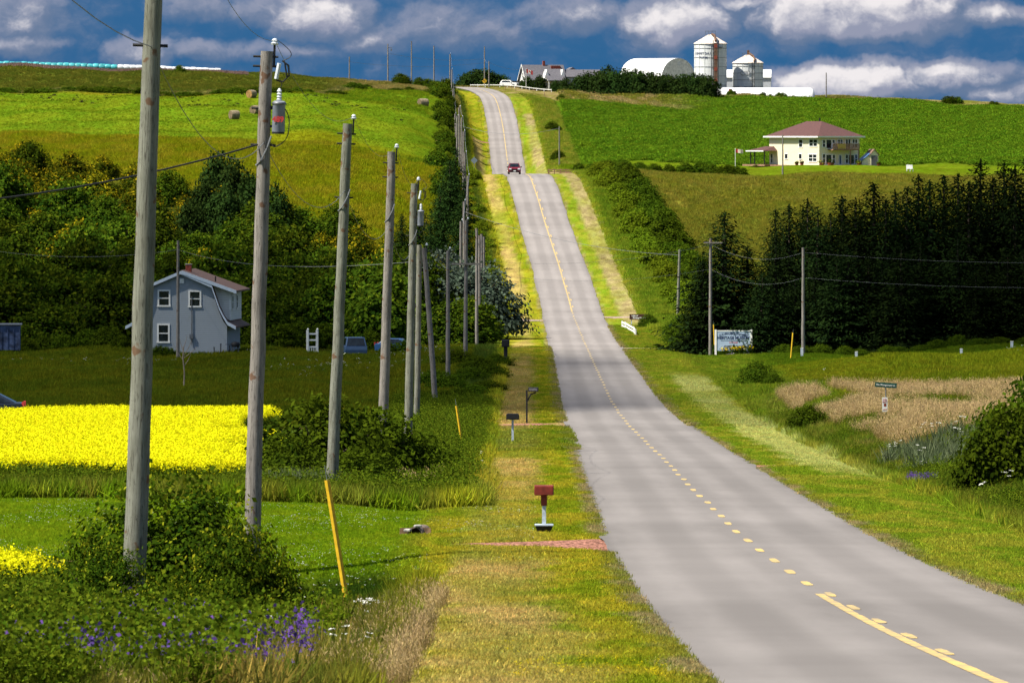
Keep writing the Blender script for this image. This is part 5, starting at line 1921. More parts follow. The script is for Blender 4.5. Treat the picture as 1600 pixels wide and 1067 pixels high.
stake(511, 750, 534, 893, 153, .055, 'tall yellow guy marker leaning in the grass beside the ditch')
stake(713, 634, 720, 682, 335, .05, 'small yellow marker leaning near the red lane')
stake(1239, 520, 1236, 556, 620, .06, 'yellow marker on the right lawn left of the dark pole')
stake(1080, 514, 1073, 530, 700, .06, 'pale yellow marker at the foot of the left spruce bushes')
stake(1115, 507, 1116, 530, 662, .05, 'yellow marker touching the left post of the museum sign')
for i, (x, y, yb) in enumerate([(1253, 557, 566), (1338, 551, 563), (1418, 540, 552), (1502, 540, 547), (1581, 531, 539), (1640, 524, 534)]):
    d = 628 - i * 3
    g = at(x, d)
    r = empty('marker_post', g, 0, '%s short white post from the left across the right lawn' % ordinal(i), 'post', 'white posts on the lawn')
    obj('post', MB().box((0, 0, .28), (.2, .2, .86)), GALV, r)
    obj('cap', MB().box((0, 0, .73), (.23, .23, .04)), WHITE, r)

# museum sign
d = 655
g = at(1146, d)
g.z = min(g.z, pt(0, 561, d).z)
ms = empty('museum_sign', g, math.radians(-6), 'large white museum sign tinted blue for shade between two white posts over flowers', 'sign')
ts = (HORIZON - 516) * d / FPX - g.z
board = obj('board', MB().box((0, 0, ts - .92), (2.86, .08, 1.66)), SIGNSHADE, ms)
for sx in (-1, 1):
    obj('post', MB().box((sx * 1.52, 0, ts / 2 - .1), (.17, .17, ts + .3)), WHITE, ms)
obj('rail', MB().box((0, 0, ts - .05), (2.87, .12, .08)), WHITE, ms)
obj('hanging_plate', MB().box((.1, -.02, ts - 1.9), (.6, .04, .2)), SIGNSHADE, ms)
for i, (tx, ang) in enumerate([('LUCY', .16), ('MAUD', .0), ('MONTGOMERY', -.12)]):
    text('lettering', tx, .27, INK, board, ((-.95, -.40, .52)[i], -.045, ts - (.37, .29, .36)[i]), (PI / 2, -ang, 0), .006, .8)
text('lettering', 'HERITAGE MUSEUM', .36, INK, board, (0, -.045, ts - .66), bold=.014, sx=.86)
obj('rule', MB().box((0, -.046, ts - .88), (2.2, .008, .03)), INK, board)
text('lettering', 'ANTIQUES', .16, INKRED, board, (0, -.045, ts - 1.05))
text('lettering', 'GIFT', .30, INK, board, (-.50, -.045, ts - 1.43), bold=.008)
text('lettering', 'SHOP', .30, INK, board, (.55, -.045, ts - 1.43), bold=.008)
obj('emblem', MB().lathe([(0, -.004), (.15, -.004), (.15, .004), (0, .004)], (0, 0, 0), 14).box((0, .14, 0), (.14, .12, .008)), DARKM, board, loc=(.04, -.048, ts - 1.42)).rotation_euler.x = PI / 2
bed = obj('flower_bed_edge', MB().box((.0, -.62, .10), (3.5, .14, .26)).box((-1.7, -.3, .10), (.14, .6, .26)).box((1.7, -.3, .10), (.14, .6, .26)), BRICKR, loc=g, rz=math.radians(-6))
tag(bed, 'reddish timber edging of the flower bed under the museum sign', 'edging')
M_BLOOM = leaf_mat('bed_flower', (.03, .06, .006), (.06, .10, .008), .2, .2, (.80, .58, .01))
M_PINK = leaf_mat('bed_pink_flower', (.03, .06, .006), (.06, .10, .008), .2, .2, (.50, .38, .55))
BLOOM = build_tuft('bloom_shape', [blob(601, 60, (0, 0, .45), (.14, .14, .22), .14, (0, .7)), blob(602, 16, (0, -.04, .82), (.13, .13, .06), .12, (1, 1))], M_BLOOM)
PINK = build_tuft('pink_shape', [blob(605, 22, (0, 0, .12), (.12, .1, .08), .1, (0, .7)), blob(606, 6, (0, -.04, .24), (.1, .08, .04), .09, (1, 1))], M_PINK)
rngf = np.random.default_rng(4)
scatter('yellow_bed_flowers', 'bright yellow flowers under the museum sign', 'flowers', g.x + rngf.uniform(-1.1, 1.6, 26), g.y - .25 + rngf.uniform(-.2, .2, 26), [BLOOM], .75, 1.0, seed=50)
scatter('pink_bed_flowers', 'small pink and lilac flowers in front of the yellow ones', 'flowers', g.x + rngf.uniform(-1.4, 1.3, 10), g.y - .5 + rngf.uniform(-.05, .05, 10), [PINK], .8, 1.2, seed=51)

# brown sign
d = 800
g = at(999, d)
bs = empty('brown_sign', g, math.radians(-5), 'dark brown two line sign on pale posts right of the road', 'sign')
ts = (HORIZON - 491) * d / FPX - g.z
bd = obj('board', MB().box((0, 0, ts - .27), (2.05, .05, .56)), BROWNSIGN, bs)
text('lettering', 'Lake of', .22, WHITE, bd, (-.48, -.03, ts - .15), bold=.008)
text('lettering', 'Shining Waters', .22, WHITE, bd, (.0, -.03, ts - .38), bold=.008)
for sx in (-1, 1):
    obj('post', MB().box((sx * .82, .06, ts / 2 - .2), (.09, .06, ts + .4)), GALV, bs)
# white board fence turning beside it
wf = empty('white_board_fence', at(985, 770), 0, 'low white board fence bent down the bank beside the brown sign', 'fence')
pp = [pt(972, 504, 792), pt(977, 511, 788), pt(990, 523, 768), pt(993, 531, 758)]
o0 = Vector(wf.location)
for i, q in enumerate(pp):
    gz = H(q.x, q.y) - o0.z
    obj('post', MB().box((q.x - o0.x, q.y - o0.y, gz + .25), (.14, .14, .9)), WHITE, wf)
for a, b in zip(pp[:-1], pp[1:]):
    for hz in (.22, .55):
        A = Vector((a.x, a.y, H(a.x, a.y) + hz)) - o0
        B = Vector((b.x, b.y, H(b.x, b.y) + hz)) - o0
        u = (B - A).normalized()
        obj('board', MB().prism([A + Vector((-.03, 0, -.09)), A + Vector((.03, 0, -.09)), A + Vector((.03, 0, .09)), A + Vector((-.03, 0, .09))], B - A), WHITE, wf)

# green street sign with a notice below
d = 372
g = at(1384, d)
st = empty('street_sign', g, math.radians(4), 'green street name sign with a white notice on its post', 'sign')
ts = (HORIZON - 597) * d / FPX - g.z
obj('post', MB().tube([(0, 0, -.3), (0, 0, ts - .2)], .028, 8), METAL, st)
b = obj('name_plate', MB().box((0, -.03, ts - .14), (1.06, .03, .24), ry=math.radians(4)), GREENSIGN, st)
text('lettering', 'Rte. Montgomery Ln.', .12, WHITE, b, (0, -.05, ts - .14), (PI / 2, math.radians(4), 0), .002, .9)
nt = obj('notice', MB().box((-.05, -.05, ts - 1.08), (.26, .02, .70)), WHITE, st)
text('lettering', 'NO\nEXIT', .11, INKRED, nt, (-.05, -.064, ts - .90))
obj('picture', MB().box((-.04, -.062, ts - 1.10), (.12, .006, .14)), RBOX, nt)
text('lettering', 'LANE', .08, INKRED, nt, (-.05, -.064, ts - 1.32))

# diamond signs
def diamond(x, y, d, size, m, label, arrow=False):
    g = at(x, d)
    r = empty('warning_sign', g, 0, label, 'sign')
    z = (HORIZON - y) * d / FPX - g.z
    obj('post', MB().box((0, .05, z / 2 - .2), (.1, .07, z + .4)), METAL, r)
    bd = obj('panel', MB().prism([(0, 0, z - size), (size, 0, z), (0, 0, z + size), (-size, 0, z)], (0, .02, 0)), m, r)
    if arrow:
        obj('arrow', MB().box((.08, -.01, z - .1), (.12, .012, .5)).box((-.08, -.01, z + .2), (.42, .012, .12)).prism([(-.28, -.016, z + .02), (-.28, -.016, z + .38), (-.48, -.016, z + .2)], (0, .012, 0)), DARKM, bd)
    return r


diamond(757, 127, 1872, .62, mat('warning_yellow', (.68, .40, .02), .5, .05, 5), 'yellow diamond warning sign with a black arrow on the hilltop', True)
diamond(741, 251, 1180, .55, mat('sign_back', (.16, .20, .24), .5, .1, 5), 'grey back of a diamond road sign left of the car')

# culvert mouth in the lawn
cv = empty('culvert', at(650, 191.5), 0, 'rusty culvert mouth with pale stones in the mown lawn', 'culvert')
pipe = obj('pipe', MB().lathe([(.15, -.1), (.19, -.1), (.19, .9), (.15, .9), (.15, -.1)], (0, 0, 0), 18), mat('rusty_pipe', (.20, .15, .12), .8, .3, 8), cv, True, loc=(0, -.3, .22))
pipe.rotation_euler = (-PI / 2, 0, math.radians(-12))
obj('bore_shade', MB().lathe([(0, .3), (.155, .3)], (0, 0, 0), 16), DARKM, pipe)  # black disc standing in for the shade inside the pipe
STONE = mat('pale_stone', (.42, .40, .37), .9, .2, 6)
for i, (sx, sz, sw) in enumerate([(-.30, .12, .14), (-.2, .32, .12), (.05, .42, .12), (.27, .2, .12)]):
    q = bevelled('stone', MB().box((sx, -.4, sz), (sw, .2, sw * .6), rz=i), STONE, .04, cv)
obj('bare_earth', MB().add([(-.42, -.5, -.05), (.42, -.5, -.05), (.36, -.1, .36), (-.4, -.1, .36), (0, -.25, .1)], [(0, 1, 4), (1, 2, 4), (2, 3, 4), (3, 0, 4)]), mat('bare_soil', (.10, .06, .03), .95, .3, 5), cv)


# ------------------------------------------------------------------ buildings
def window(parent, O, ux, n, w, h, nx=1, ny=2, fm=None, bar=.05, name='window', pane=None):
    """white frame standing proud of a wall, with its own pane; O is the centre on the wall"""
    O, ux, n = Vector(O), Vector(ux).normalized(), Vector(n).normalized()
    uz = Vector((0, 0, 1))

    def slab(mb, u0, u1, z0, z1, t0, t1):
        q = [O + ux * u0 + uz * z0 + n * t0, O + ux * u1 + uz * z0 + n * t0, O + ux * u1 + uz * z1 + n * t0, O + ux * u0 + uz * z1 + n * t0]
        mb.prism(q, n * (t1 - t0))
    mb = MB()
    f = bar * 1.6
    slab(mb, -w / 2 - f, w / 2 + f, h / 2, h / 2 + f, -.02, .07)
    slab(mb, -w / 2 - f * 1.3, w / 2 + f * 1.3, -h / 2 - f, -h / 2, -.02, .10)
    slab(mb, -w / 2 - f, -w / 2, -h / 2, h / 2, -.02, .07)
    slab(mb, w / 2, w / 2 + f, -h / 2, h / 2, -.02, .07)
    for i in range(1, nx):
        u = -w / 2 + w * i / nx
        slab(mb, u - bar * .8, u + bar * .8, -h / 2, h / 2, -.02, .06)
    for j in range(1, ny):
        z = -h / 2 + h * j / ny
        slab(mb, -w / 2, w / 2, z - bar / 2, z + bar / 2, -.02, .055)
    fr = obj(name, mb, fm or WHITE, parent)
    for i in range(nx):
        g = MB()
        slab(g, -w / 2 + w * i / nx + .01, -w / 2 + w * (i + 1) / nx - .01, -h / 2 + .005, h / 2 - .005, .0, .03)
        obj('pane', g, pane or GLASS, fr)
    return fr


def gable_roof(x0, x1, y0, y1, ze, zr, over=.35, t=.14):
    """ridge along local x"""
    ym = (y0 + y1) / 2
    sl = (zr - ze) / (ym - y0)
    mb = MB()
    for s in (-1, 1):
        ye = ym + s * (ym - y0 + over)
        ze2 = ze - sl * over
        a = [(x0 - over, ye, ze2), (x0 - over, ym, zr), (x0 - over, ym, zr + t), (x0 - over, ye, ze2 + t)]
        mb.prism(a, (x1 - x0 + 2 * over, 0, 0))
    return mb


# ---- cream house with hip roof
d = 1385
g = pt(1280, 260, d)
phi = math.radians(-60)
a, b, hw = 17.0, 8.6, 5.35
c0 = Vector((a / 2 * math.cos(phi) + b / 2 * math.sin(phi), a / 2 * math.sin(phi) - b / 2 * math.cos(phi), 0))
base = g - c0
base.z = g.z
ch = empty('cream_house', base, phi, 'large cream two storey house with a maroon hip roof', 'house')
obj('wall', MB().box((0, 0, hw / 2 - .5), (a, b, hw + 1.0)), CREAM, ch)
ov = .75
pk = 2.75
e = [(-a / 2 - ov, -b / 2 - ov, hw), (a / 2 + ov, -b / 2 - ov, hw), (a / 2 + ov, b / 2 + ov, hw), (-a / 2 - ov, b / 2 + ov, hw)]
rf = obj('roof', MB().add(e + [(-2.6, 0, hw + pk), (2.6, 0, hw + pk)], [(0, 1, 5, 4), (1, 2, 5), (2, 3, 4, 5), (3, 0, 4), (3, 2, 1, 0)]), ROOF_MA, ch)
obj('fascia', MB().box((0, -b / 2 - ov - .04, hw - .06), (a + 2 * ov + .16, .08, .26)).box((a / 2 + ov + .04, 0, hw - .06), (.08, b + 2 * ov, .26)).box((-a / 2 - ov - .04, 0, hw - .06), (.08, b + 2 * ov, .26)), WHITE, rf)
obj('chimney_pipe', MB().tube([(.6, .8, hw + pk - .5), (.6, .8, hw + pk + .6)], .14, 8), DARKM, rf, True)
A, An = (1, 0, 0), (0, -1, 0)


def wa(u, z, w, h, nx, ny):
    window(ch, (-a / 2 + u * a, -b / 2, z), A, An, w, h, nx, ny, bar=.09)


def wb(u, z, w, h, nx, ny, name='window', pane=None):
    window(ch, (a / 2, -b / 2 + u * b, z), (0, 1, 0), (1, 0, 0), w, h, nx, ny, bar=.09, name=name, pane=pane)


wa(.635, 4.1, 1.15, 1.3, 1, 2)
wa(.885, 4.2, 2.6, 1.15, 2, 2)
wa(.345, 1.75, .9, .85, 1, 1)
wa(.628, 1.75, .9, .85, 1, 1)
wa(.875, 1.5, 2.6, 1.2, 2, 2)
wb(.115, 4.1, 0.47, 1.2, 1, 2)
wb(.235, 4.0, 1.01, 1.5, 1, 1)
wb(.355, 4.1, 0.39, 1.2, 1, 2)
wb(.52, 4.3, 0.94, .9, 2, 2)
wb(.715, 4.0, 0.94, 1.7, 2, 1)
wb(.885, 4.1, 0.94, 1.4, 2, 2)
wb(.115, 1.4, 0.47, 1.5, 1, 2)
wb(.235, 1.2, 1.09, 1.7, 1, 1)
wb(.36, 1.3, 0.47, 1.5, 1, 2)
wb(.52, 1.15, 0.43, 1.6, 1, 1, 'door', mat('blue_door_glass', (.08, .12, .2), .3, .1, 4))
wb(.685, 1.3, 0.47, 1.5, 1, 2)
wb(.80, 1.2, 1.09, 1.6, 1, 1)
wb(.915, 1.3, 0.47, 1.5, 1, 2)
# balcony
bl = obj('balcony', MB().box((a / 2 + .9, -b / 2 + .54 * b, 2.95), (1.8, 5.6, .2)), DECKW, ch)
mb = MB().box((a / 2 + 1.8, -b / 2 + .54 * b, 4.02), (.1, 5.6, .1))
for i in range(27):
    mb.box((a / 2 + 1.8, -b / 2 + .54 * b - 2.75 + i * .212, 3.5), (.05, .13, .95))
obj('railing', mb, DECKW, bl)
for u in (.65, .86):
    obj('balcony_post', MB().box((a / 2 + 1.7, -b / 2 + u * b, 1.35), (.17, .17, 3.1)), DECKW, ch)
tw = obj('towel', MB().box((a / 2 + 1.9, -b / 2 + .42 * b, 3.6), (.04, 1.7, .9)), mat('ochre_cloth', (.55, .35, .10), .9, .15, 4))
tw.location, tw.rotation_euler.z = base, phi
tag(tw, 'ochre cloth hung over the balcony rail of the cream house', 'cloth')
# porch
pr = obj('porch', MB().box((-a / 2 - 1.0, -b / 2 - .6, .12), (7.6, 4.4, .3)), DECKW, ch)
for px_, py_ in ((-a / 2 - 2.6, -b / 2 - 2.4), (-a / 2 - 1.2, -b / 2 - 2.4), (-a / 2 + 2.2, -b / 2 - 2.4)):
    obj('porch_post', MB().box((px_, py_, 1.4), (.16, .16, 2.6)), DARKM, pr)
xo0, xo1, yo0, yo1 = -a / 2 - 3.2, -a / 2 + 2.8, -b / 2 - 3.0, -b / 2 + 1.8
obj('porch_roof', MB().add([(xo0, yo0, 2.75), (xo1, yo0, 2.75), (xo1, yo1, 2.75), (xo0, yo1, 2.75), (xo0 + 1.8, -b / 2, 3.55), (xo1 - 1.2, -b / 2, 3.55)], [(0, 1, 5, 4), (1, 2, 5), (2, 3, 4, 5), (3, 0, 4), (3, 2, 1, 0)]), ROOF_MA, pr)
obj('porch_fascia', MB().box(((xo0 + xo1) / 2, yo0 - .04, 2.70), (xo1 - xo0 + .1, .08, .2)).box((xo0 - .04, (yo0 + yo1) / 2, 2.70), (.08, yo1 - yo0, .2)), WHITE, pr)
window(ch, (-a / 2 + .9, -b / 2, 1.35), A, An, .6, 1.6, 1, 2, bar=.08, name='door')
obj('deck', MB().box((1.0, -b / 2 - .8, .1), (a - 2, 1.6, .22)).box((a / 2 + 1.1, 0, .1), (2.2, b, .22)), DECKW, ch)
# shed with lean-to
sg = pt(1364, 260.5, d + 4)
sh = empty('garden_shed', sg, math.radians(12), 'cream garden shed with a grey door right of the cream house', 'shed')
obj('wall', MB().prism([(-.75, -1, -.3), (.75, -1, -.3), (.75, -1, 2.1), (0, -1, 3.0), (-.75, -1, 2.1)], (0, 3.4, 0)), CREAM, sh)
obj('door', MB().box((0, -1.03, .95), (1.15, .06, 2.1)), ROOF_GR, sh)
obj('roof', MB().prism([(-.95, -1.15, 1.95), (0, -1.15, 3.05), (.95, -1.15, 1.95), (.95, -1.15, 2.05), (0, -1.15, 3.17), (-.95, -1.15, 2.05)], (0, 3.7, 0)), ROOF_BR, sh)
obj('lean_to_wall', MB().prism([(-2.2, -.7, -.3), (-.76, -.7, -.3), (-.76, -.7, 2.2), (-2.2, -.7, 1.0)], (0, 2.6, 0)), CREAM, sh)
obj('lean_to_roof', MB().prism([(-2.4, -.9, .95), (-.72, -.9, 2.32), (-.72, -.9, 2.44), (-2.4, -.9, 1.07)], (0, 3.0, 0)), mat('blue_sheet', (.08, .16, .34), .4, .1, 3), sh)
# planters and bits by the house
for i, (x, w) in enumerate([(1181, .5), (1245, .45), (1253, .5), (1284, .7), (1298, .9), (1342, .6), (1373, .5)]):
    q = at(x, d - 3.5 - (i % 2))
    r = empty('planter', q, 0, '%s planter or garden tub from the left before the cream house' % ordinal(i), 'planter', 'planters before the cream house')
    obj('tub', MB().lathe([(0, 0), (w * .55, 0), (w * .7, .45), (w * .6, .45), (0, .4)], (0, 0, 0), 12), BRICKR, r)
    P, N, lv = crown_points(np.random.default_rng(i), w * .8, w * .8, w * .9, 18, 8, .12, .4)
    leaves('flowers', P, N, np.full(len(P), .2), lv, M_YELLOW if i in (3, 5) else M_BUSH, .7, parent=r)
# flag pole before it
q = at(1149, 1290)
fp = empty('flag_pole', q, 0, 'white flag pole with a small flag left of the cream house', 'flag pole')
h = (HORIZON - 232) * 1290 / FPX - q.z
obj('pole', MB().tube([(0, 0, -.2), (0, 0, h)], .045, 8), WHITE, fp)
mb = MB()
vs = [(.05 + .18 * i, .06 * math.sin(i * 1.1), h - .1 - .62 * j - .02 * i) for i in range(8) for j in range(2)]
mb.add(vs, [(2 * i, 2 * i + 1, 2 * i + 3, 2 * i + 2) for i in range(7)])
fl = obj('flag', mb, mat('flag_cloth', (.62, .52, .45), .9, .25, 2.0), fp)
obj('flag_stripe', MB().add([(v[0], v[1] - .01, v[2] if k % 2 == 0 else v[2]) for k, v in enumerate(vs[:6])], [(0, 1, 3, 2), (2, 3, 5, 4)]), INKRED, fl)
# swing and posts at the right lawn
for i, (x, dd) in enumerate([(1419, 1230), (1424, 1230)]):
    q = at(x, dd)
    r = empty('lawn_chair', q, .2, '%s white lawn chair on the grass right of the cream house' % ('left', 'right')[i], 'chair', 'lawn chairs')
    obj('seat', MB().box((0, 0, .4), (.5, .5, .06)), WHITE, r)
    obj('backrest', MB().box((0, .22, .75), (.5, .06, .65), rx=-.2), WHITE, r)
    for sx in (-.22, .22):
        for sy in (-.2, .2):
            obj('leg', MB().box((sx, sy, .16), (.06, .06, .46)), WHITE, r)

# ---- grey gambrel house on the left
d = 690
g = pt(283, 553, d)
phi = math.radians(-5.5)
gh = empty('grey_house', g, phi, 'blue grey gambrel roofed house before the wooded slope', 'house')
R_ = [(4.15, 2.55), (3.85, 3.1), (3.45, 4.0), (2.75, 6.05), (0, 7.25)]
prof = [(-4.15, -.6), (4.15, -.6), (4.15, 2.5)] + [(x * .985, z - .1) for x, z in R_[1:]] + [(-x * .985, z - .1) for x, z in reversed(R_[:-1])]
L_ = 9.0
obj('wall', MB().prism([(x, 0, z) for x, z in prof], (0, L_, 0)), GREYSIDE, gh)
out_ = [(5.0, 2.35), (4.25, 2.75), (3.85, 3.4), (3.5, 4.1), (2.8, 6.1), (0, 7.3)]
ring_o = [(x, z) for x, z in out_] + [(-x, z) for x, z in reversed(out_[:-1])]
for k in range(len(ring_o) - 1):
    (x0, z0), (x1, z1) = ring_o[k], ring_o[k + 1]
    obj('roof_slope', MB().prism([(x0, -.3, z0), (x1, -.3, z1), (x1, -.3, z1 + .13), (x0, -.3, z0 + .13)], (0, L_ + .6, 0)), ROOF_BR, gh)
    obj('rake_board', MB().prism([(x0, -.42, z0 - .14), (x1, -.42, z1 - .14), (x1, -.42, z1 + .15), (x0, -.42, z0 + .15)], (0, .1, 0)), TRIM, gh)
# shed dormer on the right
dm = obj('dormer', MB().prism([(2.4, .55, 3.9), (4.35, .55, 3.0), (4.35, .55, 5.65), (2.4, .55, 6.2)], (0, L_ - 1.1, 0)), WHITESIDE, gh)
obj('dormer_roof', MB().prism([(0, -.34, 7.36), (5.0, -.34, 5.55), (5.0, -.34, 5.70), (0, -.34, 7.52)], (0, L_ + .68, 0)), ROOF_BR, dm)
obj('dormer_rake', MB().prism([(0.1, -.46, 7.2), (5.05, -.46, 5.42), (5.05, -.46, 5.72), (.1, -.46, 7.5)], (0, .1, 0)), TRIM, dm)
obj('corner_trim', MB().box((4.36, .55, 4.4), (.16, .14, 2.6)), WHITE, dm)
for (x, z) in ((-1.55, 5.0), (1.25, 4.95)):
    window(gh, (x, 0, z), (1, 0, 0), (0, -1, 0), .88, 1.25, 1, 2, bar=.09)
window(gh, (-1.6, 0, 1.85), (1, 0, 0), (0, -1, 0), .85, 1.45, 1, 2, bar=.09)
for yy in (2.2, 5.2):
    window(dm, (4.35, yy, 4.6), (0, 1, 0), (1, 0, 0), .8, 1.1, 1, 2, bar=.08)
obj('vent', MB().box((.08, -.06, 6.55), (.38, .08, .42)), WHITE, gh)
obj('service_conduit', MB().tube([(.98, -.1, .8), (.98, -.1, 5.2)], .05, 6), METAL, gh)
obj('meter_box', MB().box((.95, -.14, 1.6), (.32, .22, .4)), METAL, gh)
ck = obj('chimney', MB().box((.35, 2.4, 7.45), (.5, .5, 1.1)), BRICKR, gh)
obj('chimney_cap', MB().box((.35, 2.4, 8.02), (.58, .58, .07)), STONE, ck)
obj('vent_pipe', MB().tube([(2.9, 1.6, 6.2), (2.9, 1.6, 6.95)], .06, 6), DARKM, gh)
for i, (x, hh) in enumerate([(3.0, .7), (3.6, 1.0), (4.4, .8)]):
    q = Vector(g) + Vector((x, -.9, 0))
    o = obj('garden_post', MB().box((0, 0, hh / 2), (.09, .09, hh)).box((0, 0, hh), (.14, .14, .05)), DARKM, loc=(q.x, q.y, H(q.x, q.y)))
    tag(o, '%s thin dark post from the left before the grey house wall' % ordinal(i), 'post', 'garden posts')
# grill on the step at the right
q = at(368, 688)
gr = empty('barbecue_grill', q, .3, 'dark covered barbecue at the right corner of the grey house', 'grill')
obj('body', MB().lathe([(0, .7), (.35, .72), (.42, .95), (.35, 1.12), (0, 1.2)], (0, 0, 0), 14), DARKM, gr, True)
obj('side_shelf', MB().box((-.65, 0, .95), (.5, .4, .05)), DARKM, gr)
for sx in (-.25, .25):
    obj('leg', MB().box((sx, 0, .35), (.06, .4, .75)), METAL, gr)
# white garden arbour
q = at(488, 672)
ar = empty('garden_arbour', q, .15, 'white garden arbour right of the grey house', 'arbour')
h = (HORIZON - 516) * 672 / FPX - q.z
for sx in (-.42, .42):
    for sy in (-.3, .3):
        obj('post', MB().box((sx, sy, h / 2 - .1), (.13, .13, h + .2)), WHITE, ar)
for hz in (.35, .62, .86):
    obj('crossbar', MB().box((0, -.3, h * hz), (.74, .08, .12)).box((0, .3, h * hz), (.74, .08, .12)), WHITE, ar)
for sx in (-.42, .42):
    obj('finial', MB().lathe([(0, 0), (.08, .02), (.1, .1), (.05, .16), (0, .2)], (sx, -.3, h), 8), WHITE, ar)
for i in range(4):
    obj('picket', MB().box((-.28 + .19 * i, -.3, h * .17), (.08, .04, h * .34)), WHITE, ar)
# tarpaulined stack at the left edge
q = at(8, 700)
tp = empty('blue_shed', q, .05, 'weathered blue shed on blocks at the left edge of the picture', 'shed')
h = (HORIZON - 507) * 700 / FPX - q.z
TARP = mat('blue_boards', (.07, .10, .20), .8, .35, 1.6)
obj('wall', MB().box((-.9, 0, h * .58), (4.6, 3, h * .82)), TARP, tp)
obj('roof', MB().box((-.9, 0, h + .02), (4.9, 3.3, .12)), METAL, tp)
for i in range(9):
    obj('batten', MB().box((-3.0 + .54 * i, -1.53, h * .58), (.07, .05, h * .82)), TARP, tp)
for sx in (-2.4, -.6, 1.0):
    obj('footing', MB().box((sx, 0, h * .07), (.6, 2.4, h * .24)), DARKM, tp)

# ---- farm on the hilltop
d = 1895
g = pt(846, 139, d)
fh = empty('farmhouse', g, math.radians(16), 'white farmhouse with grey steep roofs on the hilltop', 'house')
x0, x1, y0, y1, ze, zr = -4.7, 5.2, -3.2, 3.2, 2.3, 5.75
obj('wall', MB().prism([(x0, y0, -.6), (x0, y1, -.6), (x0, y1, ze), (x0, 0, zr), (x0, y0, ze)], (x1 - x0, 0, 0)), WHITESIDE, fh)
rf = obj('roof', gable_roof(x0, x1, y0, y1, ze, zr, .45), ROOF_GR, fh)
ck = obj('chimney', MB().box((.6, 0, zr + .4), (.55, .55, 1.4)), BRICKR, rf)
obj('roof_hatch', MB().box((3.4, -.75, zr - .55), (2.4, .5, .9)), BRICKR, rf)
for s in (-1, 1):
    obj('bargeboard', MB().prism([(x0 - .52, s * (y1 + .5), ze - .55), (x0 - .52, 0, zr + .02), (x0 - .52, 0, zr + .3), (x0 - .52, s * (y1 + .5), ze - .25)], (.08, 0, 0)), WHITE, rf)
window(fh, (x0, 0, 3.3), (0, 1, 0), (-1, 0, 0), .9, 1.2, 1, 2, bar=.1)
for yy in (-1.7, 1.7):
    window(fh, (x0, yy, 1.1), (0, 1, 0), (-1, 0, 0), .8, 1.2, 1, 2, bar=.1)
for xx in (-3.4, -1.8):
    window(fh, (xx, y0, 1.1), (1, 0, 0), (0, -1, 0), .9, 1.2, 1, 2, bar=.1)
# porch wing
pw = obj('porch_wing', MB().prism([(.2, -5.6, 1.95), (.2, -3.0, 1.95), (.2, -3.0, 4.3)], (4.2, 0, 0)), WHITESIDE, fh)
obj('porch_roof', MB().prism([(-.1, -6.2, 1.9), (-.1, -2.2, 4.75), (-.1, -2.2, 4.88), (-.1, -6.2, 2.03)], (4.7, 0, 0)), ROOF_GR, pw)
for xx in (.3, 1.7, 3.0, 4.3):
    obj('porch_post', MB().box((xx, -5.7, .7), (.2, .2, 2.6)), WHITE, pw)
obj('porch_rail', MB().box((2.3, -5.7, .8), (4.0, .06, .08)).box((2.3, -5.7, .25), (4.0, .06, .08)), WHITE, pw)
for gx in (.1, 4.2):
    obj('dormer_gable', MB().prism([(gx - .75, -4.6, 2.3), (gx + .75, -4.6, 2.3), (gx, -4.6, 4.7)], (0, 2.2, 0)), WHITE, fh)
# right wing
x2, x3 = 5.2, 14.6
wg = obj('wing_wall', MB().prism([(x2, -2.9, -.6), (x2, 2.9, -.6), (x2, 2.9, 3.0), (x2, 0, 4.6), (x2, -2.9, 3.0)], (x3 - x2, 0, 0)), WHITESIDE, fh)
obj('wing_roof', gable_roof(x2 + .5, x3, -2.9, 2.9, 3.0, 4.6, .4), ROOF_GR, wg)
obj('ridge_gable', MB().prism([(6.6, .2, 4.4), (9.6, .2, 4.4), (8.1, .2, 5.3)], (0, 3, 0)), ROOF_GR, wg)
# annexe left
an = obj('annexe', MB().box((-6.6, -1.0, .6), (3.4, 4.0, 2.2)), WHITESIDE, fh)
obj('annexe_roof', MB().box((-6.6, -1.0, 1.78), (3.8, 4.4, .16)), ROOF_GR, an)
for xx in (-7.6, -6.6, -5.6):
    window(an, (xx, -3.0, .55), (1, 0, 0), (0, -1, 0), .55, .9, 1, 1, bar=.08)
# its flag
q = at(822, 1880)
fp = empty('flag_pole', q, 0, 'flag pole with a red and white flag before the farmhouse', 'flag pole')
h = (HORIZON - 107) * 1880 / FPX - q.z
obj('pole', MB().tube([(0, 0, -.2), (0, 0, h)], .05, 8), WHITE, fp)
for nm, c, u0, u1 in (('flag_band', INKRED, .05, .5), ('flag_centre', WHITE, .5, 1.2), ('flag_band', INKRED, 1.2, 1.65)):
    obj(nm, MB().add([(u0, 0, h - .1 - u0 * .35), (u1, .1, h - .1 - u1 * .35), (u1, .1, h - 1.1 - u1 * .35), (u0, 0, h - 1.1 - u0 * .35)], [(0, 1, 2, 3)]).add([(u0, .03, h - .1 - u0 * .35), (u1, .13, h - .1 - u1 * .35), (u1, .13, h - 1.1 - u1 * .35), (u0, .03, h - 1.1 - u0 * .35)], [(3, 2, 1, 0)]), c, fp)
obj('flag_leaf', MB().prism([(.85, -.02, h - .75 - .3), (1.02, .0, h - .72), (.85, -.02, h - .45), (.68, -.04, h - .72)], (0, .02, 0)), INKRED, fp)

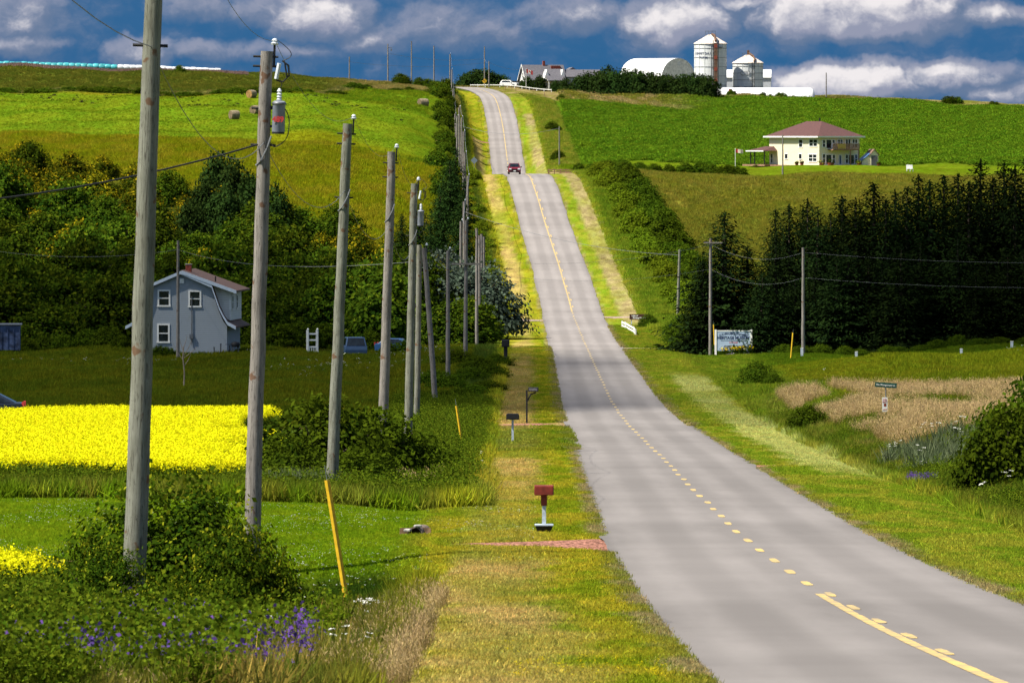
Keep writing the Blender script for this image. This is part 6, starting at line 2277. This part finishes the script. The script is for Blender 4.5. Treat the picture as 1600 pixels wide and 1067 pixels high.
# arched barn
d = 1945
g = pt(1060, 132, d)
AR_END = mat('barn_end_boards', (.78, .76, .70), .8, .12, 1.5)
qb = empty('arched_barn', g, math.radians(-46), 'white arched roof barn behind dark trees on the hilltop', 'barn')
w_, h_, l_ = 12.4, 6.6, 15.0
arc = [(math.cos(PI * i / 20) * w_ / 2, .4 + (h_ - .4) * (math.sin(PI * i / 20) ** .86)) for i in range(21)]
obj('roof', MB().prism([(0, x, z) for x, z in arc] + [(0, x * .985, z - .14) for x, z in reversed(arc)], (-l_, 0, 0)), WHITEROOF, qb, True)
end = obj('end_wall', MB().prism([(-.25, x * .98, z - .08) for x, z in arc] + [(-.25, -w_ / 2 * .98, -1.5), (-.25, w_ / 2 * .98, -1.5)], (.12, 0, 0)), AR_END, qb)
obj('rear_wall', MB().prism([(-l_ + .2, x * .98, z - .08) for x, z in arc] + [(-l_ + .2, -w_ / 2 * .98, -1.5), (-l_ + .2, w_ / 2 * .98, -1.5)], (.12, 0, 0)), AR_END, qb)
obj('side_wall', MB().box((-l_ / 2, -w_ / 2, -.5), (l_, .12, 1.9)).box((-l_ / 2, w_ / 2, -.5), (l_, .12, 1.9)), AR_END, qb)
for yy in (-3.6, 3.9):
    window(end, (-.13, yy, 2.0), (0, 1, 0), (1, 0, 0), .9, .6, 1, 1, bar=.06)
window(end, (-.13, .3, 5.2), (0, 1, 0), (1, 0, 0), .5, .7, 1, 1, bar=.06, pane=AR_END)
for i in range(3):
    obj('roof_vent', MB().add([(-3.0 - 4.2 * i, -5.3, 3.0), (-4.6 - 4.2 * i, -5.1, 3.3), (-3.8 - 4.2 * i, -6.3, 3.15), (-3.8 - 4.2 * i, -5.75, 1.9)], [(0, 1, 2), (0, 2, 3), (1, 3, 2), (0, 3, 1)]), METAL, qb)


def silo(x, d, half_px, y_top, y_base, y_apex, label, bands, words, wz):
    g = pt(x, y_base, d)
    s = pxm(d)
    R = half_px / s
    hb = (y_base - y_top) / s
    ha = (y_base - y_apex) / s
    r = empty('grain_silo', g, 0, label, 'silo', None)
    SIL = MATS.get('silo_sheet') or mat('silo_sheet', (.66, .68, .70), .4, .06, 1.2, .25, 14, stretch=(.2, .2, 3))
    wall = obj('wall', MB().lathe([(R, -2), (R, hb)], (0, 0, 0), 40), SIL, r, True)
    roof = obj('roof', MB().lathe([(R * 1.05, hb - .06), (R * 1.05, hb + .06), (R * .12, ha - .1), (0, ha)], (0, 0, 0), 40), mat('silo_roof', (.72, .62, .56), .6, .1, 1.5), r, False)
    for i in range(20):
        w = 2 * PI * i / 20
        obj('roof_rib', MB().tube([(R * 1.03 * math.cos(w), R * 1.03 * math.sin(w), hb + .1), (R * .13 * math.cos(w), R * .13 * math.sin(w), ha - .06)], .05, 4), MATS['silo_roof'], roof)
    for i in range(bands):
        z = hb * (i + .5) / bands
        obj('hoop', MB().lathe([(R + .03, z - .05), (R + .07, z - .05), (R + .07, z + .05), (R + .03, z + .05)], (0, 0, 0), 40), METAL, r)
    for i in range(16):
        w = 2 * PI * i / 16
        obj('stiffener', MB().box((math.cos(w) * (R + .03), math.sin(w) * (R + .03), hb / 2 - .5), (.09, .06, hb + 1), rz=w), SIL, wall)
    for k, (tx, dz, sz) in enumerate(words):
        n = len(tx)
        for i, chh in enumerate(tx):
            if chh == ' ':
                continue
            ang = -PI / 2 - .50 + (i - (n - 1) / 2) * sz * .78 / R
            text('lettering', chh, sz, INK, wall, ((R + .06) * math.cos(ang), (R + .06) * math.sin(ang), wz + dz), (PI / 2, 0, ang + PI / 2), .02)
    return r, R, hb, ha


RUST = mat('rusty_steel', (.15, .085, .058), .8, .3, 4)
r, R, hb, ha = silo(1110, 1925, 25, 69, 141, 54.5, 'tall white grain silo with a rusty elevator leg', 5, [('SUNNYDALE', 0, .85), ('FARM', -1.05, .75)], 9.1)
leg = obj('elevator_leg', MB().box((1.2, -R - .9, hb / 2 - .6), (.9, .8, hb + 1.6)), RUST, r)
for sx in (-.62, .62):
    obj('leg_rail', MB().box((1.2 + sx, -R - 1.2, hb / 2 - .4), (.16, .16, hb + 2.6)), DARKM, leg)
for i in range(4):
    obj('leg_panel', MB().box((1.2, -R - 1.33, hb * (.2 + .25 * i)), (.8, .08, .9)), BRICKR, leg)
for sx in (-1.2, -.4, .4, 1.2):
    obj('head_post', MB().box((sx, 0, ha + .35), (.1, .1, 1.1)), METAL, r)
obj('head_rail', MB().box((0, 0, ha + .85), (2.6, .1, .1)), METAL, r)
obj('spout', MB().tube([(1.2, -R - .8, hb + .6), (1.0, -R * .6, ha - .2), (.4, -.4, ha + .1)], .28, 8), RUST, r, True)
obj('ladder_platform', MB().box((2.4, -R * .9, hb - .9), (1.2, 1.2, .12)).box((2.9, -R * .9 - .5, hb - .4), (.08, .08, 1.0)), METAL, r)
r, R, hb, ha = silo(1168.5, 1932, 23.5, 99, 141, 86, 'shorter white grain silo right of the tall one', 4, [], 0)
obj('name_board', MB().box((-.75, -R - .07, hb * .62), (2.2, .06, .85)), DARKM, r)
nb = obj('name_panel', MB().box((-.75, -R - .105, hb * .62), (2.0, .02, .66)), WHITEROOF, r)
text('lettering', 'WESTEEL', .42, INK, nb, (-.75, -R - .125, hb * .62), bold=.01)
obj('ladder', MB().box((1.0, -R - .15, hb / 2), (.12, .12, hb + .6)).box((1.5, -R - .12, hb / 2), (.12, .12, hb + .6)), DARKM, r)
obj('spout', MB().tube([(1.5, -R - .1, hb + .4), (1.7, -R * .6, hb + 1.0), (1.3, -R * .3, ha - .3), (.2, 0, ha + .5)], .24, 8), RUST, r, True)
obj('head_box', MB().box((.1, 0, ha + .4), (.6, .6, 1.5)), RUST, r)
obj('head_rail', MB().box((-1.3, 0, ha - .2), (.1, .1, 1.0)).box((-.7, 0, ha - .1), (.1, .1, 1.2)).box((-1.0, 0, ha + .35), (.7, .1, .1)), METAL, r)
# storage shed behind the silos
g = pt(1169, 140, 1950)
ss = empty('storage_shed', g, math.radians(-3), 'pale shed with a low sloping roof behind the shorter silo', 'shed')
obj('wall', MB().box((0, 0, 1.2), (11.6, 6, 3.8)), mat('pale_sheet', (.50, .53, .60), .5, .06, 2), ss)
obj('roof', MB().prism([(-6, -3.3, 3.05), (-6, 0, 5.0), (-6, 3.3, 3.05), (-6, 3.3, 2.9), (-6, 0, 4.8), (-6, -3.3, 2.9)], (11.9, 0, 0)), WHITEROOF, ss)
# white tunnel shed
g = pt(1196, 155, 1903)
ts_ = empty('tunnel_shed', g, math.radians(2.2), 'long low white tunnel shed in front of the silos', 'shed')
n = 18
mb = MB()
xs = np.concatenate([np.linspace(-12.0, 11.0, 17), [11.5, 11.9, 12.15]])
sc = np.concatenate([np.ones(17), [.95, .82, .55]])
for X_, k in zip(xs, sc):
    for i in range(n + 1):
        w = PI * i / n
        wob = 1 + .012 * math.sin(X_ * 2.7)
        mb.v.append((X_, -math.cos(w) * 3.4 * k, math.sin(w) ** .8 * 3.1 * k * wob - .3))
for j in range(len(xs) - 1):
    for i in range(n):
        q = j * (n + 1) + i
        mb.f.append((q, q + n + 1, q + n + 2, q + 1))
mb.f.append(tuple(range(n + 1)))
mb.f.append(tuple((len(xs) - 1) * (n + 1) + i for i in reversed(range(n + 1))))
obj('cover', mb, WHITEROOF, ts_, True)
obj('base_rail', MB().box((0, -3.42, -.1), (23.4, .12, .5)), METAL, ts_)
# red machine
q = at(1143, 1896)
rm = empty('red_tractor', q, .3, 'tiny red machine parked by the tunnel shed', 'tractor')
obj('body', MB().box((.4, 0, .75), (1.3, .6, .6)).box((-.3, 0, 1.1), (.7, .8, .9)), RBOX, rm)
for sx, rw in ((-.5, .55), (.8, .35)):
    for sy in (-.45, .45):
        w = obj('wheel', MB().lathe([(0, -.12), (rw, -.12), (rw, .12), (0, .12)], (0, 0, 0), 14), RUBBER, rm, loc=(sx, sy, rw))
        w.rotation_euler.x = PI / 2
# guard rail on the hilltop and timber rail by the farm lane
gr = empty('guard_rail', at(775, 1878), 0, 'white guard rail before the farmhouse on the hilltop', 'guard rail')
o0 = Vector(gr.location)
prev = None
for i in range(12):
    x = 735 + i * 11.5
    if 765 < x < 772:
        continue
    q = at(x, 1886 - (i * .8))
    obj('post', MB().box(q - o0 + Vector((0, 0, .3)), (.16, .16, .9)), WHITE, gr)
    if prev is not None:
        A, B = prev - o0 + Vector((0, -.12, .58)), q - o0 + Vector((0, -.12, .58))
        obj('rail', MB().prism([A + Vector((0, -.03, -.09)), A + Vector((0, .03, -.09)), A + Vector((0, .03, .09)), A + Vector((0, -.03, .09))], B - A), WHITE, gr)
    prev = q
tr = empty('timber_rail', at(880, 1176), 0, 'brown timber barrier at the end of the red farm lane', 'barrier')
o0 = Vector(tr.location)
for i in range(6):
    obj('post', MB().box((-2.2 + .88 * i, 0, .25), (.14, .14, .9)), DECKW, tr)
for hz in (.25, .55):
    obj('rail', MB().box((0, -.1, hz), (4.8, .08, .16)), DECKW, tr)
# field posts along the right verge of the hilltop
for i, x in enumerate([790, 800, 806, 833, 836, 851, 891]):
    q = at(x, 1845 - i * 6)
    o = obj('fence_post', MB().box((0, 0, .45), (.12, .12, 1.2)).box((0, 0, 1.05), (.15, .15, .04)), DECKW, loc=q)
    tag(o, '%s old fence post from the left in the rough grass below the farmhouse' % ordinal(i), 'post', 'old fence posts')

# ------------------------------------------------------------------ hay bales and wrapped rows
HAY = mat('hay', (.25, .20, .13), .95, .25, 3, .8, 14, stretch=(1, 4, 4))
HAYD = mat('hay_end', (.17, .125, .075), .95, .3, 6, .8, 20)
HAYO = mat('rusty_hay_end', (.30, .17, .06), .95, .3, 6)
for i, (x, dd, w, hh, rz, lb, em) in enumerate([(366, 1290, 1.45, .78, .5, 'nearest of the three round bales behind the second pole', HAYD), (399, 1345, 1.45, .78, .9, 'middle round bale half hidden by the second pole', HAYD),
                                              (393, 1425, 1.45, .78, .9, 'farthest round bale left of the second pole top, rusty at its end', HAYO), (661, 1500, 1.75, .85, .55, 'lone grey round bale in the green field left of the pole row', HAYD),
                                              (689, 1330, 1.45, .78, 1.2, 'round bale half hidden in the hedgerow', HAYO)]):
    q = at(x, dd)
    r = empty('round_bale', q, rz, lb, 'hay bale', 'round hay bales')
    n = 26
    rr = random.Random(i)
    mb = MB()
    R = hh
    for sx in np.linspace(-w / 2, w / 2, 7):
        k = 1 - .06 * (abs(sx) > w * .45)
        for a_ in range(n):
            t = 2 * PI * a_ / n
            rad = R * k * (1 + rr.uniform(-.018, .018))
            mb.v.append((sx, rad * math.cos(t), max(rad * math.sin(t), -R * .93)))
    for s_ in range(6):
        for a_ in range(n):
            b_ = (a_ + 1) % n
            mb.f.append((s_ * n + a_, s_ * n + b_, (s_ + 1) * n + b_, (s_ + 1) * n + a_))
    o = obj('roll', mb, HAY, r, True, loc=(0, 0, R * .9))
    for s_ in (-1, 1):
        m2 = MB().add([(s_ * w / 2, 0, 0)] + [(s_ * w / 2 * 1.005, R * .94 * math.cos(2 * PI * a_ / n), max(R * .94 * math.sin(2 * PI * a_ / n), -R * .93)) for a_ in range(n)],
                      [(0, 1 + a_, 1 + (a_ + 1) % n) if s_ > 0 else (0, 1 + (a_ + 1) % n, 1 + a_) for a_ in range(n)])
        obj('end_face', m2, em, r, loc=(0, 0, R * .9))


def wrapped_row(xa, xb, d, ya, yb, m, label):
    """in-line wrapped bales: a tube that bulges at every bale"""
    A, B = at(xa, d), at(xb, d)
    r = empty('wrapped_bale_row', A, 0, label, 'wrapped bales')
    L = (B - A).length
    nb = int(L / 1.35)
    rr = random.Random(3)
    ha_ = (HORIZON - ya) * d / FPX - A.z
    hb_ = (HORIZON - yb) * d / FPX - B.z
    for i in range(nb):
        t0, t1 = i / nb, (i + 1) / nb
        h_ = (ha_ + (hb_ - ha_) * t0) * rr.uniform(.93, 1.04)
        mb = MB()
        P0, P1_ = (B - A) * t0, (B - A) * t1
        n = 12
        prof = [(0, .86), (.12, .97), (.5, 1.0), (.88, .97), (1, .86)]
        for q, k in prof:
            c = P0.lerp(P1_, q)
            for a_ in range(n):
                t = 2 * PI * a_ / n
                mb.v.append((c.x, c.y + math.cos(t) * h_ * .5 * k, c.z + h_ * .5 + math.sin(t) * h_ * .5 * k))
        for s_ in range(4):
            for a_ in range(n):
                b_ = (a_ + 1) % n
                mb.f.append((s_ * n + a_, s_ * n + b_, (s_ + 1) * n + b_, (s_ + 1) * n + a_))
        mb.f.append(tuple(range(n)))
        mb.f.append(tuple(4 * n + a_ for a_ in reversed(range(n))))
        obj('bale', mb, m, r, True)
    return r


wrapped_row(-60, 183, 1735, 94, 100.5, mat('teal_wrap', (.06, .36, .40), .35, .2, 1.2), 'long row of teal wrapped bales on the left skyline')
wrapped_row(184, 345, 1738, 100.5, 107, mat('white_wrap', (.66, .68, .72), .35, .15, 1.2), 'row of white wrapped bales right of the teal row')
M_CLOD = leaf_mat('dark_clod', (.02, .02, .012), (.04, .035, .02), 0, .2)
CLOD = build_tuft('clod_shape', [blob(700, 18, (0, 0, .12), (.2, .2, .08), .3, (0, 1))], M_CLOD)
X, D = sample(150, 1380, 1440, -110, -20, 60, lambda X, D, o, xi: fnoise(X * .1, D * .05, 95) > .45, wd=0)
scatter('dark_clods', 'dark clods dotting the upper hay field', 'clods', X, D, [CLOD], .5, 1.1, seed=60)
STUB = build_tuft('stubble_shape', [tuft('', 705, 24, .6, .4, .02, None, .2)], leaf_mat('pink_stubble', (.16, .10, .09), (.34, .22, .19), .2, .2))
X, D = sample(5200, 1712, 1730, -118, -58, 61, lambda X, D, o, xi: xi < 386, rel=False, wd=0)
scatter('pink_stubble', 'pinkish dry stubble strip below the wrapped bales', 'stubble', X, D, [STUB], .7, 1.4, seed=61)
# bare sapling before the grey house
sp_ = MB()
sp_.tube([(0, 0, -.2), (.05, 0, 1.2), (-.05, 0, 2.2), (0, 0, 3.0)], [.05, .045, .04, .03], 6)
for (z, dx, dz) in ((2.0, -.75, 1.3), (2.3, .6, 1.3), (2.6, -.35, 1.2), (1.6, .5, .9), (2.9, .25, .9), (2.2, .9, .8)):
    sp_.tube([(0, 0, z), (dx * .6, .05, z + dz * .5), (dx, 0, z + dz)], [.025, .018, .006], 5)
g = at(287, 520)
sr = empty('bare_sapling', g, 0, 'thin leafless sapling in the meadow before the grey house', 'sapling')
obj('trunk', sp_, mat('sapling_bark', (.30, .24, .18), .9, .2, 6), sr)


# ------------------------------------------------------------------ vehicles
def vehicle(name, loc, rz, label, paint, L, W, Hh, prof_low, prof_cab, cab_in=.14, lamps=True, rails=False):
    """length along local y, front at -y; profiles are (y, z) lists"""
    r = empty(name, loc, rz, label, 'car')
    mb = MB().prism([(-W / 2, y, z) for y, z in prof_low], (W, 0, 0))
    bevelled('body', mb, paint, .07, r, 2)
    n = len(prof_cab)
    zlo = min(z for _, z in prof_cab)
    zhi = max(z for _, z in prof_cab)
    vs = []
    for s in (-1, 1):
        for y, z in prof_cab:
            vs.append((s * (W / 2 - .06 - cab_in * (z - zlo) / (zhi - zlo)), y, z))
    fs = [tuple(range(n)), tuple(reversed(range(n, 2 * n)))] + [(i, n + i, n + (i + 1) % n, (i + 1) % n) for i in range(n)]
    cab = bevelled('cabin', MB().add(vs, fs), paint, .05, r, 2)
    # glass panels just proud of the cabin
    def quad(i, j, inset, nm):
        p = [Vector(vs[i]), Vector(vs[n + i]), Vector(vs[n + j]), Vector(vs[j])]
        c = sum(p, Vector()) / 4
        nrm = (p[1] - p[0]).cross(p[2] - p[1]).normalized()
        if nrm.dot(c - Vector((0, c.y * 0, zlo))) < 0 and nrm.z < 0:
            nrm = -nrm
        q = [c + (v - c) * inset for v in p]
        if (c - Vector((0, 0, zlo + .2))).dot(nrm) < 0:
            nrm = -nrm
        obj(nm, MB().prism([v - nrm * .03 for v in q], nrm * .045), GLASS, cab)
    quad(1, 0, .88, 'windscreen')
    quad(n - 2, n - 1, .88, 'rear_window')
    for s in (-1, 1):
        pts = [Vector(vs[(0 if s < 0 else n) + i]) for i in range(n)]
        c = sum(pts, Vector()) / n
        q = [c + (v - c) * .80 for v in pts]
        obj('side_window', MB().prism([v + Vector((s * .012, 0, 0)) for v in q], (s * .02, 0, 0)), GLASS, cab)
    wr = .36
    for sy in (-L * .32, L * .30):
        for s in (-1, 1):
            w = obj('wheel', MB().lathe([(.0, -.11), (wr * .9, -.11), (wr, -.07), (wr, .07), (wr * .9, .11), (0, .11)], (0, 0, 0), 20), RUBBER, r, True, loc=(s * (W / 2 - .1), sy, wr))
            w.rotation_euler.y = PI / 2
            k = obj('rim', MB().lathe([(0, s * .115), (wr * .6, s * .115), (wr * .62, s * .10)], (0, 0, 0), 16), CHROME, w)
    yf = min(y for y, _ in prof_low)
    if lamps:
        for s in (-1, 1):
            bevelled('headlight', MB().box((s * (W / 2 - .27), yf + .02, .80), (.38, .14, .19)), LIGHTG, .03, r)
            obj('mirror', MB().box((s * (W / 2 + .09), yf + L * .33, 1.08), (.24, .12, .17)), DARKM, r)
        obj('grille', MB().box((0, yf - .005, .70), (.82, .08, .22)), DARKM, r)
        obj('bumper_insert', MB().box((0, yf - .01, .36), (W * .78, .08, .16)), DARKM, r)
        obj('number_plate', MB().box((0, yf - .05, .50), (.34, .03, .15)), WHITE, r)
    for s in (-1, 1):
        obj('tail_light', MB().box((s * (W / 2 - .17), -yf - .03, .92), (.22, .12, .26)), INKRED, r)
    if rails:
        for s in (-1, 1):
            obj('roof_rail', MB().tube([(s * (W / 2 - .26), -L * .12, zhi + .07), (s * (W / 2 - .26), L * .36, zhi + .07)], .03, 6), METAL, r)
    return r


def paint_mat(name, col):
    m = mat(name, col, .3, .05, 3, spec=.5)
    return m


SUVL = [(-2.2, .28), (-2.25, .55), (-2.15, .92), (-1.05, 1.06), (2.15, 1.06), (2.25, .8), (2.2, .28)]
SUVC = [(-1.1, 1.04), (-.35, 1.62), (1.75, 1.64), (2.15, 1.04)]
cx, cd = -.2, 1146.0
cX = (803.5 - 800) * cd / FPX
vehicle('red_car', (cX, cd, float(road_z(cd)) + .03), math.radians(1.5), 'dark red car coming over the crest with its lights on', paint_mat('red_car_paint', (.17, .008, .022)), 4.5, 1.85, 1.65, SUVL, SUVC, .2, True, True)
q = at(796, 1888)
vehicle('white_car', (q.x, q.y, q.z + .02), math.radians(70), 'white car parked beside the farmhouse on the hilltop', paint_mat('white_car_paint', (.78, .78, .78)), 4.4, 1.8, 1.5, SUVL, SUVC, .2)
q = at(553, 688)
vehicle('blue_van', (q.x, q.y, q.z + .05), math.radians(186), 'blue van parked beyond the meadow right of the arbour', paint_mat('blue_van_paint', (.05, .10, .20)), 4.7, 2.0, 1.9, [(-2.2, .28), (-2.25, .6), (-2.15, 1.0), (-1.2, 1.15), (2.3, 1.15), (2.35, .8), (2.3, .28)],
        [(-1.3, 1.13), (-.4, 1.88), (2.0, 1.9), (2.32, 1.13)], .16)
q = at(622, 700)
vehicle('blue_car', (q.x, q.y, q.z + .02), math.radians(80), 'small blue car half hidden between the fourth and fifth poles', paint_mat('blue_car_paint', (.04, .13, .33)), 4.1, 1.7, 1.4, [(-2.0, .28), (-2.05, .55), (-1.95, .8), (-1.0, .92), (2.0, .92), (2.05, .7), (2.0, .28)],
        [(-1.0, .9), (-.35, 1.38), (1.1, 1.4), (1.8, .9)], .16, False)
q = at(-26, 402)
vehicle('dark_car', (q.x, q.y, q.z + .05), math.radians(-90), 'dark blue car showing its sloping rear above the yellow crop at the left edge', paint_mat('dark_car_paint', (.012, .018, .035)), 4.3, 1.75, 1.42, [(-2.1, .3), (-2.15, .6), (-2.05, .85), (-1.0, .98), (2.05, 1.0), (2.15, .7), (2.1, .3)],
        [(-1.0, .96), (-.3, 1.5), (.7, 1.52), (1.75, .98)], .18, False)

# ------------------------------------------------------------------ clouds that shade the valley
CLOUDM, T, out = new_mat('cloud_puff')
df = T.node('ShaderNodeBsdfDiffuse')
df.inputs[0].default_value = (.9, .9, .92, 1)
tp_ = T.node('ShaderNodeBsdfTransparent')
mx = T.node('ShaderNodeMixShader')
mx.inputs[0].default_value = .42
T.link(tp_.outputs[0], mx.inputs[1])
T.link(df.outputs[0], mx.inputs[2])
T.link(mx.outputs[0], out.inputs[0])


def cloud(cx_, cd_, rx, ry, label, up=900.0, seed=0):
    """a lumpy cumulus in the sun's path over the given ground point"""
    z0 = H(cx_, cd_)
    C = Vector((cx_, cd_, z0)) + TO_SUN * (up / TO_SUN.z)
    rng = np.random.default_rng(seed)
    bm = bmesh.new()
    bmesh.ops.create_icosphere(bm, subdivisions=4, radius=1.0)
    ph = rng.uniform(0, 6.28, 8)
    for v in bm.verts:
        a = math.atan2(v.co.y, v.co.x)
        l = 1 + .16 * math.sin(3 * a + ph[0]) + .09 * math.sin(7 * a + ph[1]) + .07 * math.sin(11 * a + ph[2] + v.co.z * 4) + .06 * math.sin(9 * v.co.z + ph[3] + 5 * a)
        z = v.co.z * (.5 if v.co.z > 0 else .12)
        v.co = Vector((v.co.x * rx * l, v.co.y * ry * l, z * min(rx, ry) * l))
    me = bpy.data.meshes.new('cloud')
    bm.to_mesh(me)
    bm.free()
    me.polygons.foreach_set('use_smooth', [True] * len(me.polygons))
    me.materials.append(CLOUDM)
    o = bpy.data.objects.new('cloud', me)
    o.location = C
    COL.objects.link(o)
    return tag(o, label, 'cloud', 'clouds overhead')


cloud(-48, 610, 50, 222, 'small cumulus overhead shading the meadow and the grey house', seed=1)
cloud(66, 715, 36, 130, 'small cumulus overhead shading the spruce side of the valley', seed=2)
